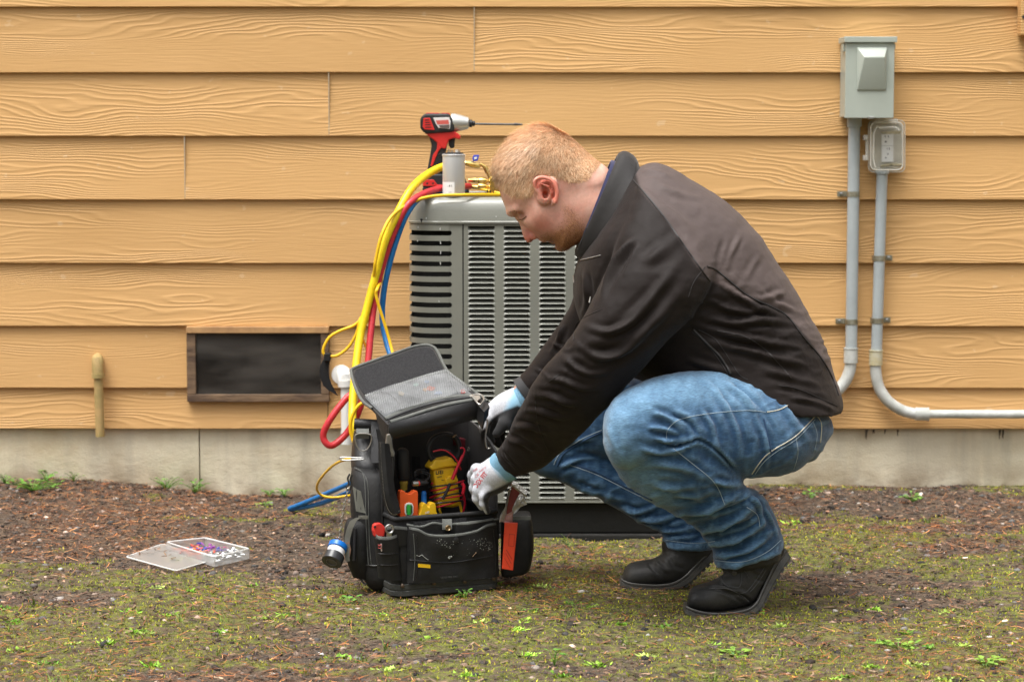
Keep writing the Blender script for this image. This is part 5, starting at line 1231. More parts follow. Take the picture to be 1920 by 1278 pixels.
# fine creasing across the side and the forearm
w_ = np.clip(1-seg_dist(jq, [(1330, 560), (1420, 610), (1520, 660)])[0]/90, 0, 1)+np.clip(1-seg_dist(jq, [(1090, 660), (980, 800)])[0]/60, 0, 1)*.6
ang = fbm(jq[:, 0]/60, jq[:, 1]/14, 61, 3)-.5
rg = 1-np.abs(fbm(jq[:, 0]/70+3, (jq[:, 1]-.12*jq[:, 0])/16, 71, 2)-.5)*2; rg = np.clip((rg-.72)/.28, 0, 1)**1.5
rg2 = 1-np.abs(fbm((jq[:, 0]+jq[:, 1]*.2)/34, jq[:, 1]/17, 72, 2)-.5)*2; rg2 = np.clip((rg2-.75)/.25, 0, 1)**1.5
JV = JV+jn*((ang*.007*w_)+rg*.0032*w_+rg2*.0022*np.clip(.25+w_, 0, 1)+(fbm(jq[:, 0]/50, jq[:, 1]/50, 62, 3)-.5)*.007)[:, None]
JV = laplace(JV, JF, 1, .4); jq = proj(JV); jn = normals(JV, JF)
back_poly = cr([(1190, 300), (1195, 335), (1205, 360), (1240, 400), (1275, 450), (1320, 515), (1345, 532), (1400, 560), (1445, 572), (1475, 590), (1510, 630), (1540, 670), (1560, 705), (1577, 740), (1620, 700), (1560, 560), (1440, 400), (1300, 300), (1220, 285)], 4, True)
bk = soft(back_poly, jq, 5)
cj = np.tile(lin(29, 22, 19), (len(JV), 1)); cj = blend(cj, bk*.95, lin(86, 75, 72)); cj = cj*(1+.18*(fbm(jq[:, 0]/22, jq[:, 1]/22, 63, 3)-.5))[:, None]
M_jk = mat('softshell', (1, 1, 1), .62, attr='tint', sheen=.05, bump=.0004, bscale=900, spec=.22, bump2=.0012, b2scale=45)
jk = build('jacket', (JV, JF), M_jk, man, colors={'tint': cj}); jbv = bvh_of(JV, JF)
M_seam = mat('jacket_piping', (.022, .019, .018), .6)
seam('seam', jbv, [[(1188, 338), (1200, 352), (1240, 400), (1275, 450), (1320, 513), (1332, 528)], [(1325, 500), (1345, 508), (1400, 552), (1440, 572), (1475, 592), (1505, 630), (1540, 672), (1560, 708), (1572, 742)]], .0019, M_seam, jk, .0006)
seam('seam', jbv, [[(1322, 500), (1300, 530), (1290, 560)], [(1345, 620), (1400, 632), (1440, 660), (1485, 710)], [(1298, 622), (1330, 650), (1365, 700)], [(1310, 618), (1345, 640), (1385, 700), (1405, 712)], [(1128, 580), (1082, 604), (1075, 640)], [(1460, 722), (1500, 730), (1572, 762)]], .0009, M_seam, jk, .0003)
seam('cuff_seam', jbv, [[(1004, 738), (1004, 760), (1010, 800), (1030, 850)], [(1020, 722), (1050, 700)], [(942, 832), (950, 858), (978, 884)]], .0008, M_seam, jk, .0002)
# pocket zip
seam('pocket_welt', jbv, [[(1300, 618), (1322, 640), (1350, 668), (1370, 700)]], .003, M_seam, jk, .0005)
# chest: open zip and front placket
z0 = [P(1075, 492, -1.60), P(1073, 520, -1.60), P(1078, 548, -1.60)]
M_zip = mat('zip_grey', (.45, .44, .42), .4, .5)
seam('zip', jbv, [[(1078, 492), (1084, 489), (1096, 486), (1110, 483), (1128, 478)], [(1078, 494), (1075, 505), (1077, 530)]], .0011, M_zip, jk, .0012)
build('zip_pull', G().tube([P(1107, 556, -1.885), P(1105, 567, -1.886)], [.0012, .0018], 6), M_zip, jk)
# collar
def band(rings, th, n=40, m=0):
    rows_ = [ringpt(*r, n=n, pw=2.2) for r in rings]; return G().grid(rows_, th=th, close=True)
col = [((1124, 487), (1199, 318), -1.65, .112), ((1106, 488), (1197, 305), -1.65, .098), ((1088, 487), (1188, 291), -1.65, .086), ((1079, 478), (1172, 283), -1.65, .079), ((1078, 470), (1160, 287), -1.65, .073), ((1082, 468), (1156, 296), -1.65, .070)]
a_ = cr([[r[0][0], r[0][1], r[1][0], r[1][1], r[2]*1000, r[3]*1000] for r in col], 4)
g = G().grid([ringpt((r[0], r[1]), (r[2], r[3]), r[4]/1000, r[5]/1000, 44, 2.1) for r in a_], th=.003, close=True)
cl_ = build('collar', g, mat('collar_cloth', tuple(lin(25, 21, 19)), .7, sheen=.15, bump=.0003, bscale=800, bump2=.0012, b2scale=40), jk)
kbv = bvh_of(g.v, g.f)
seam('collar_stitching', kbv, [[(1192, 306), (1186, 335), (1158, 400), (1122, 474)], [(1150, 305), (1135, 345), (1105, 415), (1086, 466)]], .0008, M_seam, cl_, .0003)
M_navy = mat('navy_knit', tuple(lin(30, 32, 70)), .8, bump=.0006, bscale=300, sheen=.3)
sh = [((1094, 480), (1164, 318), -1.65, .080), ((1084, 468), (1153, 301), -1.65, .0715), ((1086, 452), (1146, 300), -1.65, .0665)]
g = G().grid([ringpt(*r, n=40) for r in sh], th=.003, close=True); build('shirt_collar', g, M_navy, man)
cbv = bvh_of(g.v, [q_ for q_ in g.f])
# far cuff strap
g = G().grid([ringpt(*r, n=26) for r in (((976, 706), (1022, 762), -1.378, .043), ((963, 714), (1006, 770), -1.372, .040))], th=.002, close=True)
build('cuff_strap', g, mat('cuff_rubber', (.05, .05, .052), .55, bump=.0004, bscale=200), jk)
# ---------------------------------------------------------------- jeans
g = G()
lofted(g, [((1470, 730), (1470, 800), -1.62, .13), ((1500, 735), (1500, 862), -1.62, .172), ((1530, 752), (1523, 848), -1.62, .165), ((1552, 778), (1546, 812), -1.62, .11)], 4, 36, 2.3)
lofted(g, [((1545, 766), (1550, 812), -1.70, .06), ((1520, 746), (1528, 848), -1.73, .088), ((1470, 724), (1488, 882), -1.77, .100), ((1410, 706), (1430, 893), -1.80, .105), ((1350, 695), (1375, 892), -1.83, .104), ((1290, 696), (1320, 880), -1.86, .101), ((1235, 706), (1268, 866), -1.885, .097), ((1190, 722), (1218, 868), -1.905, .092), ((1158, 741), (1170, 878), -1.915, .085), ((1139, 765), (1143, 862), -1.92, .066), ((1131, 795), (1131, 830), -1.92, .035)], 4, 34, 2.25)
lofted(g, [((1133, 775), (1225, 752), -1.915, .066), ((1131, 812), (1297, 822), -1.905, .080), ((1142, 858), (1345, 848), -1.885, .082), ((1168, 900), (1384, 884), -1.86, .080), ((1212, 935), (1398, 915), -1.83, .076), ((1262, 962), (1430, 930), -1.80, .072), ((1305, 988), (1452, 960), -1.765, .068), ((1330, 1018), (1462, 988), -1.74, .068), ((1339, 1045), (1468, 1010), -1.725, .070), ((1342, 1064), (1468, 1029), -1.72, .070)], 4, 34, 2.25)
lofted(g, [((1500, 740), (1500, 850), -1.54, .085), ((1440, 718), (1480, 885), -1.50, .098), ((1350, 702), (1370, 888), -1.46, .098), ((1250, 700), (1270, 880), -1.42, .095), ((1140, 718), (1160, 870), -1.385, .09), ((1050, 733), (1066, 858), -1.36, .085), ((995, 742), (1000, 862), -1.35, .075), ((965, 758), (966, 840), -1.35, .055), ((954, 785), (954, 812), -1.35, .03)], 4, 32, 2.25)
lofted(g, [((956, 770), (1040, 745), -1.35, .062), ((957, 808), (1075, 765), -1.35, .074), ((985, 874), (1120, 800), -1.36, .076), ((1057, 906), (1180, 850), -1.37, .072), ((1130, 938), (1240, 890), -1.385, .068), ((1190, 973), (1290, 925), -1.40, .065), ((1232, 992), (1325, 965), -1.415, .064), ((1244, 1010), (1340, 1000), -1.425, .064), ((1245, 1022), (1343, 1028), -1.43, .064)], 4, 32, 2.25)
PV, PF = remesh(g, .0045, 5, .5)
PFOLD = [
 ([(1235, 828), (1262, 838), (1290, 830), (1308, 824), (1330, 834), (1352, 852), (1384, 888)], 3.5, -.016), ([(1222, 818), (1255, 826), (1290, 820)], 6, .010), ([(1205, 800), (1250, 805), (1290, 822)], 7, .007), ([(1195, 838), (1240, 848), (1290, 842)], 7, .006), ([(1215, 770), (1255, 785), (1290, 815)], 8, .007), ([(1255, 775), (1290, 790), (1310, 818)], 6, -.007),
 ([(1180, 880), (1230, 870), (1290, 880), (1340, 905)], 10, .005), ([(1300, 700), (1340, 730), (1380, 800), (1390, 860)], 7, .005), ([(1345, 705), (1400, 750), (1440, 830)], 7, .005), ([(1370, 712), (1425, 760), (1460, 820)], 6, -.004), ([(1310, 760), (1335, 800), (1345, 850)], 7, .005), ([(1430, 800), (1440, 850), (1435, 885)], 7, .004), ([(1460, 740), (1490, 790), (1520, 830)], 9, .004), ([(1490, 745), (1520, 780), (1540, 815)], 7, -.003),
 ([(1250, 960), (1310, 958), (1370, 935), (1400, 915)], 9, .011), ([(1275, 985), (1330, 990), (1390, 965), (1430, 935)], 9, .011), ([(1300, 1010), (1350, 1018), (1410, 995), (1445, 965)], 8, .010), ([(1325, 1035), (1370, 1040), (1420, 1020), (1455, 990)], 7, .008),
 ([(1250, 935), (1300, 940), (1350, 925)], 8, -.006), ([(1340, 965), (1380, 950), (1410, 930)], 5, -.006), ([(1345, 1000), (1390, 985), (1425, 960)], 5, -.006), ([(1330, 900), (1370, 910), (1395, 905)], 7, .007), ([(1400, 925), (1425, 950), (1432, 990)], 5, .006), ([(1430, 945), (1450, 980), (1460, 1010)], 5, .005),
 ([(1060, 905), (1120, 925), (1180, 940)], 7, .005), ([(1160, 950), (1200, 960), (1240, 945)], 6, .009), ([(1190, 970), (1240, 975), (1290, 955)], 6, .009), ([(1230, 992), (1270, 996), (1310, 985)], 5, .008), ([(1245, 1008), (1290, 1008), (1330, 995)], 4, .005),
 ([(1000, 770), (1060, 780), (1110, 770)], 8, .005), ([(1130, 755), (1150, 735), (1190, 720)], 6, .006), ([(1010, 850), (1060, 830), (1120, 820)], 7, .006), ([(1040, 880), (1090, 860), (1130, 860)], 6, .006),
 ([(1140, 790), (1150, 830), (1175, 870)], 9, .003), ([(1215, 905), (1260, 915), (1310, 910)], 8, .006),
]
PV = folds(PV, PF, [(a_[0], a_[1]*.72, a_[2]*1.25) for a_ in PFOLD])
pq = proj(PV); pn = normals(PV, PF)
rg = 1-np.abs(fbm((pq[:, 0]-pq[:, 1]*.3)/60, (pq[:, 1]+.25*pq[:, 0])/19, 73, 2)-.5)*2; rg = np.clip((rg-.76)/.24, 0, 1)**1.5
lowleg = np.clip((pq[:, 1]-880)/60, 0, 1); hipz = np.clip((pq[:, 0]-1380)/80, 0, 1)
PV = PV+pn*((fbm(pq[:, 0]/26, pq[:, 1]/26, 64, 3)-.5)*.006+rg*.0035*np.clip(.15+lowleg+hipz*.6, 0, 1))[:, None]
PV = laplace(PV, PF, 1, .35); pq = proj(PV); pn = normals(PV, PF)
# denim: faded over the thigh, knee and folds (wear)
nearleg = PV[:, 1] < -1.66
cd = np.tile(lin(38, 72, 106), (len(PV), 1))
fade = np.clip(1.15*np.exp(-(seg_dist(pq, [(1140, 815), (1165, 765), (1230, 735), (1320, 720), (1400, 735)])[0]/40)**2), 0, 1)*nearleg
fade = np.maximum(fade, .95*np.exp(-(seg_dist(pq, [(1140, 800), (1165, 850), (1230, 920)])[0]/42)**2)*nearleg)
fade = np.maximum(fade, .7*np.exp(-(seg_dist(pq, [(960, 760), (970, 820), (1000, 870)])[0]/26)**2)*(~nearleg)); fade = np.maximum(fade, .35*np.exp(-(seg_dist(pq, [(1420, 760), (1500, 820)])[0]/38)**2))
nzd = fbm(pq[:, 0]/7, pq[:, 1]/30, 65, 3)
cd = blend(cd, np.clip(fade*(.66+.45*(nzd-.5)), 0, 1), lin(112, 150, 178)); cd = blend(cd, np.clip((nzd-.55)*1.5, 0, .3)*(1-fade), lin(92, 132, 172))
crs = laplace(PV, PF, 14, .5)-PV; conv = np.clip(-(crs*pn).sum(1)/.0022, -1, 1)       # worn on the ridges of the folds, darker in the valleys
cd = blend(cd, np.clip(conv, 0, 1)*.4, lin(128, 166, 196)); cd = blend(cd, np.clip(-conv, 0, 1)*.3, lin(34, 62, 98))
hemd = np.minimum(seg_dist(pq, [(1341, 1056), (1390, 1060), (1440, 1044), (1468, 1020)])[0], seg_dist(pq, [(1245, 1018), (1290, 1024), (1343, 1022)])[0])
cd = blend(cd, np.clip(1-hemd/6, 0, 1)*np.clip(fbm(pq[:, 0]/3, pq[:, 1]/12, 66, 2)*1.6-.4, 0, 1), lin(120, 158, 190))
pk = soft(cr([(1412, 886), (1430, 862), (1452, 843), (1492, 817), (1528, 781), (1545, 800), (1540, 830), (1500, 872), (1450, 890)], 3, True), pq, 4); cd = cd*(1-.22*pk[:, None])
M_den = mat('denim', (1, 1, 1), .78, attr='tint', bump=.0005, bscale=700, sheen=.25, spec=.25, var=.16, vscale=120, stretch=(.35, 1, 1.6), bump2=.0015, b2scale=60)
N_, L_, B_ = nodes(M_den)
# fine cross-weave streaks
tcd = N_.new('ShaderNodeTexCoord'); mpd = N_.new('ShaderNodeMapping'); mpd.inputs['Scale'].default_value = (130, 130, 1100); mpd.inputs['Rotation'].default_value = (0, .18, 0); L_.new(tcd.outputs['Object'], mpd.inputs[0])
nd = N_.new('ShaderNodeTexNoise'); nd.inputs['Scale'].default_value = 1; nd.inputs['Detail'].default_value = 3; L_.new(mpd.outputs[0], nd.inputs['Vector'])
mpr = N_.new('ShaderNodeMapRange'); mpr.inputs[1].default_value = .3; mpr.inputs[2].default_value = .7; mpr.inputs[3].default_value = .66; mpr.inputs[4].default_value = 1.34; L_.new(nd.outputs['Fac'], mpr.inputs[0])
vm = N_.new('ShaderNodeVectorMath'); vm.operation = 'SCALE'; L_.new(B_.inputs['Base Color'].links[0].from_socket, vm.inputs[0]); L_.new(mpr.outputs[0], vm.inputs['Scale']); L_.new(vm.outputs[0], B_.inputs['Base Color'])
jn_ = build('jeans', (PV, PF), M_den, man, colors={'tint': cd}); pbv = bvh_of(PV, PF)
M_th = mat('pale_thread', (.55, .52, .42), .7); M_th2 = mat('blue_thread', (.3, .38, .44), .7)
seam('stitching', pbv, [[(1438, 772), (1465, 766), (1500, 745)], [(1410, 888), (1428, 862), (1450, 843), (1492, 817), (1530, 778)], [(1530, 778), (1540, 795), (1538, 830)]], .0011, M_th, jn_, .0004, kind='stuff')
seam('stitching', pbv, [[(1250, 822), (1252, 805), (1275, 786), (1330, 775), (1400, 769), (1438, 773)], [(1262, 840), (1300, 870), (1340, 905), (1360, 948)], [(1400, 950), (1420, 965), (1425, 990)], [(1342, 1050), (1390, 1053), (1435, 1036), (1466, 1010)], [(1248, 1012), (1300, 1018), (1342, 1014)], [(1416, 888), (1433, 865), (1455, 847), (1494, 822), (1530, 784)], [(1492, 818), (1496, 850), (1488, 880)], [(1524, 790), (1532, 815), (1526, 850)]], .0007, M_th2, jn_, .0003, kind='stuff')
seam('stitching', pbv, [[(1128, 806), (1085, 826), (1050, 850), (1038, 872)], [(1070, 872), (1120, 890), (1180, 920), (1220, 940)]], .0009, M_th2, jn_, .0004, kind='stuff')
seam('outer_seam', pbv, [[(1128, 810), (1088, 830), (1056, 852), (1044, 876)], [(1070, 868), (1120, 886), (1180, 916), (1225, 938)], [(1432, 785), (1442, 830), (1445, 850)]], .0018, mat('seam_denim', tuple(lin(40, 66, 98)), .8), jn_, .0006, kind='stuff')
h = onto(pbv, 1484, 748, .0005)
if h: build('rivet', G().lathe(h[0], h[1], [(0, .0042), (.0012, .004), (.0016, .0028), (.0012, .002)], 14), mat('rivet_metal', (.6, .5, .38), .3, 1), jn_)
# ---------------------------------------------------------------- boots
M_boot = mat('black_nubuck', (.013, .0125, .012), .6, bump=.0006, bscale=500, vscale=11, col2=(.042, .040, .035), bump2=.002, b2scale=30)
Zw = Vector((0, 0, 1)); M_welt = mat('welt', (.13, .125, .115), .4, var=.3, vscale=60)  # welt paler than the sole, its highlight line put into the colour
M_sole = mat('boot_rubber', (.055, .054, .051), .45, bump=.0006, bscale=200, vscale=60, col2=(.095, .088, .075))
def boot(up_, shaft, solet, soleb, ys, hw, fl_):
    g = G(); lofted(g, up_, 4, 26, 2.3); lofted(g, shaft, 4, 24, 2.2)
    V, Fc = remesh(g, .0036, 5, .5); V = folds(V, Fc, fl_)
    bo = build('boot', (V, Fc), M_boot, man); bv = bvh_of(V, Fc)
    # sole: outline swept along the foot with real width, then lugs
    a = cr([[x, y, x2, y2, yy*1000, w*1000] for (x, y), (x2, y2), yy, w in zip(solet, soleb, ys, hw)], 5)
    rows_ = []
    for r in a:
        w = r[5]/1000; t, b_ = P(r[0], r[1], r[4]/1000-w*.9)+Vector((0, w*.9, 0)), P(r[2], r[3], r[4]/1000-w*.9)+Vector((0, w*.9, 0)); rd = (t-b_)
        rows_.append([b_+Vector((0, -w*.93, 0)), b_+rd*.12+Vector((0, -w, 0)), b_+rd*.72+Vector((0, -w, 0)), b_+rd*.78+Vector((0, -w*.955, 0)), b_+rd*.92+Vector((0, -w*1.0, 0)), t+Vector((0, -w*.93, 0)), t+Vector((0, w*.93, 0)), b_+rd*.92+Vector((0, w, 0)), b_+rd*.12+Vector((0, w, 0)), b_+Vector((0, w*.93, 0))])
    C = 10; g = G(); v = [p for r in rows_ for p in r]; n = len(rows_)
    f = [(i*C+j, i*C+(j+1) % C, (i+1)*C+(j+1) % C, (i+1)*C+j) for i in range(n-1) for j in range(C)]+[tuple(range(C))[::-1], tuple((n-1)*C+k for k in range(C))]
    g.add(v, f); so = build('sole', g, M_sole, bo, auto=50)
    wl = [Vector(r[5])+Vector((0, -.001, 0))+Zw*.001 for r in rows_]; build('welt', G().tube(wl, .0021, 6), M_welt, so)
    g = G()
    for i in range(1, n-2, 2):
        r0, r1 = a[i], a[i]*.35+a[i+1]*.65+0*(a[i+2]-a[i]); r1 = a[i]+(a[i+2]-a[i])*.68
        for sg in (-1, 1):
            q = []
            for r in (r0, r1):
                w = r[5]/1000; t, b_ = P(r[0], r[1], r[4]/1000-w*.9)+Vector((0, w*.9, 0)), P(r[2], r[3], r[4]/1000-w*.9)+Vector((0, w*.9, 0)); dn = (b_-t).normalized()*.004
                q.append([b_+Vector((0, sg*w*.95, 0)), b_+Vector((0, sg*w*.3, 0)), b_+dn+Vector((0, sg*w*.3, 0)), b_+dn+Vector((0, sg*w*.95, 0))])
            g.add(q[0]+q[1], [(0, 1, 2, 3), (7, 6, 5, 4), (0, 4, 5, 1), (1, 5, 6, 2), (2, 6, 7, 3), (3, 7, 4, 0)])
    build('lug', g, M_sole, so, kind='stuff')
    return bo, bv
# near boot
up1 = [((1292, 1112), (1288, 1134), -1.765, .022), ((1302, 1100), (1298, 1140), -1.755, .040), ((1325, 1093), (1322, 1143), -1.74, .047), ((1350, 1082), (1352, 1142), -1.725, .048), ((1375, 1060), (1385, 1137), -1.71, .045), ((1400, 1040), (1412, 1128), -1.70, .041), ((1425, 1020), (1428, 1100), -1.69, .036), ((1450, 1010), (1450, 1062), -1.68, .033), ((1470, 1012), (1468, 1040), -1.67, .026)]
sh1 = [((1352, 1070), (1465, 1050), -1.715, .040), ((1352, 1045), (1462, 1020), -1.71, .046), ((1360, 1020), (1455, 995), -1.71, .045)]
b1, b1v = boot(up1, sh1, [(1286, 1137), (1300, 1143), (1325, 1149), (1360, 1150), (1400, 1143), (1418, 1130), (1428, 1110), (1440, 1084), (1456, 1052), (1474, 1030)], [(1284, 1150), (1300, 1157), (1325, 1160.5), (1360, 1161), (1404, 1156), (1424, 1143), (1436, 1122), (1450, 1096), (1468, 1066), (1483, 1044)], [-1.765, -1.755, -1.74, -1.725, -1.705, -1.695, -1.685, -1.675, -1.665, -1.655], [.03, .047, .053, .053, .049, .045, .041, .039, .039, .032], [([(1308, 1104), (1335, 1102), (1365, 1110), (1398, 1134)], 3.2, -.005), ([(1330, 1096), (1360, 1102), (1395, 1112), (1412, 1122)], 4, .005), ([(1372, 1108), (1395, 1118), (1412, 1130)], 2.5, -.004), ([(1300, 1112), (1320, 1100), (1345, 1100)], 7, .003), ([(1340, 1075), (1350, 1085), (1348, 1098)], 3, -.004), ([(1405, 1062), (1428, 1072), (1445, 1052)], 4, .003), ([(1410, 1082), (1430, 1088), (1440, 1070)], 3, -.003)])
up2 = [((1170, 1070), (1167, 1088), -1.44, .022), ((1180, 1057), (1178, 1097), -1.44, .040), ((1205, 1051), (1204, 1098), -1.44, .047), ((1230, 1046), (1232, 1098), -1.44, .048), ((1252, 1030), (1262, 1096), -1.44, .046), ((1275, 1015), (1290, 1088), -1.435, .043), ((1300, 1005), (1310, 1070), -1.43, .040), ((1330, 1005), (1330, 1050), -1.425, .036)]
sh2 = [((1246, 1048), (1340, 1030), -1.435, .040), ((1240, 1020), (1338, 1010), -1.43, .044), ((1250, 995), (1335, 990), -1.43, .042)]
b2, b2v = boot(up2, sh2, [(1165, 1086), (1180, 1093), (1205, 1096), (1235, 1097), (1262, 1093), (1285, 1080), (1302, 1062), (1322, 1042), (1336, 1028)], [(1163, 1098), (1180, 1105), (1205, 1108), (1235, 1109), (1268, 1105), (1293, 1092), (1312, 1074), (1332, 1054), (1346, 1040)], [-1.44, -1.44, -1.44, -1.44, -1.44, -1.435, -1.43, -1.425, -1.42], [.03, .045, .051, .051, .048, .045, .042, .04, .034], [([(1212, 1052), (1222, 1064), (1236, 1078), (1240, 1090)], 3, -.006), ([(1222, 1046), (1236, 1060), (1258, 1072)], 4, .006), ([(1250, 1040), (1265, 1060), (1285, 1065)], 4, -.004)])
M_lace = mat('lace', (.06, .06, .058), .7)
h = onto(b1v, 1377, 1074, .0006)
if h: build('eyelet', G().lathe(h[0], h[1], [(0, .0052), (.0015, .005), (.0018, .0035), (.0005, .003)], 16), M_dsteel, b1)
seam('lace', b1v, [[(1372, 1074), (1356, 1070), (1354, 1085), (1360, 1097), (1375, 1102), (1388, 1096), (1390, 1070)], [(1340, 1064), (1370, 1068)], [(1395, 1068), (1405, 1086)], [(1345, 1078), (1352, 1072)]], .0011, M_lace, b1, .0014, kind='stuff')
seam('boot_stitching', b1v, [[(1432, 1065), (1415, 1090), (1400, 1108), (1385, 1112)], [(1436, 1068), (1420, 1093), (1404, 1111)], [(1330, 1103), (1360, 1102), (1385, 1112), (1405, 1128)]], .0008, mat('boot_thread', (.09, .09, .09), .7), b1, .0004, kind='stuff')
# ---------------------------------------------------------------- gloves
def glove(parts_, cuff, black, org_n, cols, box, vox=.0017, extra=None):
    lo, hi = box; F_ = Field(np.arange(lo[0], hi[0], vox), np.arange(lo[1], hi[1], vox), np.arange(lo[2], hi[2], vox))
    for pts, rr_, k, sq in parts_: F_.chain([w3(*p) for p in pts], rr_, k, sq=sq)
    V, Fc = F_.mesh(); V = laplace(V, Fc, 2, .4); return V, Fc
YG = -1.55
near_parts = [
 ([(952, 872, -1.575), (935, 884, -1.560), (922, 893, -1.550)], [.030, .031, .030], .02, 1.0),
 ([(925, 885, -1.550), (908, 884, -1.540)], [.026, .018], .016, 1.0), ([(930, 900, -1.550), (912, 905, -1.550)], [.026, .022], .016, 1.0), ([(925, 900, -1.550), (905, 920, -1.550)], [.024, .019], .014, .9),
 ([(912, 879, -1.528), (893, 879, -1.520), (886, 890, -1.505), (885, 903, -1.495)], [.013, .0115, .0105, .009], .006, 1),           # index
 ([(908, 892, -1.540), (893, 897, -1.535), (889, 915, -1.525), (892, 928, -1.512)], [.0125, .011, .0105, .009], .006, 1),         # middle
 ([(908, 908, -1.555), (896, 918, -1.552), (894, 934, -1.546), (903, 950, -1.535)], [.0125, .011, .0100, .0075], .005, 1),       # ring
 ([(916, 915, -1.568), (908, 930, -1.568), (907, 944, -1.564), (914, 958, -1.556)], [.0125, .0105, .0090, .0068], .005, 1),       # little
 ([(932, 878, -1.525), (914, 882, -1.495), (903, 900, -1.480), (900, 912, -1.475)], [.016, .012, .0105, .009], .008, 1),          # thumb
]
c0 = P(915, 905, YG)
NV, NF = glove(near_parts, None, None, None, None, ((c0.x-.07, YG-.07, c0.z-.085), (c0.x+.075, YG+.11, c0.z+.075)))
nq = proj(NV); nn_ = normals(NV, NF)
cg = np.tile(lin(186, 188, 194), (len(NV), 1)); fl = fbm(nq[:, 0]/1.2, nq[:, 1]/1.2, 67, 2)
cg = cg*(.72+.56*fl)[:, None]
cg = blend(cg, np.clip(1-seg_dist(nq, [(922, 850), (932, 868), (945, 885), (962, 898)])[0]/14, 0, 1)**.5*(nq[:, 0] > 918), lin(130, 178, 208))
pal_ = cr([(975, 893), (950, 906), (925, 918), (910, 924), (905, 935), (909, 950), (912, 960), (925, 985), (990, 960), (1000, 900)], 3, True)
blk = np.clip(soft(pal_, nq, 4)+(nn_[:, 1] > .25)*1.0, 0, 1); blk *= (1-np.clip((nq[:, 0]-935)/10, 0, 1)*(nn_[:, 1] <= .25)*(nq[:, 1] < 893))
cg = blend(cg, blk, (.014, .014, .015))
M_gl = mat('glove_knit', (1, 1, 1), .8, attr='tint', bump=.0007, bscale=900, sheen=.2)
gl1 = build('glove', (NV, NF), M_gl, man, label='near glove, grey knit with a blue cuff, red print and black palm', colors={'tint': cg}); gbv = bvh_of(NV, NF)
g = G().grid([ringpt(*r, n=30) for r in (((916, 862), (950, 905), -1.562, .034), ((923, 852), (963, 900), -1.572, .036), ((927, 849), (969, 897), -1.578, .037))], th=.0025, close=True)
M_cuff = mat('glove_cuff_knit', tuple(lin(132, 180, 208)), .85, bump=.001, bscale=420, var=.25, vscale=420)
build('cuff', g, M_cuff, gl1)
M_redink = mat('red_print', (.52, .08, .09), .7)
def on_text(txt, size_px, a, b, bv, m, par, bold=0, shear=0, sub=True):
    """print lettering on the glove along the line a-b"""
    a = np.array(a, float); b = np.array(b, float); u = (b-a)/np.linalg.norm(b-a); w = np.array([u[1], -u[0]])
    t = text_geo(txt, size_px, (0, 0, 0), (1, 0, 0), (0, 1, 0), 0, bold=bold, shear=shear); L = max(p[0] for p in t.v); k = np.linalg.norm(b-a)/L; nv = []
    for p in t.v:
        q_ = a+u*p[0]*k+w*p[1]; h = onto(bv, q_[0], q_[1], .0005); nv.append(h[0] if h else P(q_[0], q_[1], YG-.05))
    t.v = [tuple(p) for p in nv]; build('lettering', t, m, par, kind='stuff')
on_text('DEX FIT', 12.5, (894, 915), (915, 888), gbv, M_redink, gl1, bold=.35)
on_text('PAK510', 5, (899, 886), (912, 877), gbv, M_redink, gl1); on_text('CE', 6, (893, 896), (899, 889), gbv, M_redink, gl1); on_text('EN388', 5, (888, 884), (896, 880), gbv, M_redink, gl1)
YH = -1.365
far_parts = [
 ([(985, 744, -1.375), (962, 760, -1.37), (945, 768, -1.365)], [.031, .031, .032], .02, 1.0), ([(950, 768, -1.365), (925, 778, -1.36)], [.031, .026], .016, 1.0), ([(948, 775, -1.365), (925, 795, -1.35)], [.027, .023], .016, 1.0),
 ([(930, 770, -1.375), (915, 785, -1.385), (908, 802, -1.39), (909, 818, -1.385)], [.0135, .012, .011, .0095], .006, 1), ([(932, 782, -1.36), (920, 798, -1.37), (916, 814, -1.375), (921, 828, -1.372)], [.0135, .012, .0105, .009], .006, 1),
 ([(936, 790, -1.345), (928, 808, -1.35), (928, 822, -1.355), (935, 832, -1.352)], [.013, .0115, .0105, .009], .006, 1), ([(942, 795, -1.332), (938, 812, -1.335), (940, 826, -1.34)], [.012, .0105, .009], .005, 1),
 ([(955, 775, -1.39), (945, 795, -1.405), (932, 812, -1.41)], [.015, .0125, .010], .008, 1),
]
c0 = P(942, 785, YH)
FV, FF = glove(far_parts, None, None, None, None, ((c0.x-.065, YH-.08, c0.z-.085), (c0.x+.085, YH+.09, c0.z+.09)), .002)
fq = proj(FV); cf = np.tile(lin(196, 198, 204), (len(FV), 1)); cf = cf*(.72+.56*fbm(fq[:, 0]/1.2, fq[:, 1]/1.2, 68, 2))[:, None]
cf = blend(cf, np.clip((fq[:, 0]+.4*(fq[:, 1]-760)-945)/12, 0, 1), lin(150, 196, 222))
pal_ = cr([(975, 762), (960, 764), (940, 772), (922, 785), (910, 802), (900, 812), (905, 840), (960, 850), (990, 790)], 3, True)
cf = blend(cf, soft(pal_, fq, 4), (.016, .016, .017))
gl2 = build('glove', (FV, FF), M_gl, man, label='far glove behind the bag lid, pale knit back and black palm', colors={'tint': cf})
g = G().grid([ringpt(*r, n=30) for r in (((962, 728), (988, 775), -1.372, .036), ((968, 722), (1000, 768), -1.375, .037))], th=.0025, close=True)
build('cuff', g, M_cuff, gl2)
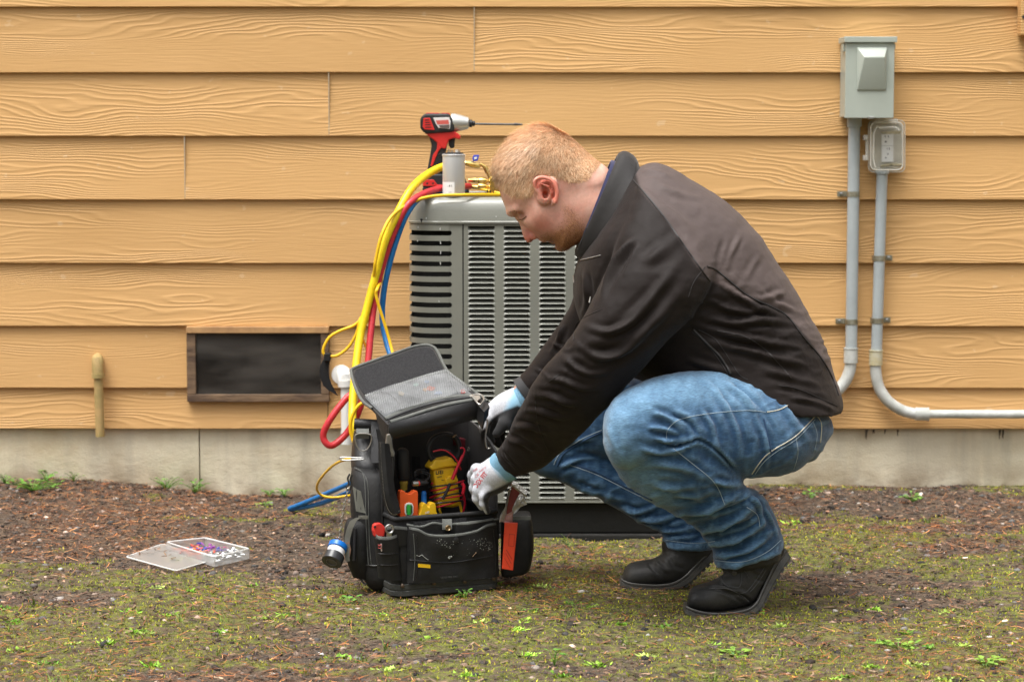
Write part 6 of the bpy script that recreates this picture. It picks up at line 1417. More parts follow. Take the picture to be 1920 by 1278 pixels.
# ============================================================ TOOL BAG
def ray(px, py): return (P(px, py, -1.6)-CAMP).normalized()
def rp(px, py, pt, nrm):
    d = ray(px, py); return CAMP+d*((Vector(pt)-CAMP).dot(nrm)/d.dot(nrm))
Zv = Vector((0, 0, 1))
BO = rp(737, 1121, (0, 0, .004), Zv); BR = rp(940, 1104.5, (0, 0, .004), Zv)
E1 = (BR-BO).normalized(); E2 = Zv.cross(E1).normalized(); BW = (BR-BO).length; BD = .235
def bf(px, py, v=0.0): return rp(px, py, BO+E2*v, E2)          # on a plane parallel to the bag's front
def bl(px, py, u=0.0): return rp(px, py, BO+E1*u, E1)          # on a plane parallel to its left side
def B(u, v, h): return BO+E1*u+E2*v+Zv*h
def uvh(p): d = Vector(p)-BO; return d.dot(E1), d.dot(E2), d.z
M_nyl = mat('black_nylon', (.0075, .0075, .008), .66, bump=.0006, bscale=700, vscale=25, col2=(.015, .0145, .014), bump2=.002, b2scale=35)
M_nyl2 = mat('black_vinyl', (.020, .0195, .020), .38, bump=.0004, bscale=500, var=.2, vscale=20, bump2=.0025, b2scale=18)
M_trim = mat('grey_binding', (.13, .135, .122), .7, bump=.0005, bscale=600, var=.25, vscale=60)
M_velc = mat('velcro_loop', (.012, .012, .013), 1.0, bump=.004, bscale=330, var=.6, vscale=260, col2=(.03, .03, .032))
M_tray = mat('tray_rubber', (.06, .062, .058), .5, bump=.0005, bscale=200, var=.2, vscale=30)
M_rivet = mat('rivet', (.16, .12, .09), .4, .8)
M_gunm = mat('gunmetal', (.46, .44, .40), .3, .8, var=.3, vscale=80)
bag = empty('tool_bag', B(BW/2, BD/2, 0), 'open black fabric tool bag with grey edging, its lid folded up, full of hand tools', 'tool bag')
def rr_local(u0, u1, v0, v1, r, h, n=7): return [B(x, y, h) for x, y in rrect(u0, u1, v0, v1, r, n)]
g = G(); rows_ = [rr_local(a, BW-a, a, BD-a, .028, h) for a, h in ((.004, 0), (0, .003), (0, .012), (.0015, .0135), (.0015, .016), (0, .0175), (0, .027), (.003, .0285), (.006, .0285))]
g.grid(rows_, close=True); n = len(rows_[0]); g.add(rows_[-1], [tuple(range(n))]); g.add(rows_[0], [tuple(range(n))[::-1]]); build('base_tray', g, M_tray, bag)
def skin_grid(fn, nu, nv): return [[fn(i/(nu-1), j/(nv-1)) for i in range(nu)] for j in range(nv)]
# lower tub: front wall and sides up to the pocket rim
hr = uvh(bf(850, 967))[2]
g = G(); rows_ = []
for k in range(13):
    t = k/12; h = .027+(hr-.027)*t; b_ = .004*math.sin(t*math.pi)
    rows_.append(rr_local(.003-b_, BW-.003+b_, .003-b_, BD-.004, .024, h))
g.grid(rows_, close=True, th=.005); build('lower_body', g, M_nyl, bag)
build('tub_floor', G().prism(rr_local(.01, BW-.01, .01, BD-.01, .02, .05), (0, 0, .004)), M_nyl, bag)
# padded rim over the tub
rim = [B(x, y, hr+.001+.002*math.sin(i*.7)) for i, (x, y) in enumerate(rrect(.004, BW-.004, .004, BD-.006, .022, 6))]
build('rim', G().tube(rim, .0058, 10, closed=True), M_nyl, bag)
# inner back panel with rows of pockets and the right-hand wall
ht = uvh(bf(820, 790, BD*.8))[2]
vb = BD-.035
g = G(); g.grid([[B(.004+(BW-.008)*i/12, vb+.003*math.sin(i*1.3+k), .05+(ht-.05)*k/10) for i in range(13)] for k in range(11)], th=-.01); build('back_panel', g, mat('grey_lining', (.045, .043, .043), .8, bump=.0005, bscale=500, var=.3), bag)
for k, (x0, x1, y0, y1) in enumerate(((768, 790, 853, 905), (791, 806, 853, 900), (865, 880, 850, 900))):
    p0 = uvh(bf(x0, y1, vb)); p1 = uvh(bf(x1, y0, vb)); g = G().grid([[B(p0[0]+(p1[0]-p0[0])*i/6, vb-.004-.008*math.sin(math.pi*i/6), p0[2]+(p1[2]-p0[2])*j/3) for i in range(7)] for j in range(4)], th=.002); build('inner_pocket', g, M_nyl, bag)
g = G(); p0 = uvh(bf(742, 848, vb)); g.box((0, 0, 0), (1, 1, 1)); g.v = [tuple(B(.01+(BW-.02)*x, vb-.007+.002*y, p0[2]+.007*z)) for x, y, z in g.v]; build('webbing', g, M_trim, bag)
g = G(); g.grid([[B(BW-.002-.006*math.sin(math.pi*i/8)*math.sin(math.pi*k/8), .03+(BD-.04)*i/8, hr+(ht+.0-hr)*k/8*(1-.28*(1-i/8)**2)) for i in range(9)] for k in range(9)], th=-.006); wr = build('right_wall', g, mat('wall_fabric', (.06, .058, .058), .7, bump=.0005, bscale=500, var=.3), bag)
for x, y in ((868, 838), (879, 842)):
    p = rp(x, y, B(BW-.009, 0, 0), E1); build('grommet', G().lathe(p, -E1, [(0, .0055), (.0015, .0055), (.002, .004), (.0005, .003)], 14), M_gunm, wr)
g = G(); g.grid([[B(.002, .02+(BD-.03)*i/8, hr+(ht-hr)*k/8) for i in range(9)] for k in range(9)], th=-.006); build('left_wall', g, M_nyl, bag)
# front pocket, bulging, with sagging grey-bound top
def pocket(x0, x1, top, bot, bulge, v0=-.004, nu=22, nv=12, wob=.0):
    tp = cr(top, 6); bt = cr(bot, 6); out = []
    def at(c, t):
        L = np.linspace(0, 1, len(c)); return np.interp(t, L, c[:, 0]), np.interp(t, L, c[:, 1])
    for j in range(nv):
        r = []
        for i in range(nu):
            u = i/(nu-1); s = j/(nv-1); a, b_ = at(tp, u), at(bt, u); x, y = a[0]*(1-s)+b_[0]*s, a[1]*(1-s)+b_[1]*s
            e = math.sin(math.pi*min(max(u, 0), 1))**.4 if 0 < u < 1 else 0
            v = v0-bulge*e*(1-.55*s)-wob*e*(math.sin(u*17+s*6)*.5+math.sin(u*7-s*9)*.6)
            r.append(bf(x, y, v))
        out.append(r)
    return out
def ribbon(pts3, w, th, m, name, par):
    g = G(); rr_ = []
    for i, p in enumerate(pts3): rr_.append([p+Zv*w*.5-E2*0, p+Zv*w*.25-E2*th, p-Zv*w*.25-E2*th, p-Zv*w*.5-E2*0])
    g.grid(rr_, th=.001); return build(name, g, m, par)
topc = [(766, 991), (785, 995), (803, 1004), (830, 1006), (865, 1003), (893, 997), (912, 987), (930, 983)]
fp = pocket(766, 932, topc, [(764, 1092), (800, 1092), (850, 1089), (900, 1084), (934, 1080)], .020, wob=.0025)
fpo = build('front_pocket', G().grid(fp, th=.003), M_nyl, bag)
ribbon(fp[0], .0105, .0022, M_trim, 'pocket_binding', fpo)
# inner pocket layers behind the opening
fp2 = pocket(756, 935, [(762, 984), (790, 988), (812, 981), (835, 984), (870, 981), (935, 974)], [(762, 1020), (935, 1010)], .006, v0=-.001, nv=5)
ip = build('inner_front_pocket', G().grid(fp2, th=.002), M_nyl, bag); ribbon(fp2[0], .008, .0018, M_trim, 'pocket_binding', ip)
fp3 = pocket(855, 935, [(854, 983), (880, 982), (925, 974)], [(854, 1010), (930, 1000)], .006, v0=-.006, nv=4); ip = build('inner_front_pocket', G().grid(fp3, th=.002), M_nyl, bag); ribbon(fp3[0], .009, .0018, M_trim, 'pocket_binding', ip)
g = G().grid([[bf(775+9*i, 977-.6*i+1.0*math.sin(i), -.003) for i in range(12)], [bf(775+9*i, 984-.6*i, -.004) for i in range(12)]], th=.002); build('velcro_strip', g, M_velc, bag)
# grey tab with a brass snap
g = G().grid([[bf(x, y, v) for x in (829, 838, 847)] for y, v in ((973, -.006), (980, -.013), (988, -.017), (992, -.017))], th=.0015); tb = build('snap_tab', g, M_trim, bag)
p = bf(840, 989, -.018); build('snap', G().lathe(p, -E2, [(0, .0068), (.0015, .0068), (.0025, .0052), (.0008, .0036), (.0006, .002)], 20), mat('old_brass', (.35, .25, .14), .35, .9), tb)
p = bf(855, 1012, -.026); build('button', G().lathe(p, -E2, [(0, .0068), (.0012, .0064), (.0018, .004)], 18), M_nyl2, fpo)
# seams across the pocket
def on_pocket(x, y, lift=.001):
    lift += .0034
    h = fbv.ray_cast(CAMP, ray(x, y)); return None if h[0] is None else h[0]-ray(x, y)*lift
gp = G().grid(fp); fbv = BVHTree.FromPolygons([tuple(v_) for v_ in gp.v], gp.f)
def line_on(name, pts, r, m, par, bv=None):
    q = cr(pts, 6); w = [on_pocket(x, y) for x, y in q]; w = [x for x in w if x is not None]
    if len(w) > 1: build(name, G().tube(w, r, 5), m, par)
line_on('seam', [(768, 1049), (800, 1052), (840, 1054), (880, 1049), (925, 1041)], .0011, M_nyl2, fpo)
line_on('seam', [(775, 1000), (778, 1045), (775, 1088)], .0008, M_trim, fpo); line_on('seam', [(781, 1002), (783, 1045), (780, 1088)], .0006, M_nyl2, fpo)
line_on('seam', [(925, 992), (929, 1040), (928, 1078)], .0008, M_nyl2, fpo)
# stuck bits: yellow tag, thread, fluff, pale paint flecks
M_fleck = mat('dried_paint', (.30, .31, .28), .7); M_fleck2 = mat('dried_paint_green', (.16, .22, .19), .7)
pts = [on_pocket(*q, .0012) for q in ((784, 1056), (807, 1058), (807, 1064.5), (784, 1062.5))]
tg = build('yellow_tag', G().add(pts+[p+E2*.0008 for p in pts], [(0, 1, 2, 3), (7, 6, 5, 4), (0, 4, 5, 1), (1, 5, 6, 2), (2, 6, 7, 3), (3, 7, 4, 0)]), M_yellow, fpo)
line_on('thread', [(781, 1040), (786, 1042), (791, 1040), (797, 1045), (803, 1049)], .0007, M_fleck, fpo); line_on('pine_needle', [(886, 1043), (893, 1035)], .0006, mat('needle_brown', (.3, .2, .12), .7), fpo)
g = G(); r_ = random.Random(3)
for k in range(5): 
    p = on_pocket(844+r_.uniform(-3, 3), 1043+r_.uniform(-3, 3), .001); g.ball(p, r_.uniform(.0012, .003), n=4)
build('fluff', g, M_fleck, fpo, kind='stuff')
g = G()
for cx_, cy_, n_, sp in ((838, 1018, 22, 6), (826, 1013, 16, 5), (912, 1012, 40, 8), (897, 1018, 20, 7), (915, 1026, 22, 7), (870, 1025, 16, 24), (850, 1030, 10, 30)):
    for k in range(n_):
        x, y = cx_+r_.gauss(0, sp), cy_+r_.gauss(0, sp*.8)
        if y < 1009 or y > 1046 or x > 924 or x < 785: continue
        p = on_pocket(x, y, .0004)
        if p is None: continue
        s = r_.uniform(.0004, .0016)*r_.random()**1.3+.0003; a = [r_.uniform(.5, 1.3)*s for _ in range(6)]; g.add([p+E1*a[i]*math.cos(i*1.047)+Zv*a[i]*math.sin(i*1.047) for i in range(6)], [tuple(range(6))])
build('paint_flecks', g, M_fleck, fpo, auto=0, kind='stuff')
t = text_geo('VETO PRO PAC', .0058, bf(826, 1084, -.024), E1, Zv, .0002); build('lettering', t, mat('dull_grey_print', (.07, .07, .07), .6), fpo, kind='stuff')
for x, y, v in ((754, 1097, -.004), (813, 1092.5, -.006), (871, 1089, -.006), (925, 1083, -.006)):
    build('rivet', G().lathe(bf(x, y, v+.004), -E2, [(0, .0046), (.0045, .0044), (.0058, .003), (.0061, .001)], 14), M_rivet, bag)
# left front pouch with grey rim
pp = pocket(702, 752, [(703, 1006), (712, 1010), (728, 1011), (746, 1006)], [(712, 1082), (730, 1086), (752, 1088)], .030, v0=.004, nu=14, nv=12, wob=.001)
po = build('tool_pouch', G().grid(pp, th=.003), M_nyl, bag); ribbon(pp[0], .0125, .002, M_trim, 'pouch_binding', po)
gp2 = G().grid(pp); pbv2 = BVHTree.FromPolygons([tuple(v_) for v_ in gp2.v], gp2.f)
def on2(x, y, lift=.001):
    lift += .0034; h = pbv2.ray_cast(CAMP, ray(x, y)); return bf(x, y, -.02) if h[0] is None else h[0]-ray(x, y)*lift
for yy in (1038, 1059): build('seam', G().tube([on2(x, yy+((x-727)/25)**2*-2) for x in range(709, 748, 3)], .0011, 5), M_nyl2, po)
pts = [on2(*q, .0012) for q in ((707.5, 1018), (716, 1018.5), (716.5, 1033), (708.5, 1031.5))]
M_tagr = mat('tag_red', (.5, .09, .09), .6); M_tagw = mat('tag_pale', (.55, .42, .4), .6)
tg = build('brand_tag', G().add(pts, [(0, 1, 2, 3)]), M_tagw, po)
def sq_emblem(fn, cx_, cy_, s, par):
    q = [fn(cx_+dx*s, cy_+dy*s*1.15) for dx, dy in ((-1, -1), (1, -1), (1, 1), (-1, 1))]; w = [p-ray(cx_, cy_)*.0004 for p in q]
    build('emblem', G().tube([w[0], w[1], w[2], w[3]], .0009, 4, closed=True).tube([w[0]*.5+w[1]*.5, w[0]*.5+w[2]*.5], .0009, 4), M_tagr, par)
sq_emblem(lambda x, y: on2(x, y, .0016), 712, 1024, 2.6, tg)
pb = pocket(703, 765, [(706, 996), (722, 992), (745, 991), (766, 993)], [(706, 1030), (766, 1020)], .010, v0=.002, nu=12, nv=4); ob = build('pouch_back', G().grid(pb, th=.003), M_nyl, bag); ribbon(pb[0], .0125, .002, M_trim, 'pouch_binding', ob)
# left side: tall zipped pouch built round the corner
def puff(name, outl, Yc, hw, m, par, bulge=1.0, pw=2.6):
    """padded pouch: stations of (left px, right px, y px, depth, half width)"""
    g = G(); lofted(g, [((a, y), (b_, y2), yc, h_) for a, y, b_, y2, yc, h_ in outl], 4, 26, pw); return build(name, g, m, par)
sp = puff('side_pouch', [(668, 868, 735, 872, -1.43, .03), (659, 880, 741, 884, -1.44, .062), (657, 930, 742, 930, -1.445, .075), (661, 985, 742, 985, -1.445, .078), (672, 1040, 742, 1040, -1.45, .075), (682, 1080, 742, 1085, -1.455, .068), (695, 1100, 738, 1103, -1.46, .04)], 0, 0, M_nyl, bag)
sd = bpy.data.meshes; _v = [v_.co+ORG[bag] for v_ in sp.data.vertices]; sbv = BVHTree.FromPolygons([tuple(v_) for v_ in _v], [tuple(p.vertices) for p in sp.data.polygons])
def on3(x, y, lift=.0015): h = sbv.ray_cast(CAMP, ray(x, y)); return None if h[0] is None else h[0]-ray(x, y)*lift
def on3line(name, pts, r, m, par): 
    w = [on3(x, y) for x, y in cr(pts, 8)]; w = [x for x in w if x is not None]
    return build(name, G().tube(w, r, 6), m, par) if len(w) > 1 else None
for dx, m_ in ((0, M_trim), (5, M_trim)): on3line('zip_tape', [(664, 876), (678, 884), (684+dx, 905), (686+dx, 960), (688+dx, 1020), (691+dx, 1058)], .0009, m_, sp)
on3line('zip_teeth', [(665, 879), (680, 886), (687, 905), (689, 960), (691, 1020), (694, 1058)], .0013, M_nyl2, sp)
on3line('piping', [(676, 1057), (700, 1060), (728, 1058)], .0018, M_nyl2, sp); on3line('piping', [(662, 870), (690, 868), (708, 880), (716, 910), (717, 960), (718, 1050)], .0022, M_nyl2, sp)
pts = [on3(*q, .0016) for q in ((662, 912), (677, 921), (686, 962), (668, 958))]
if all(p is not None for p in pts): build('grey_patch', G().grid([[pts[0], pts[1]], [pts[3], pts[2]]], th=.0012), mat('olive_patch', (.12, .12, .10), .7, bump=.0005, bscale=300, var=.3), sp)
# low holster pocket with an olive edge
hp = puff('holster_pocket', [(652, 972, 688, 976, -1.50, .018), (646, 985, 692, 988, -1.50, .03), (645, 1020, 694, 1020, -1.50, .034), (652, 1055, 695, 1056, -1.495, .032), (662, 1080, 696, 1084, -1.49, .02)], 0, 0, M_nyl, bag)
olive = mat('olive_trim', (.15, .145, .12), .7, bump=.0005, bscale=300, var=.3, vscale=40)
g = G().grid([[P(x, y, -1.537-.001*i) for x, y in ((a, b_), (a+w_, b_-1))] for i, (a, b_, w_) in enumerate(((667, 970, 12), (656, 976, 13), (650, 990, 12), (646, 1008, 11), (645, 1030, 10), (648, 1052, 8)))], th=.003); build('pocket_edge', g, olive, hp)
g = G().grid([[P(x, y, -1.536) for x in (672, 690)] for y in (966, 972)], th=.003); build('pocket_edge', g, olive, hp)
build('patch', G().prism([P(x, y, -1.5435) for x, y in ((648, 1018), (655, 1014), (658, 1030), (655, 1048), (650, 1044))], (0, .001, 0)), mat('copper_patch', (.22, .12, .075), .6), hp)
build('pen', G().tube([P(666, 990, -1.54), P(664, 1050, -1.54)], .0035, 10), M_black, hp)
g = G().tube([P(x, y, -1.50) for x, y in cr([(668, 1074), (676, 1085), (685, 1094), (690, 1086), (684, 1078), (676, 1082)], 4)], .0024, 6); build('strap_end', g, M_trim, hp)
# shoulder of the bag: strap loops and D-ring
g = G(); lofted(g, [((664, 806), (712, 812), -1.40, .03), ((660, 835), (722, 838), -1.40, .055), ((658, 865), (733, 868), -1.42, .06), ((660, 885), (738, 888), -1.43, .05)], 4, 24, 2.4); build('shoulder_panel', g, M_nyl2, bag)
g = G().tube([P(664, 794, -1.455), P(712, 797, -1.45)], .0125, 16); build('carry_handle', g, M_nyl2, bag)
g = G().grid([[P(x, y, Y) for x in (696, 712)] for y, Y in ((790, -1.46), (815, -1.475), (845, -1.49), (868, -1.50))], th=.003); build('handle_strap', g, M_nyl2, bag)
g = G().grid([[P(x, y, Y) for x in (668, 692)] for y, Y in ((806, -1.47), (812, -1.484), (820, -1.478))], th=.004); build('ring_loop', g, M_trim, bag)
g = G().tube([P(x, y, -1.492) for x, y in cr([(668, 814), (694, 814), (696, 828), (688, 842), (676, 844), (668, 832)], 5, True)], .0017, 8, closed=True); build('d_ring', g, M_gunm, bag)
# zipped flap hanging open at the left of the mouth
g = G(); fl_ = [[(712, 828), (727, 832)], [(712, 860), (731, 862)], [(714, 890), (734, 890)], [(717, 920), (738, 918)], [(722, 945), (744, 940)], [(733, 962), (749, 962)]]
gr_ = []
for i, (a, b_) in enumerate(fl_): gr_.append([bf(a[0]+(b_[0]-a[0])*t, a[1]+(b_[1]-a[1])*t, -.012-.010*math.sin(math.pi*t)) for t in (0, .25, .5, .75, 1)])
g.grid(gr_, th=.004); fo = build('zip_flap', g, M_nyl, bag)
tz = [bf(x, y, -.018) for x, y in cr([(713, 830), (714, 860), (716, 890), (719, 922), (724, 946), (731, 960), (741, 964), (748, 956)], 6)]
build('zip_tape', G().tube(tz, .0026, 6), M_nyl2, fo)
g = G()
for i in range(0, len(tz)-1):
    for t in (0, .5):
        p = tz[i].lerp(tz[i+1], t); g.ball(p-E2*.0028, .0009, n=3)
build('zip_teeth', g, M_gunm, fo, kind='stuff')
# right-hand outer pocket in the shade of the arm
g = G(); lofted(g, [((942, 966), (990, 963), -1.42, .045), ((940, 972), (996, 969), -1.42, .052), ((939, 1020), (1001, 1018), -1.42, .058), ((939, 1066), (994, 1060), -1.42, .052), ((942, 1076), (985, 1070), -1.42, .045)], 4, 28, 5); rpo = build('right_pocket', g, M_nyl, bag)
g = G().grid([[P(x, y, -1.482) for x in (948, 972, 995)] for y in (967, 974)], th=.002); build('pocket_binding', g, M_trim, rpo)
# lid, opened up and back
LA, LB, LC = P(725, 790, -1.545), P(890, 750, -1.47), P(665, 690, -1.34)
LN = (LB-LA).cross(LC-LA).normalized()
if LN.z < 0: LN = -LN
def L(x, y, d=0.0): return rp(x, y, LA+LN*d, LN)
def shell(poly, th, m, name, par, top=0, bev=0): q = [L(x, y, top) for x, y in poly]; return build(name, G().prism(q, -LN*th, bev=bev), m, par)
whole = [(659, 700), (661, 692), (668, 687), (700, 676), (740, 662), (775, 650), (795, 646.5), (808, 648), (817, 654), (826, 670), (838, 694), (860, 712), (885, 730), (914, 752), (918, 762), (908, 772), (890, 753), (726, 795), (716, 785), (698, 765), (680, 752), (667, 728)]
lid = shell(whole, .007, M_nyl2, 'lid', bag, 0, .001)
velc = [(664, 701), (668, 693), (705, 680), (745, 666), (778, 654), (796, 650.5), (806, 652), (813, 658), (822, 674), (832, 693), (790, 703), (740, 720), (700, 735), (683, 739), (672, 722)]
shell(velc, .0012, M_velc, 'velcro_panel', lid, .0014)
edge_ = [L(x, y, .0005) for x, y in cr([(698, 765), (680, 752), (667, 728), (659, 700), (663, 690), (700, 676), (740, 662), (775, 650), (797, 646.5), (810, 649), (820, 658), (838, 694), (860, 712), (885, 730), (914, 752)], 5)]
build('lid_binding', G().tube(edge_, .0034, 8), M_trim, lid)
build('lid_binding', G().tube([L(x, y, .0012) for x, y in cr([(684, 742), (712, 735), (760, 716), (800, 703), (838, 695)], 5)], .003, 8, flat=.6), M_trim, lid)
# clear pocket under netting
M_net = mat('pocket_net', (.40, .41, .41), .45, var=.45, vscale=22); M_pouchf = mat('foil_liner', (.26, .27, .28), .35, vscale=16, col2=(.09, .095, .1), metal=.2, bump=.006, bscale=16)
N_, L_, B_ = nodes(M_pouchf)
mp_ = [(684, 744), (712, 736), (760, 718), (800, 705), (836, 698), (860, 716), (884, 738), (850, 744), (800, 757), (750, 774), (722, 782)]
mesh_p = shell(mp_, .0012, M_pouchf, 'mesh_pocket', lid, .002)
cpts = [(L(808, 729, .0015), (.55, .16, .09)), (L(797, 731, .0015), (.5, .3, .16)), (L(752, 738, .0015), (.42, .36, .26)), (L(800, 716, .0015), (.2, .26, .4)), (L(822, 737, .0015), (.3, .36, .5)), (L(780, 722, .0015), (.25, .36, .32))]
for (p, c_), (a, b_) in zip(cpts, ((8, 4.5), (5, 3), (6, 4), (5, 2.5), (8, 3), (6, 2.5))):
    s_ = 1/870; ux = (LB-LA).normalized(); uy = LN.cross(ux); ng = 9
    pts = [p+ux*math.cos(k*6.283/ng)*a*s_*r_.uniform(.7, 1.2)+uy*math.sin(k*6.283/ng)*b_*2.2*s_*r_.uniform(.7, 1.2) for k in range(ng)]
    build('packet', G().prism(pts, LN*.002), mat('packet', c_, .5, var=.3, vscale=90), mesh_p)
# netting: crossing strands lying over the pocket
ux = (LB-LA).normalized(); uy = LN.cross(ux); g = G(); pm = [L(x, y, 0) for x, y in mp_]; P2 = [((p-LA).dot(ux), (p-LA).dot(uy)) for p in pm]
def clip_line(a, b_):
    """parts of the segment inside the pocket outline"""
    ts = [0, 1]; n = len(P2)
    for i in range(n):
        c_, d_ = P2[i], P2[(i+1) % n]; rx, ry = b_[0]-a[0], b_[1]-a[1]; sx_, sy_ = d_[0]-c_[0], d_[1]-c_[1]; den = rx*sy_-ry*sx_
        if abs(den) < 1e-12: continue
        t = ((c_[0]-a[0])*sy_-(c_[1]-a[1])*sx_)/den; u = ((c_[0]-a[0])*ry-(c_[1]-a[1])*rx)/den
        if 0 <= t <= 1 and 0 <= u <= 1: ts.append(t)
    ts.sort(); out = []
    for t0, t1 in zip(ts[:-1], ts[1:]):
        m_ = (a[0]+(b_[0]-a[0])*(t0+t1)/2, a[1]+(b_[1]-a[1])*(t0+t1)/2)
        if inside(np.array(P2), np.array([m_]))[0] and t1-t0 > 1e-4: out.append(((a[0]+(b_[0]-a[0])*t0, a[1]+(b_[1]-a[1])*t0), (a[0]+(b_[0]-a[0])*t1, a[1]+(b_[1]-a[1])*t1)))
    return out
for sgn in (-1, 1):
    for k in range(-85, 142):
        x0 = k*.0045; a, b_ = (x0, -.02), (x0+sgn*.16, .30)
        for s0, s1 in clip_line(a, b_):
            n_ = 8; line = [LA+ux*(s0[0]+(s1[0]-s0[0])*i/n_)+uy*(s0[1]+(s1[1]-s0[1])*i/n_) for i in range(n_+1)]
            line = [q_+LN*(.0066+.0025*math.sin((q_-LA).dot(ux)*38)) for q_ in line]; g.tube(line, .00058, 3, caps=False)
build('netting', g, M_net, mesh_p, auto=0, kind='stuff')
build('divider_seam', G().tube([L(x, y, .006) for x, y in cr([(709, 733), (727, 737), (744, 750), (753, 768)], 4)], .0015, 6), mat('seam_grey', (.16, .16, .16), .6), mesh_p)
build('divider_seam', G().tube([L(x, y, .006) for x, y in cr([(836, 700), (845, 715), (858, 735)], 4)], .0012, 6), mat('seam_grey2', (.2, .2, .2), .6), mesh_p)
build('zip_tape', G().tube([L(x, y, .003) for x, y in cr([(722, 784), (745, 774), (775, 762), (820, 748), (860, 742), (885, 741)], 5)], .0048, 8, flat=.5), M_trim, lid)
build('zip', G().tube([L(x, y, .005) for x, y in cr([(727, 786), (755, 774), (790, 762), (830, 752), (883, 744)], 5)], .0024, 6), M_black, lid)
build('zip_tape', G().tube([L(x, y, .003) for x, y in cr([(732, 790), (760, 781), (800, 768), (840, 757), (888, 748)], 5)], .004, 8, flat=.5), M_trim, lid)
zp = build('zip_slider', G().tube([L(881, 743, .007), L(889, 741, .009)], .0034, 8), M_gunm, lid)
g = G(); 
out_ = [(889, 740), (900, 739), (906, 744), (907, 750), (902, 757), (897, 757), (890, 748), (886, 743)]; inn = [(897, 749), (903, 746), (904, 751), (899, 754)]
g.tube([L(x, y, .010) for x, y in cr(out_, 3, True)], .0021, 8, closed=True); g.prism([L(x, y, .0105) for x, y in ((887, 741), (899, 740), (901, 746), (895, 751))], -LN*.002); build('zip_pull', g, M_gunm, zp)
pts = [L(*q, .0068) for q in ((862, 732), (869, 729), (874, 735), (867, 738))]; tg = build('brand_tag', G().add(pts, [(0, 1, 2, 3)]), M_tagw, mesh_p)
sq_emblem(lambda x, y: L(x, y, .0075), 868, 733.5, 2.6, tg)
# padded front wall of the lid hanging over the mouth
gr_ = []
for k in range(9):
    t = k/8; row = []
    for i in range(17):
        s = i/16; x0_, y0_ = 727+(893-727)*s, 795+(752-795)*s; dp = 30+6*s; 
        row.append(L(x0_, y0_, 0)+(-Zv*.9+E2*.18)*(dp*t/870)-E2*.012*math.sin(math.pi*t*.9+.15)*(math.sin(math.pi*min(max(s, .02), .98))**.3))
    gr_.append(row)
lf = build('lid_front', G().grid(gr_, th=.006), M_nyl2, lid)
for row, nm in ((gr_[-1], 'lid_binding'),): build(nm, G().tube(row, .0035, 8), M_nyl, lid)
e_ = [L(x, y, .0) for x, y in ((726, 795), (716, 786))]
g = G().grid([[L(727, 795), L(716, 785), L(703, 770)], [L(727, 795)-Zv*.018, L(716, 785)-Zv*.022, L(706, 772)-Zv*.015], [L(727, 795)-Zv*.036, L(720, 790)-Zv*.038, L(714, 782)-Zv*.036]], th=.003); build('lid_gusset', g, M_nyl2, lid)
g = G().grid([[L(893, 752), L(908, 770), L(917, 762)], [L(893, 752)-Zv*.02, L(907, 772)-Zv*.018, L(916, 764)-Zv*.016], [L(893, 752)-Zv*.04, L(903, 773)-Zv*.036, L(908, 768)-Zv*.03]], th=-.003); build('lid_gusset', g, M_nyl2, lid)
# black clip by the far hand
g = G().tube([P(x, y, -1.43) for x, y in cr([(907, 793), (909, 786), (914, 788), (913, 800), (910, 822), (914, 840), (925, 836)], 5)], .0022, 8); build('buckle', g, M_gunm, bag)
# ============================================================ TOOLS IN THE BAG (each a thing)
def tool(name, px, py, v, label, cat): p = bf(px, py, v); return empty(name, p, label, cat)
def fp_(par, name, poly, v, th, m, bev=.001, smooth=False, **kw): q = [bf(x, y, v) for x, y in poly]; return build(name, G().prism(q, E2*th, bev=bev), m, par, **kw)
def ln(par, name, pts, r, m, sub=6, n=10, **kw):
    q = cr([(x, y, v*1000) for x, y, v in pts], sub); return build(name, G().tube([bf(a, b_, c/1000) for a, b_, c in q], r, n), m, par, **kw)
cm = tool('clamp_meter', 840, 962, .10, 'yellow clamp meter with a black jaw, wrapped in red and black test leads', 'clamp meter')
fp_(cm, 'case', [(812, 880), (830, 876), (855, 873), (860, 905), (865, 948), (850, 952), (822, 950), (817, 915)], .085, .03, M_yellow, .006)
fp_(cm, 'shoulder', [(805.5, 877), (812, 868), (817, 861), (826, 862), (840, 859), (848, 857.5), (854, 866), (861, 869.5), (856, 874), (835, 876), (811, 882)], .078, .038, M_yellow, .004)
fp_(cm, 'thumb_rest', [(835, 897), (843, 893), (853, 892), (859, 897), (860, 903), (848, 906), (836, 909)], .079, .01, M_yellow, .003)
jw = [(821, 868), (808, 858), (803, 843), (809, 826), (822, 816), (838, 813), (848, 815)]
ln(cm, 'jaw', [(x, y, .095) for x, y in jw], [.0065]*4+[.0062]*20+[.005]*13, M_black); ln(cm, 'jaw', [(x, y, .095) for x, y in ((852, 817), (859, 828), (861, 844), (856, 860), (850, 868))], .006, M_black)
for a, b_ in (((822, 948), (827, 966)), ((862, 941), (866, 963))): ln(cm, 'foot', [(a[0], a[1], .086), (b_[0], b_[1], .084)], .0032, M_yellow)
t = text_geo('UEi', .0112, bf(817, 889.5, .0842), (bf(834, 887, .0842)-bf(818, 889.5, .0842)).normalized(), Zv, .0002, bold=.0003, sp=1.18); build('lettering', t, M_ink, cm, kind='stuff')
t = text_geo('DL479', .0042, bf(819, 895.5, .0842), (bf(830, 893.5, .0842)-bf(819, 895.5, .0842)).normalized(), Zv, .0002); build('lettering', t, M_ink, cm, kind='stuff')
t = text_geo('MAX', .003, bf(828, 900.5, .0842), E1, Zv, .0002); build('lettering', t, M_ink, cm, kind='stuff')
rl = tool('test_lead', 850, 950, .07, 'red test lead with its probe wound around the yellow clamp meter', 'test lead')
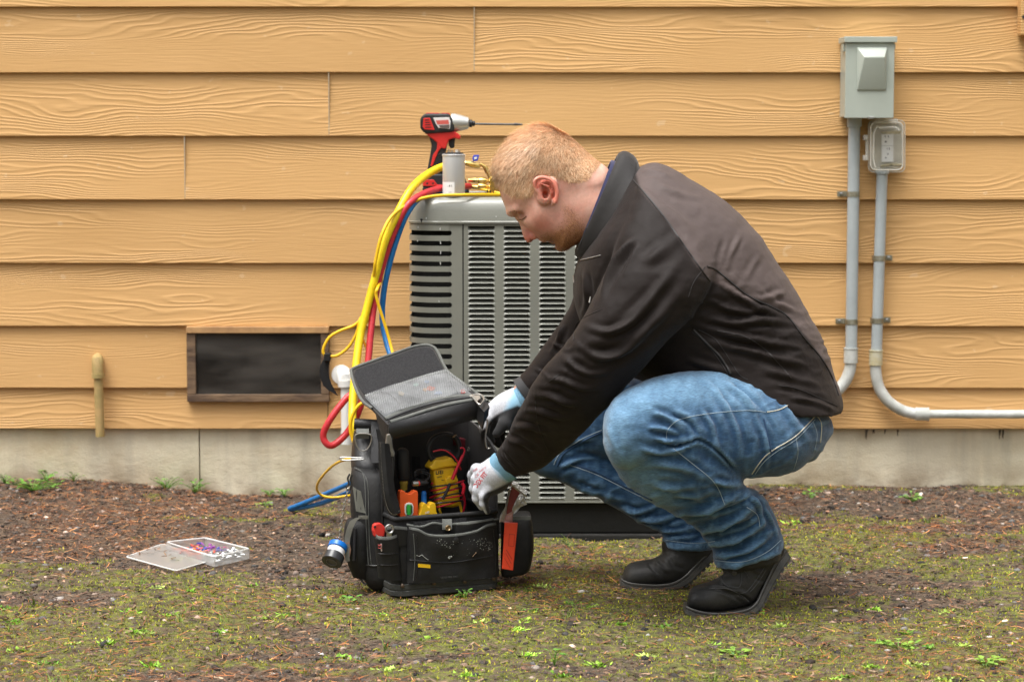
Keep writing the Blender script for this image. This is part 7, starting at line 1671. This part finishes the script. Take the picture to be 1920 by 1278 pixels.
M_lr = mat('lead_red', (.5, .012, .03), .35); M_lk = mat('lead_black', (.02, .02, .022), .35)
def coil(par, cy0, dy, n_, m, ph=0, rx=31, r=.0017, cxp=838, tilt=-6):
    pts = []
    for k in range(int(n_*22)):
        a = k/22*2*math.pi+ph; pts.append(bf(cxp+rx*math.cos(a)+1.2*math.sin(a*2.3), cy0+dy*k/22-5*math.sin(a)*0+tilt*math.cos(a)+2*math.sin(a*1.7), .095-.036*math.sin(a)))
    return build('cable', G().tube(pts, r, 8), m, par)
coil(rl, 902, 11, 4.1, M_lr, 2.6)
ln(rl, 'probe', [(868, 853, .06), (858, 874, .062), (848, 898, .064)], [.0034]*8+[.0042]*5, M_lr); ln(rl, 'probe_boot', [(863, 840, .062), (868, 839, .06), (871, 844, .06), (868, 855, .06)], .0019, M_lr); ln(rl, 'cable', [(812, 846, .07), (828, 843, .066), (842, 848, .066), (856, 862, .066), (864, 880, .07)], .0017, M_lr)
ln(rl, 'plug', [(866, 905, .06), (870, 912, .058), (868, 925, .06)], .0038, M_lr); ln(rl, 'cable', [(869, 925, .062), (872, 945, .07), (868, 960, .08)], .0024, M_lr)
kl = tool('test_lead', 836, 940, .07, 'black test lead with its grip wound around the yellow clamp meter', 'test lead')
coil(kl, 907, 11, 3.6, M_lk, .8, 33, .0018, 837, -5); ln(kl, 'probe', [(844, 906, .055), (838, 920, .056), (830, 936, .058)], .0034, M_lk); ln(kl, 'cable', [(832, 842, .072), (845, 846, .07), (858, 862, .072), (862, 874, .08)], .0018, M_lk)
lv_ = tool('spirit_level', 766, 968, .055, 'small orange torpedo level with a green vial, standing upright in the bag', 'spirit level')
fp_(lv_, 'body', [(750, 969), (750, 922), (752, 919), (757, 919), (763, 925), (771, 925), (777, 919.5), (782, 919.5), (784, 922), (784, 969)], .035, .018, mat('level_orange', (.78, .105, .018), .42, var=.1, vscale=50), .0018)
fp_(lv_, 'window_frame', [(759, 948), (762, 943), (767, 941.5), (773, 943), (775.5, 948), (775.5, 960), (773, 966), (767, 968), (761, 966), (759, 960)], .0335, .004, M_white, .0012)
fp_(lv_, 'window', [(761.5, 949), (764, 945), (771, 945), (773.5, 949), (773.5, 960), (771, 964), (764, 964), (761.5, 960)], .0328, .002, mat('window_dark', (.03, .12, .05), .3), 0)
ln(lv_, 'vial', [(766.5, 945.5, .032), (766.5, 964, .032)], .0048, mat('vial_green', (.02, .38, .05), .12, coat=.6), 2, 12)
ug = tool('yellow_tester', 802, 968, .05, 'small yellow tester with two rounded knobs and white lettering beside the orange level', 'tester')
fp_(ug, 'body', [(784, 969), (788, 961), (790, 955), (791, 948), (793, 944), (797, 942), (801, 945), (802, 950), (805, 950), (807, 943.5), (811, 941), (816, 943), (818, 949), (818, 958), (822, 966), (822, 969)], .034, .02, M_yellow, .0035)
t = text_geo('UEi', .0062, bf(797, 962.5, .0332), (bf(810, 960.5, .0332)-bf(797, 962.5, .0332)).normalized(), Zv, .0002, shear=.2, bold=.0001, sp=1.15); build('lettering', t, M_white, ug, kind='stuff')
bd_ = tool('blue_driver', 795, 950, .06, 'tool with a round ended blue handle standing between the level and the clamp meter', 'screwdriver')
build('handle', G().lathe(bf(795, 958, .06), bf(794.5, 917, .06)-bf(795, 958, .06), [(0, .006), (.03, .0062), (.036, .0055), (.042, .006), (.0445, .0045), (.046, .002)], 18), mat('handle_blue', (.01, .12, .42), .25), bd_)
sd_ = tool('nut_driver', 756, 905, .10, 'large driver with a fat black ribbed handle pointing up at the left of the bag', 'screwdriver')
a, b_ = bf(757, 900, .10), bf(754, 836, .10); build('handle', G().lathe(a, b_-a, [(0, .010), (.004, .0135), (.06, .0145), (.066, .0135), (.0705, .009), (.073, .004)], 18), M_rubber, sd_)
a, b_ = bf(757, 918, .10), bf(757, 900, .10); build('collar', G().lathe(a, b_-a, [(0, .008), (.012, .0085), (.016, .010), (.0205, .009)], 16), mat('amber', (.36, .25, .04), .25), sd_)
build('shank', G().tube([bf(757, 965, .10), bf(757, 918, .10)], .0035, 10), M_steel, sd_)
pl_ = tool('cable_pliers', 731, 930, .03, 'worn steel pliers with black and yellow handles at the left edge of the bag mouth', 'pliers')
fp_(pl_, 'jaw', [(726, 814), (732, 813), (735, 822), (737, 838), (741, 850), (739, 856), (734, 855), (733, 848), (729, 852), (727, 862), (722, 857), (723, 838)], .0, .008, mat('worn_steel', (.34, .32, .29), .45, .8, var=.4, vscale=60), .0018)
fp_(pl_, 'handle', [(725, 858), (732, 856), (735, 892), (728, 893)], -.002, .01, M_rubber, .002); fp_(pl_, 'handle_end', [(727, 893), (733.5, 892.5), (735, 928), (731, 924), (728, 905)], -.001, .008, M_yellow, .002); ln(pl_, 'handle', [(738, 855, .01), (737, 880, .012), (735, 905, .014)], .0028, M_rubber)
tl = tool('probe_connector', 782, 906, .08, 'silver and black connector with a red ring lying across the tools', 'connector')
a, b_ = bf(773, 906.5, .05), bf(806, 904.5, .05); build('plug', G().lathe(a, b_-a, [(0, .0045), (.001, .0055), (.013, .0055), (.0135, .0048)], 18), M_steel, tl); a2 = a+(b_-a).normalized()*.0136
build('ring', G().lathe(a2, b_-a, [(0, .0056), (.003, .0056)], 18), M_red, tl); build('sleeve', G().lathe(a2+(b_-a).normalized()*.0032, b_-a, [(0, .0052), (.016, .005), (.02, .003)], 16), M_black, tl)
ln(tl, 'cable', [(792, 905, .05), (802, 898, .06), (806, 890, .07), (800, 885, .08)], .0022, M_black)
gb = tool('coiled_cable', 790, 900, .12, 'black coiled lead behind the silver connector', 'cable')
build('coil', G().tube([bf(790+14*math.cos(a), 898+9*math.sin(a)-a*.5, .11+.004*math.sin(a*3)) for a in np.linspace(0, 18, 90)], .0028, 8), M_black, gb)
sn = tool('steel_driver', 742, 952, .05, 'short clear handled driver beside the orange level', 'screwdriver')
build('handle', G().lathe(bf(742, 962, .045), bf(741.5, 934, .045)-bf(742, 962, .045), [(0, .004), (.01, .0045), (.026, .0042), (.031, .003)], 12), mat('clear_green', (.22, .24, .12), .2), sn)
rt = tool('red_case', 864, 832, .17, 'dark red item tucked against the back of the bag', 'case'); fp_(rt, 'body', [(854, 820), (873, 822), (873, 838), (855, 836)], .165, .02, mat('dark_red', (.12, .008, .015), .5), .002)
wr_ = tool('ring_spanner', 730, 1010, -.02, 'steel ring spanner sticking out of the left front pouch', 'spanner')
q = [bf(730+7.0*math.cos(a), 991+7.4*math.sin(a), -.020) for a in np.linspace(0, 6.2832, 25)[:-1]]; build('ring_end', G().tube(q, .0022, 10, closed=True, flat=1.3), M_steel, wr_)
fp_(wr_, 'shaft', [(725.5, 998), (734.5, 998), (735, 1012), (736, 1030), (726, 1030), (724, 1012)], -.021, .004, M_steel, .001)
rc = tool('red_cutter', 712, 997, -.01, 'red plastic tube cutter in the left front pouch beside the spanner', 'cutter')
fp_(rc, 'body', [(701, 984), (706, 981), (714, 980), (719, 984), (723, 990), (721, 1006), (703, 1006), (700, 995)], -.012, .014, M_red, .0025); build('pivot', G().lathe(bf(703, 987, -.0125), -E2, [(0, .003), (.001, .0026)], 10), M_black, rc)
# right front: orange marker case and torn foil packet
ok = empty('utility_knife', P(955, 1068, -1.525), 'flat orange red plastic tool with grooves hanging in the right side pocket', 'knife')
M_or2 = mat('orange_red', (.66, .055, .018), .42, var=.1, vscale=60)
def kp(par, name, poly, Y, th, m, bev=.001): return build(name, plate(G(), poly, Y, th, 0, bev), m, par)
kb = kp(ok, 'body', [(946, 979), (971, 980), (968, 1010), (962, 1069), (941, 1066), (944, 1020)], -1.525, .008, M_or2, .0015)
M_or3 = mat('orange_groove', (.38, .03, .012), .5)
for poly in ([(955, 1000), (965, 1001), (964, 1002.2), (955, 1001.2)], [(953.5, 1022), (963, 1023), (963, 1024), (953.4, 1023)], [(954.6, 1000), (955.6, 1000), (954, 1023), (953, 1023)], [(964.3, 1001), (965.3, 1001), (963.6, 1024), (962.6, 1024)], [(948, 1030), (950, 1029), (960, 1046), (959.7, 1049)], [(947.5, 1036), (949, 1036), (959, 1055), (958.5, 1057)], [(946, 1046), (947, 1046), (957, 1063), (956, 1064)]): kp(kb, 'groove', poly, -1.5256, .0008, M_or3, 0)
fpk = empty('foil_packet', P(955, 978, -1.51), 'torn silver and dark red foil packet standing in the bag at its right edge', 'packet')
M_foil = mat('foil', (.62, .6, .56), .35, .6, bump=.006, bscale=70, var=.35, vscale=60); M_fred = mat('foil_red', (.20, .022, .02), .4, var=.3, vscale=60, bump=.003, bscale=60)
kp(fpk, 'red_face', [(959, 905), (978, 918), (974, 925), (966, 945), (960, 962), (950, 972), (946, 978), (950, 950), (953, 925)], -1.512, .004, M_fred, .001)
def crumple(name, poly, Y, par, m, amp=.004, seed=1):
    r2 = random.Random(seed); c = np.mean(np.array(poly, float), 0); v = []; n = len(poly); f = []
    for ring in (1, .66, .33):
        for x, y in poly: v.append(P(c[0]+(x-c[0])*ring, c[1]+(y-c[1])*ring, Y+r2.uniform(-amp, amp)))
    v.append(P(c[0], c[1], Y-amp)); 
    for k in (0, 1):
        for i in range(n): f.append((k*n+i, k*n+(i+1) % n, (k+1)*n+(i+1) % n, (k+1)*n+i))
    for i in range(n): f.append((2*n+i, 2*n+(i+1) % n, 3*n))
    nb_ = len(v); v += [p+Vector((0, .003, 0)) for p in v[:n]]; f += [(i, nb_+i, nb_+(i+1) % n, (i+1) % n) for i in range(n)]
    return build(name, G().add(v, f), m, par, auto=10)
crumple('foil_wing', [(978, 922), (986, 926), (984, 938), (988, 945), (976, 950), (968, 960), (962, 964), (960, 955), (966, 940), (972, 928)], -1.514, fpk, M_foil, .005, 2)
crumple('foil_wing', [(955, 915), (961, 905), (956, 925), (951, 950), (949, 968), (944, 978), (936, 978), (938, 965), (947, 950), (950, 930)], -1.516, fpk, M_foil, .004, 5)
ln_ = [P(962, 903, -1.517), P(990, 924, -1.517)]; build('folded_top', G().grid([[ln_[0]+Zv*.004, ln_[1]+Zv*.004], [ln_[0]-Vector((.004, .004, .004)), ln_[1]-Vector((.004, .004, .004))], [ln_[0]-Vector((.004, 0, .008)), ln_[1]-Vector((.005, 0, .008))]], th=.001), M_foil, fpk)
crumple('foil_wing', [(948, 965), (962, 958), (961, 978), (944, 979)], -1.516, fpk, mat('foil_pink', (.45, .25, .23), .4, .3, var=.3, vscale=90), .002, 7)
# carabiner, chain with tape rolls
cb = empty('carabiner', P(655, 861, -1.47), 'small steel carabiner clipped to the left side of the bag above the chain', 'carabiner')
build('frame', G().tube([P(x, y, -1.5) for x, y in cr([(637, 859), (641, 856.5), (665, 857.5), (680, 858), (682, 860.5), (665, 861.5), (641, 862)], 4, True)], .0011, 7, closed=True), M_steel, cb)
ch = empty('chain', P(655, 893, -1.53), 'thin dark chain hanging from the bag and carrying three rolls of tape', 'chain')
build('clip', G().tube([P(x, y, -1.53) for x, y in cr([(656, 888), (652, 896), (654, 906), (650, 914), (655, 918), (659, 908), (657, 898), (660, 889)], 4)], .0022, 7), M_dsteel, ch)
cpath = cr([(653, 915), (649, 932), (645, 950), (642, 970), (639, 992), (636, 1012), (634, 1026)], 6); seglen = np.concatenate([[0], np.cumsum(np.hypot(*np.diff(cpath, axis=0).T))])
for k, s in enumerate(np.arange(0, seglen[-1]-4, 6.6)):
    a = (np.interp(s, seglen, cpath[:, 0]), np.interp(s, seglen, cpath[:, 1])); b_ = (np.interp(s+8.6, seglen, cpath[:, 0]), np.interp(s+8.6, seglen, cpath[:, 1]))
    A, Bq = P(*a, -1.54), P(*b_, -1.54); d = (Bq-A).normalized(); sdv = Vector((0, 1, 0)) if k % 2 else d.cross(Vector((0, 1, 0))).normalized(); w = .0030; mid = (A+Bq)/2; hl = (Bq-A).length/2
    build('link', G().tube([mid+d*(hl*math.cos(t))+sdv*(w*math.sin(t)) for t in np.linspace(0, 6.2832, 13)[:-1]], .0010, 6, closed=True), M_gunm, ch)
ax0 = P(636, 1018, -1.535); axv = (P(611, 1080, -1.595)-ax0).normalized()
def roll(label, d0, w, r, m, ri=.011, nm='tape_roll'):
    a = ax0+axv*d0; o = build(nm, G().lathe(a, axv, [(0, ri), (0, r-.001), (.001, r), (w-.001, r), (w, r-.001), (w, ri), (w*.5, ri*.9)], 36), m, label=label, cat='tape', group='tape rolls hanging on the chain'); return o
M_tb = mat('tape_blue', (.008, .14, .5), .25, var=.1); M_tw = mat('tape_white', (.72, .72, .72), .35); M_tk = mat('tape_black', (.035, .036, .038), .22, var=.2, vscale=30)
roll('blue tape roll, uppermost of the rolls hanging on the chain', .004, .0125, .0215, M_tb); roll('white tape roll between the blue and the black roll on the chain', .0172, .014, .0195, M_tw); rk = roll('black tape roll, lowest on the chain beside the bag', .0318, .02, .0232, M_tk)
build('core', G().lathe(ax0+axv*.049, axv, [(0, .0125), (.0034, .0125), (.0035, .0105), (.001, .0105), (.001, .002)], 24), mat('card_core', (.10, .095, .09), .6), rk)
# ============================================================ OPEN PLASTIC BOX ON THE GROUND
pb_ = empty('parts_box', rp(395, 1058, (0, 0, .004), Zv), 'open clear plastic parts box lying on the ground, full of coloured wire connectors', 'plastic box')
M_fr = mat('frosted_plastic', (.82, .82, .80), .3, trans=.55, ior=1.25, var=.05); nodes(M_fr)[2].inputs['Alpha'].default_value = .34
M_rim2 = mat('frosted_rim', (.85, .85, .83), .35, trans=.2, ior=1.3); nodes(M_rim2)[2].inputs['Alpha'].default_value = .85
gzp = lambda x, y, h=.008: rp(x, y, (0, 0, h), Zv)
lidq = [gzp(236, 1044), gzp(305, 1020), gzp(398, 1050), gzp(330, 1070)]
build('lid', G().prism([p for p in lidq], (0, 0, .0016)), M_fr, pb_)
build('lid_rim', G().tube([p+Vector((0, 0, .001)) for i in range(4) for p in (lidq[i].lerp(lidq[(i+1) % 4], .03), lidq[i].lerp(lidq[(i+1) % 4], .5), lidq[i].lerp(lidq[(i+1) % 4], .97))], .0016, 6, closed=True), M_rim2, pb_)
bb = [gzp(312, 1034, .004), gzp(385, 1026, .004), gzp(468, 1047, .004), gzp(402, 1062.5, .004)]; hh_ = .024
cxy = sum(bb, Vector())/4
g = G()
for i in range(4):
    a, b_ = bb[i], bb[(i+1) % 4]; n_ = Vector((0, 0, 1)).cross(b_-a).normalized()*.0016; n_ = n_ if n_.dot(cxy-a) > 0 else -n_
    g.prism([a, b_, b_+n_, a+n_], (0, 0, hh_))
build('tray_wall', g, M_fr, pb_, kind='stuff')
build('tray_floor', G().prism(bb, (0, 0, .0012)), M_fr, pb_)
build('tray_rim', G().tube([p+Vector((0, 0, hh_)) for i in range(4) for p in (bb[i].lerp(bb[(i+1) % 4], .04), bb[i].lerp(bb[(i+1) % 4], .5), bb[i].lerp(bb[(i+1) % 4], .96))], .0019, 6, closed=True), M_rim2, pb_)
i1, i2 = bb[0].lerp(bb[1], 0.02), bb[3]; 
wall = G(); a, b_ = bb[0].lerp(bb[3], .62), bb[1].lerp(bb[2], .62); wall.prism([a, b_, b_+Vector((0, .0015, 0)), a+Vector((0, .0015, 0))], (0, 0, hh_*.85)); build('divider', wall, M_fr, pb_)
r_ = random.Random(9)
colr = {'red': (.62, .10, .07), 'orange': (.7, .3, .12), 'purple': (.33, .08, .4), 'blue': (.06, .07, .42), 'pink': (.6, .14, .3), 'silver': None}
mats_ = {k: (mat('connector_'+k, c_, .4) if c_ else mat('connector_silver', (.6, .62, .62), .3, .8)) for k, c_ in colr.items()}
for k in range(210):
    s, t = r_.uniform(.05, .95), r_.uniform(.05, .95) if k < 130 else r_.uniform(.62, .96); p = (bb[0].lerp(bb[1], s)).lerp(bb[3].lerp(bb[2], s), t)
    if t > .64: c_ = 'silver'
    elif s < .45: c_ = r_.choice(['red', 'orange', 'red'])
    elif s < .72: c_ = r_.choice(['blue', 'orange', 'blue', 'red'])
    else: c_ = r_.choice(['purple', 'pink', 'blue', 'pink'])
    z = r_.uniform(.005, .017 if c_ != 'silver' else .019); d = Vector((r_.uniform(-1, 1), r_.uniform(-1, 1), r_.uniform(-.4, .4))).normalized()
    p = p+Vector((0, 0, z)); build('connector', G().tube([p-d*.0055, p, p+d*.0055], [.0023, .0021, .0012], 6), mats_[c_], pb_)
